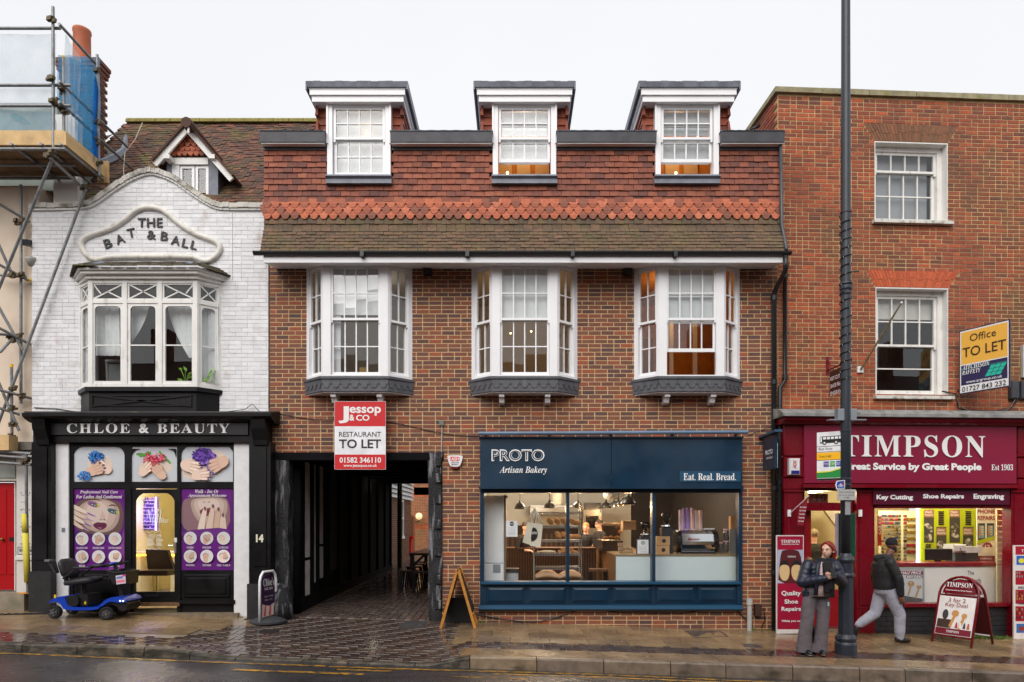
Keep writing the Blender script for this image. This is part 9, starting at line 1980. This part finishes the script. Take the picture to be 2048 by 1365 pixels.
tr.loft([ring(Wp(.065,.01,1.02),.155,.115),ring(Wp(.06,.01,.95),.175,.13),ring(Wp(.055,.01,.86),.19,.135)])
for (pts) in (((-.03,.86,.105),(-.065,.7,.1),(-.09,.5,.095),(-.115,.3,.10),(-.125,.12,.112),(-.13,.03,.118)),((.135,.86,.105),(.15,.7,.1),(.14,.5,.092),(.125,.3,.095),(.105,.12,.105),(.10,.03,.11))):
    tr.loft([ring(Wp(x,.0+.01*math.sin(z*9),z),r_,r_*.88) for x,z,r_ in pts])
link('trousers',remesh(tr,'trousers',[TRO],.012,2),woman)
JK = mat('navy padded jacket',(22,30,50),.42,.15,10,bump=.3,bscale=25,dist=.01)
jk = MB(); rj = random.Random(3)
lv = [(.87,.225,.155,.075),(.93,.235,.165,.08),(1.0,.225,.16,.09),(1.07,.23,.165,.10),(1.14,.225,.165,.115),(1.21,.225,.165,.125),(1.28,.225,.16,.13),(1.345,.19,.14,.14),(1.40,.11,.11,.165)]
prev = None; rings = []
for z,rx,ry,cx in lv: rings += [ring(Wp(cx,.03,z-.024),rx*.955,ry*.955,20),ring(Wp(cx,.03,z),rx,ry,20)]
jk.loft(rings)
for a,b,c in arms:
    a,b,c = Wp(*a),Wp(*b),Wp(*c); cc = b+(c-b)*.93
    pts = [a + (b-a)*k/4 for k in range(5)] + [b + (cc-b)*k/4 for k in range(1,5)]; rr_ = [.085,.09,.088,.085,.084,.078,.072,.066,.055]
    jk.limb(pts,rr_,12)
    for p,r_ in zip(pts[1:-1],rr_[1:-1]): jk.ell(p,r_*1.07,r_*1.07,r_*1.0,12,8)
jm = remesh(jk,'jacket',[JK],.011,1); jacket = link('jacket',jm,woman)
SHT = mat('pink checked shirt',(214,186,186),.85,.25,60); sh = MB(); rings = []
for z,w_,yy,cx in ((.87,.10,-.14,.10),(1.0,.10,-.145,.11),(1.1,.10,-.15,.115),(1.2,.10,-.147,.125),(1.3,.095,-.132,.135),(1.37,.08,-.112,.15)): rings.append(ring(Wp(cx-.02,yy+.045,z),w_*1.15,.048,14))
sh.loft(rings); sh.build('shirt_front',SHT,woman,smooth=True)
lp2 = MB(); lp2.path([Wp(.05,-.1,1.40),Wp(.0,-.155,1.3),Wp(-.015,-.165,1.1),Wp(-.03,-.16,.89)],[.03,.032,.03,.028],8); lp2.path([Wp(.25,-.09,1.4),Wp(.225,-.15,1.3),Wp(.215,-.165,1.1),Wp(.21,-.165,.86)],[.03,.034,.032,.03],8); lp2.build('lapel',JK,woman,smooth=True)
SCF_ = mat('black knitted scarf',(24,23,25),.9,.2,50,bump=.4,bscale=90,dist=.006); sc2 = MB()
for k in range(3): sc2.path([Wp(.185+(.1-.006*k)*math.cos(2*math.pi*j/16),.0+(.095-.006*k)*math.sin(2*math.pi*j/16),1.345+.028*k+.008*math.sin(j*2+k)) for j in range(16)],.042-.006*k,8,True)
sc2.path([Wp(.17,-.12,1.36),Wp(.165,-.17,1.26),Wp(.16,-.19,1.12),Wp(.15,-.18,.98)],[.06,.055,.05,.05],8); sc2.path([Wp(.13,-.11,1.36),Wp(.12,-.165,1.25),Wp(.115,-.185,1.1),Wp(.12,-.175,.93)],[.05,.05,.045,.045],8)
link('scarf',remesh(sc2,'scarf',[SCF_],.011,1),woman)
fri = MB()
for k in range(14): fri.tube(Wp(.08+.009*k,-.19,.97),Wp(.078+.0095*k,-.185,.86),.004,.003,4)
fri.build('scarf_fringe',SCF_,woman)
fu = MB(); rf = random.Random(6); FUR = mat('beige hood fur',(158,130,102),.95,.3,60)
for base,ext in ((Wp(-.075,.04,1.36),Vector((.06,.0,.045))),(Wp(.36,.04,1.36),Vector((-.05,.0,.05)))):
    fu.limb([base,base+ext*.5,base+ext],[.022,.028,.022],8)
    for k in range(140): p = base + ext*rf.random() + Vector((rf.uniform(-1,1),rf.uniform(-1,1),rf.uniform(-1,1))).normalized()*.03; d_ = Vector((rf.uniform(-1,1),rf.uniform(-1,1),rf.uniform(-.3,1))).normalized()*.035; fu.add([p-Vector((.004,0,0)),p+Vector((.004,0,0)),p+d_],[(0,1,2)])
fu.build('hood_fur',FUR,woman)
SHOE = mat('black trainer',(28,28,30),.4,.1,12); SOLE = mat('white sole',(214,212,210),.5)
for sx,(ax,ay) in ((-1,(-.105,0)),(1,(.1,.02))):
    sm_ = MB(); sm_.limb([Wp(ax,ay+.03,.055),Wp(ax-.005,ay-.08,.05),Wp(ax-.01,ay-.17,.04)],[.045,.042,.036],10); ob_ = link('shoe',remesh(sm_,'shoe',[SHOE,SOLE],.009,1,lambda p: 1 if p.z < O.z+.028 else 0),woman)
ph = thing('mobile_phone','black mobile phone held in both hands of the red haired woman','phone',tuple(Wp(.15,-.33,1.2))); MB().obox(Wp(.148,-.325,1.225),(.036,.004,0),(0,.004,-.003),(-.008,.02,.07)).build('handset',mat('phone black',(16,16,18),.15),ph)
MB().box(Wp(.155,0,0).x,Wp(.175,0,0).x,O.y-.14,O.y-.132,O.z+.73,O.z+.79).build('pocket_card',mat('pale blue card',(150,196,206),.5),woman)
bg_ = MB(); ob0 = Wp(.0,.16,0); bg_.loft([ring(ob0+Vector((0,0,.01)),.12,.09),ring(ob0+Vector((.0,0,.12)),.13,.10),ring(ob0+Vector((.0,0,.3)),.11,.085),ring(ob0+Vector((.005,0,.45)),.07,.06),ring(ob0+Vector((.01,0,.5)),.02,.02)]); bag = thing('rucksack','black bag standing on the pavement behind the legs of the woman','bag',tuple(ob0)); bg_.build('sack',mat('black nylon',(18,18,20),.4,.2,14,bump=.5,bscale=20,dist=.015),bag,smooth=True); MB().path([ob0+Vector((-.05,-.05,.4)),ob0+Vector((0,-.1,.52)),ob0+Vector((.05,-.05,.42))],.012,6).build('strap',mat('black nylon',(18,18,20)),bag)
# ---- man walking past the shop window
my = -.82; mx0 = (1780-CX)*(D+my)/F; mz = z_pave(mx0,my); O2 = Vector((mx0,my,mz)); Mp = lambda x,y,z: O2 + Vector((x,y,z))
bd = MB(); hc = Mp(.035,0,1.595); T2,rt2 = head(bd,hc,.235,R(112),R(6))
bd.limb([Mp(.01,0,1.5),Mp(-.04,0,1.38)],[.06,.065],12); bd.limb([Mp(-.09,0,1.28),Mp(-.1,0,1.05),Mp(-.08,0,.86)],[.15,.135,.135],12)
legN = ((-.06,-.08,.86),(.11,-.09,.46),(.115,-.08,.09)); legF = ((-.08,.08,.86),(-.2,.09,.46),(-.47,.1,.27))
for lg in (legN,legF): bd.limb([Mp(*p) for p in lg],[.09,.062,.042],10)
bd.limb([Mp(.1,-.08,.045),Mp(.25,-.08,.03)],[.04,.03],8); bd.limb([Mp(-.48,.1,.24),Mp(-.51,.1,.1)],[.04,.03],8)
armN = ((-.1,-.2,1.32),(.0,-.26,1.06),(.045,-.24,.8)); armF = ((-.08,.2,1.32),(-.12,.25,1.06),(.06,.24,.86))
for a in (armN,armF): bd.limb([Mp(*p) for p in a],[.055,.042,.03],10)
hand3(bd,Mp(.045,-.24,.79),(.15,0,-1),(.6,.6,0),1.05,.5,-1); hand3(bd,Mp(.065,.24,.85),(.3,0,-1),(-.3,-.6,0),1.05,.5,1)
man = link('person',remesh(bd,'person',[SK2],.009,2),None,label='man in black hooded jacket, beanie and pale grey joggers striding past',cat='person')
face_parts(man,T2,rt2,.235,mat('brown lips',(96,56,50),.5))
be = MB(); be.ell(T2((0,.07,.2)),.36*.235,.43*.235,.36*.235,16,12,rt2); be.path([T2((.35*math.cos(2*math.pi*k/18),.06+.41*math.sin(2*math.pi*k/18),.1)) for k in range(18)],.011,8,True); link('beanie',remesh(be,'beanie',[mat('black beanie',(22,22,26),.9,.15,40,bump=.4,bscale=120,dist=.005)],.008,1),man)
brd = MB(); brd.ell(T2((0,-.2,-.34)),.2*.235,.2*.235,.17*.235,12,8,rt2); brd.ell(T2((0,-.02,-.22)),.285*.235,.26*.235,.16*.235,12,8,rt2); brd.build('beard',mat('black beard',(24,20,19),.9,.2,60),man,smooth=True)
JG = mat('pale grey joggers',(160,161,175),.9,.08,8,bump=.6,bscale=9,dist=.03); jg = MB(); jg.limb([Mp(-.08,-.05,.88),Mp(-.08,.05,.88)],[.15,.15],14); jg.loft([ring(Mp(-.09,0,.98),.15,.17),ring(Mp(-.085,0,.88),.16,.18),ring(Mp(-.08,0,.8),.15,.17)])
for lg,rr_ in ((legN,(.12,.115,.1,.092,.085,.082,.065)),(legF,(.12,.115,.1,.092,.085,.08,.062))):
    a,b,c = [Mp(*p) for p in lg]; pts = [a,a+(b-a)*.35,a+(b-a)*.75,b,b+(c-b)*.35,b+(c-b)*.75,c]; jg.limb(pts,rr_,12)
link('joggers',remesh(jg,'joggers',[JG],.012,2),man)
JB = mat('black soft jacket',(26,26,29),.6,.1,12,bump=.6,bscale=10,dist=.025); jb = MB(); jb.loft([ring(Mp(cx,0,z),rx,ry,20) for z,rx,ry,cx in ((.87,.165,.195,-.09),(.93,.172,.205,-.09),(1.05,.17,.205,-.1),(1.18,.175,.215,-.105),(1.29,.17,.22,-.1),(1.36,.14,.19,-.08),(1.42,.09,.11,-.05))])
for a,b,c in (armN,armF):
    a,b,c = Mp(*a),Mp(*b),Mp(*c); jb.limb([a,a+(b-a)*.5,b,b+(c-b)*.5,b+(c-b)*.95],[.088,.08,.072,.064,.055],12)
jb.limb([Mp(-.13,-.09,1.41),Mp(-.2,0,1.38),Mp(-.13,.09,1.41)],[.05,.07,.05],10); jb.limb([Mp(-.05,-.09,1.42),Mp(.02,0,1.43),Mp(-.05,.09,1.42)],[.035,.035,.035],8)
link('jacket',remesh(jb,'jacket',[JB],.011,2),man)
MB().path([Mp(.055,-.17,.86),Mp(.11,-.165,.72),Mp(.14,-.155,.56)],[.012,.016,.01],6).build('pocket_stripe',SHOE,man)
s1 = MB(); s1.limb([Mp(.08,-.08,.06),Mp(.17,-.08,.05),Mp(.26,-.08,.038)],[.05,.046,.036],10); link('shoe',remesh(s1,'shoe',[SHOE],.009,1),man)
s2 = MB(); s2.limb([Mp(-.455,.1,.27),Mp(-.505,.1,.19),Mp(-.525,.1,.1)],[.05,.046,.036],10); link('shoe',remesh(s2,'shoe',[SHOE],.009,1),man)
MB().box(Mp(.1,0,0).x,Mp(.13,0,0).x,O2.y-.13,O2.y-.125,O2.z+.07,O2.z+.12).build('shoe_tongue',WHITE,man)
# ---- figures inside the shops (seen through glass, standing behind counters)
def bystander(O_,h,yaw,top,hairc,skin,label,legs=(40,40,44),hairlong=False,cap=None):
    k = h/1.7; rz = Matrix.Rotation(yaw,3,'Z'); Q = lambda x,y,z: Vector(O_) + rz @ Vector((x*k,y*k,z*k)); b = MB(); Th,rh = head(b,Q(0,-.02,1.575),.23*k,yaw,R(8))
    b.limb([Q(0,0,1.5),Q(0,.01,1.38)],[.055*k,.06*k],10); b.limb([Q(0,.01,1.28),Q(0,.01,1.1),Q(0,.01,.92)],[.15*k,.13*k,.14*k],12); b.limb([Q(-.17,.01,1.35),Q(.17,.01,1.35)],[.065*k,.065*k],10)
    for sx in (-1,1): b.limb([Q(.09*sx,.01,.9),Q(.1*sx,-.01,.5),Q(.1*sx,.01,.06)],[.095*k,.066*k,.05*k],10); b.limb([Q(.1*sx,0,.045),Q(.1*sx,-.14,.035)],[.045*k,.035*k],8); b.limb([Q(.19*sx,.01,1.33),Q(.25*sx,-.03,1.08),Q(.12*sx,-.24,1.08)],[.06*k,.048*k,.03*k],10); hand3(b,Q(.12*sx,-.24,1.08),rz @ Vector((-.3*sx,-.9,0)),(0,0,-1),k,.4,sx)
    zc2 = O_[2]; tm = mat('top %d %d %d' % top,top,.85,.1,10); lm = mat('trousers %d %d %d' % legs,legs,.85)
    inv = rz.transposed()
    def mf(p):
        l = (inv @ (p-Vector(O_)))/k
        if l.z > 1.42 or (l.y < -.2 and 1.0 < l.z < 1.2): return 0
        return 1 if l.z > .88 or abs(l.x) > .2 else 2
    p = link('person',remesh(b,'person',[skin,tm,lm],.014,2,mf),None,label=label,cat='person',group='people inside the shops')
    hm = mat('hair %d %d %d' % hairc,hairc,.6,.2,40); hh = MB(); hh.ell(Th((0,.1,.18)),.35*.23*k,.41*.23*k,.36*.23*k,14,10,rh)
    if hairlong: hh.ell(Th((0,.3,-.2)),.3*.23*k,.18*.23*k,.5*.23*k,12,8,rh)
    hh.build('hair',hm,p,smooth=True)
    for sx in (-1,1): MB().ell(Th((.13*sx,-.34,.02)),.008,.005,.006,6,5).build('eye',mat('dark iris',(40,28,22)),p)
fl = FLZ
def at(px,t): return ((px-CX)*t/F,t-D,fl)
bystander(at(1051,14.6),1.66,R(35),(40,40,46),(30,24,22),SK1,'person with dark hair and dark apron behind the tote bags in the bakery')
bystander(at(1172,15.6),1.64,R(-20),(30,30,34),(170,130,80),SK1,'fair haired person in dark clothes between rack and pastry case',hairlong=True)
bystander(at(1199,16.0),1.72,R(-70),(48,44,44),(46,32,26),SK1,'brown haired person in grey top with back to window by the oven',hairlong=True)
setframe(FRR); kp = FR @ Vector((X(1628,1.1),1.1,zf2)); setframe()
bystander((kp.x,kp.y,zf2),1.74,R(165),(56,54,40),(176,160,130),SK1,'grey haired man in olive coat with back turned inside the key shop door',(50,48,50))
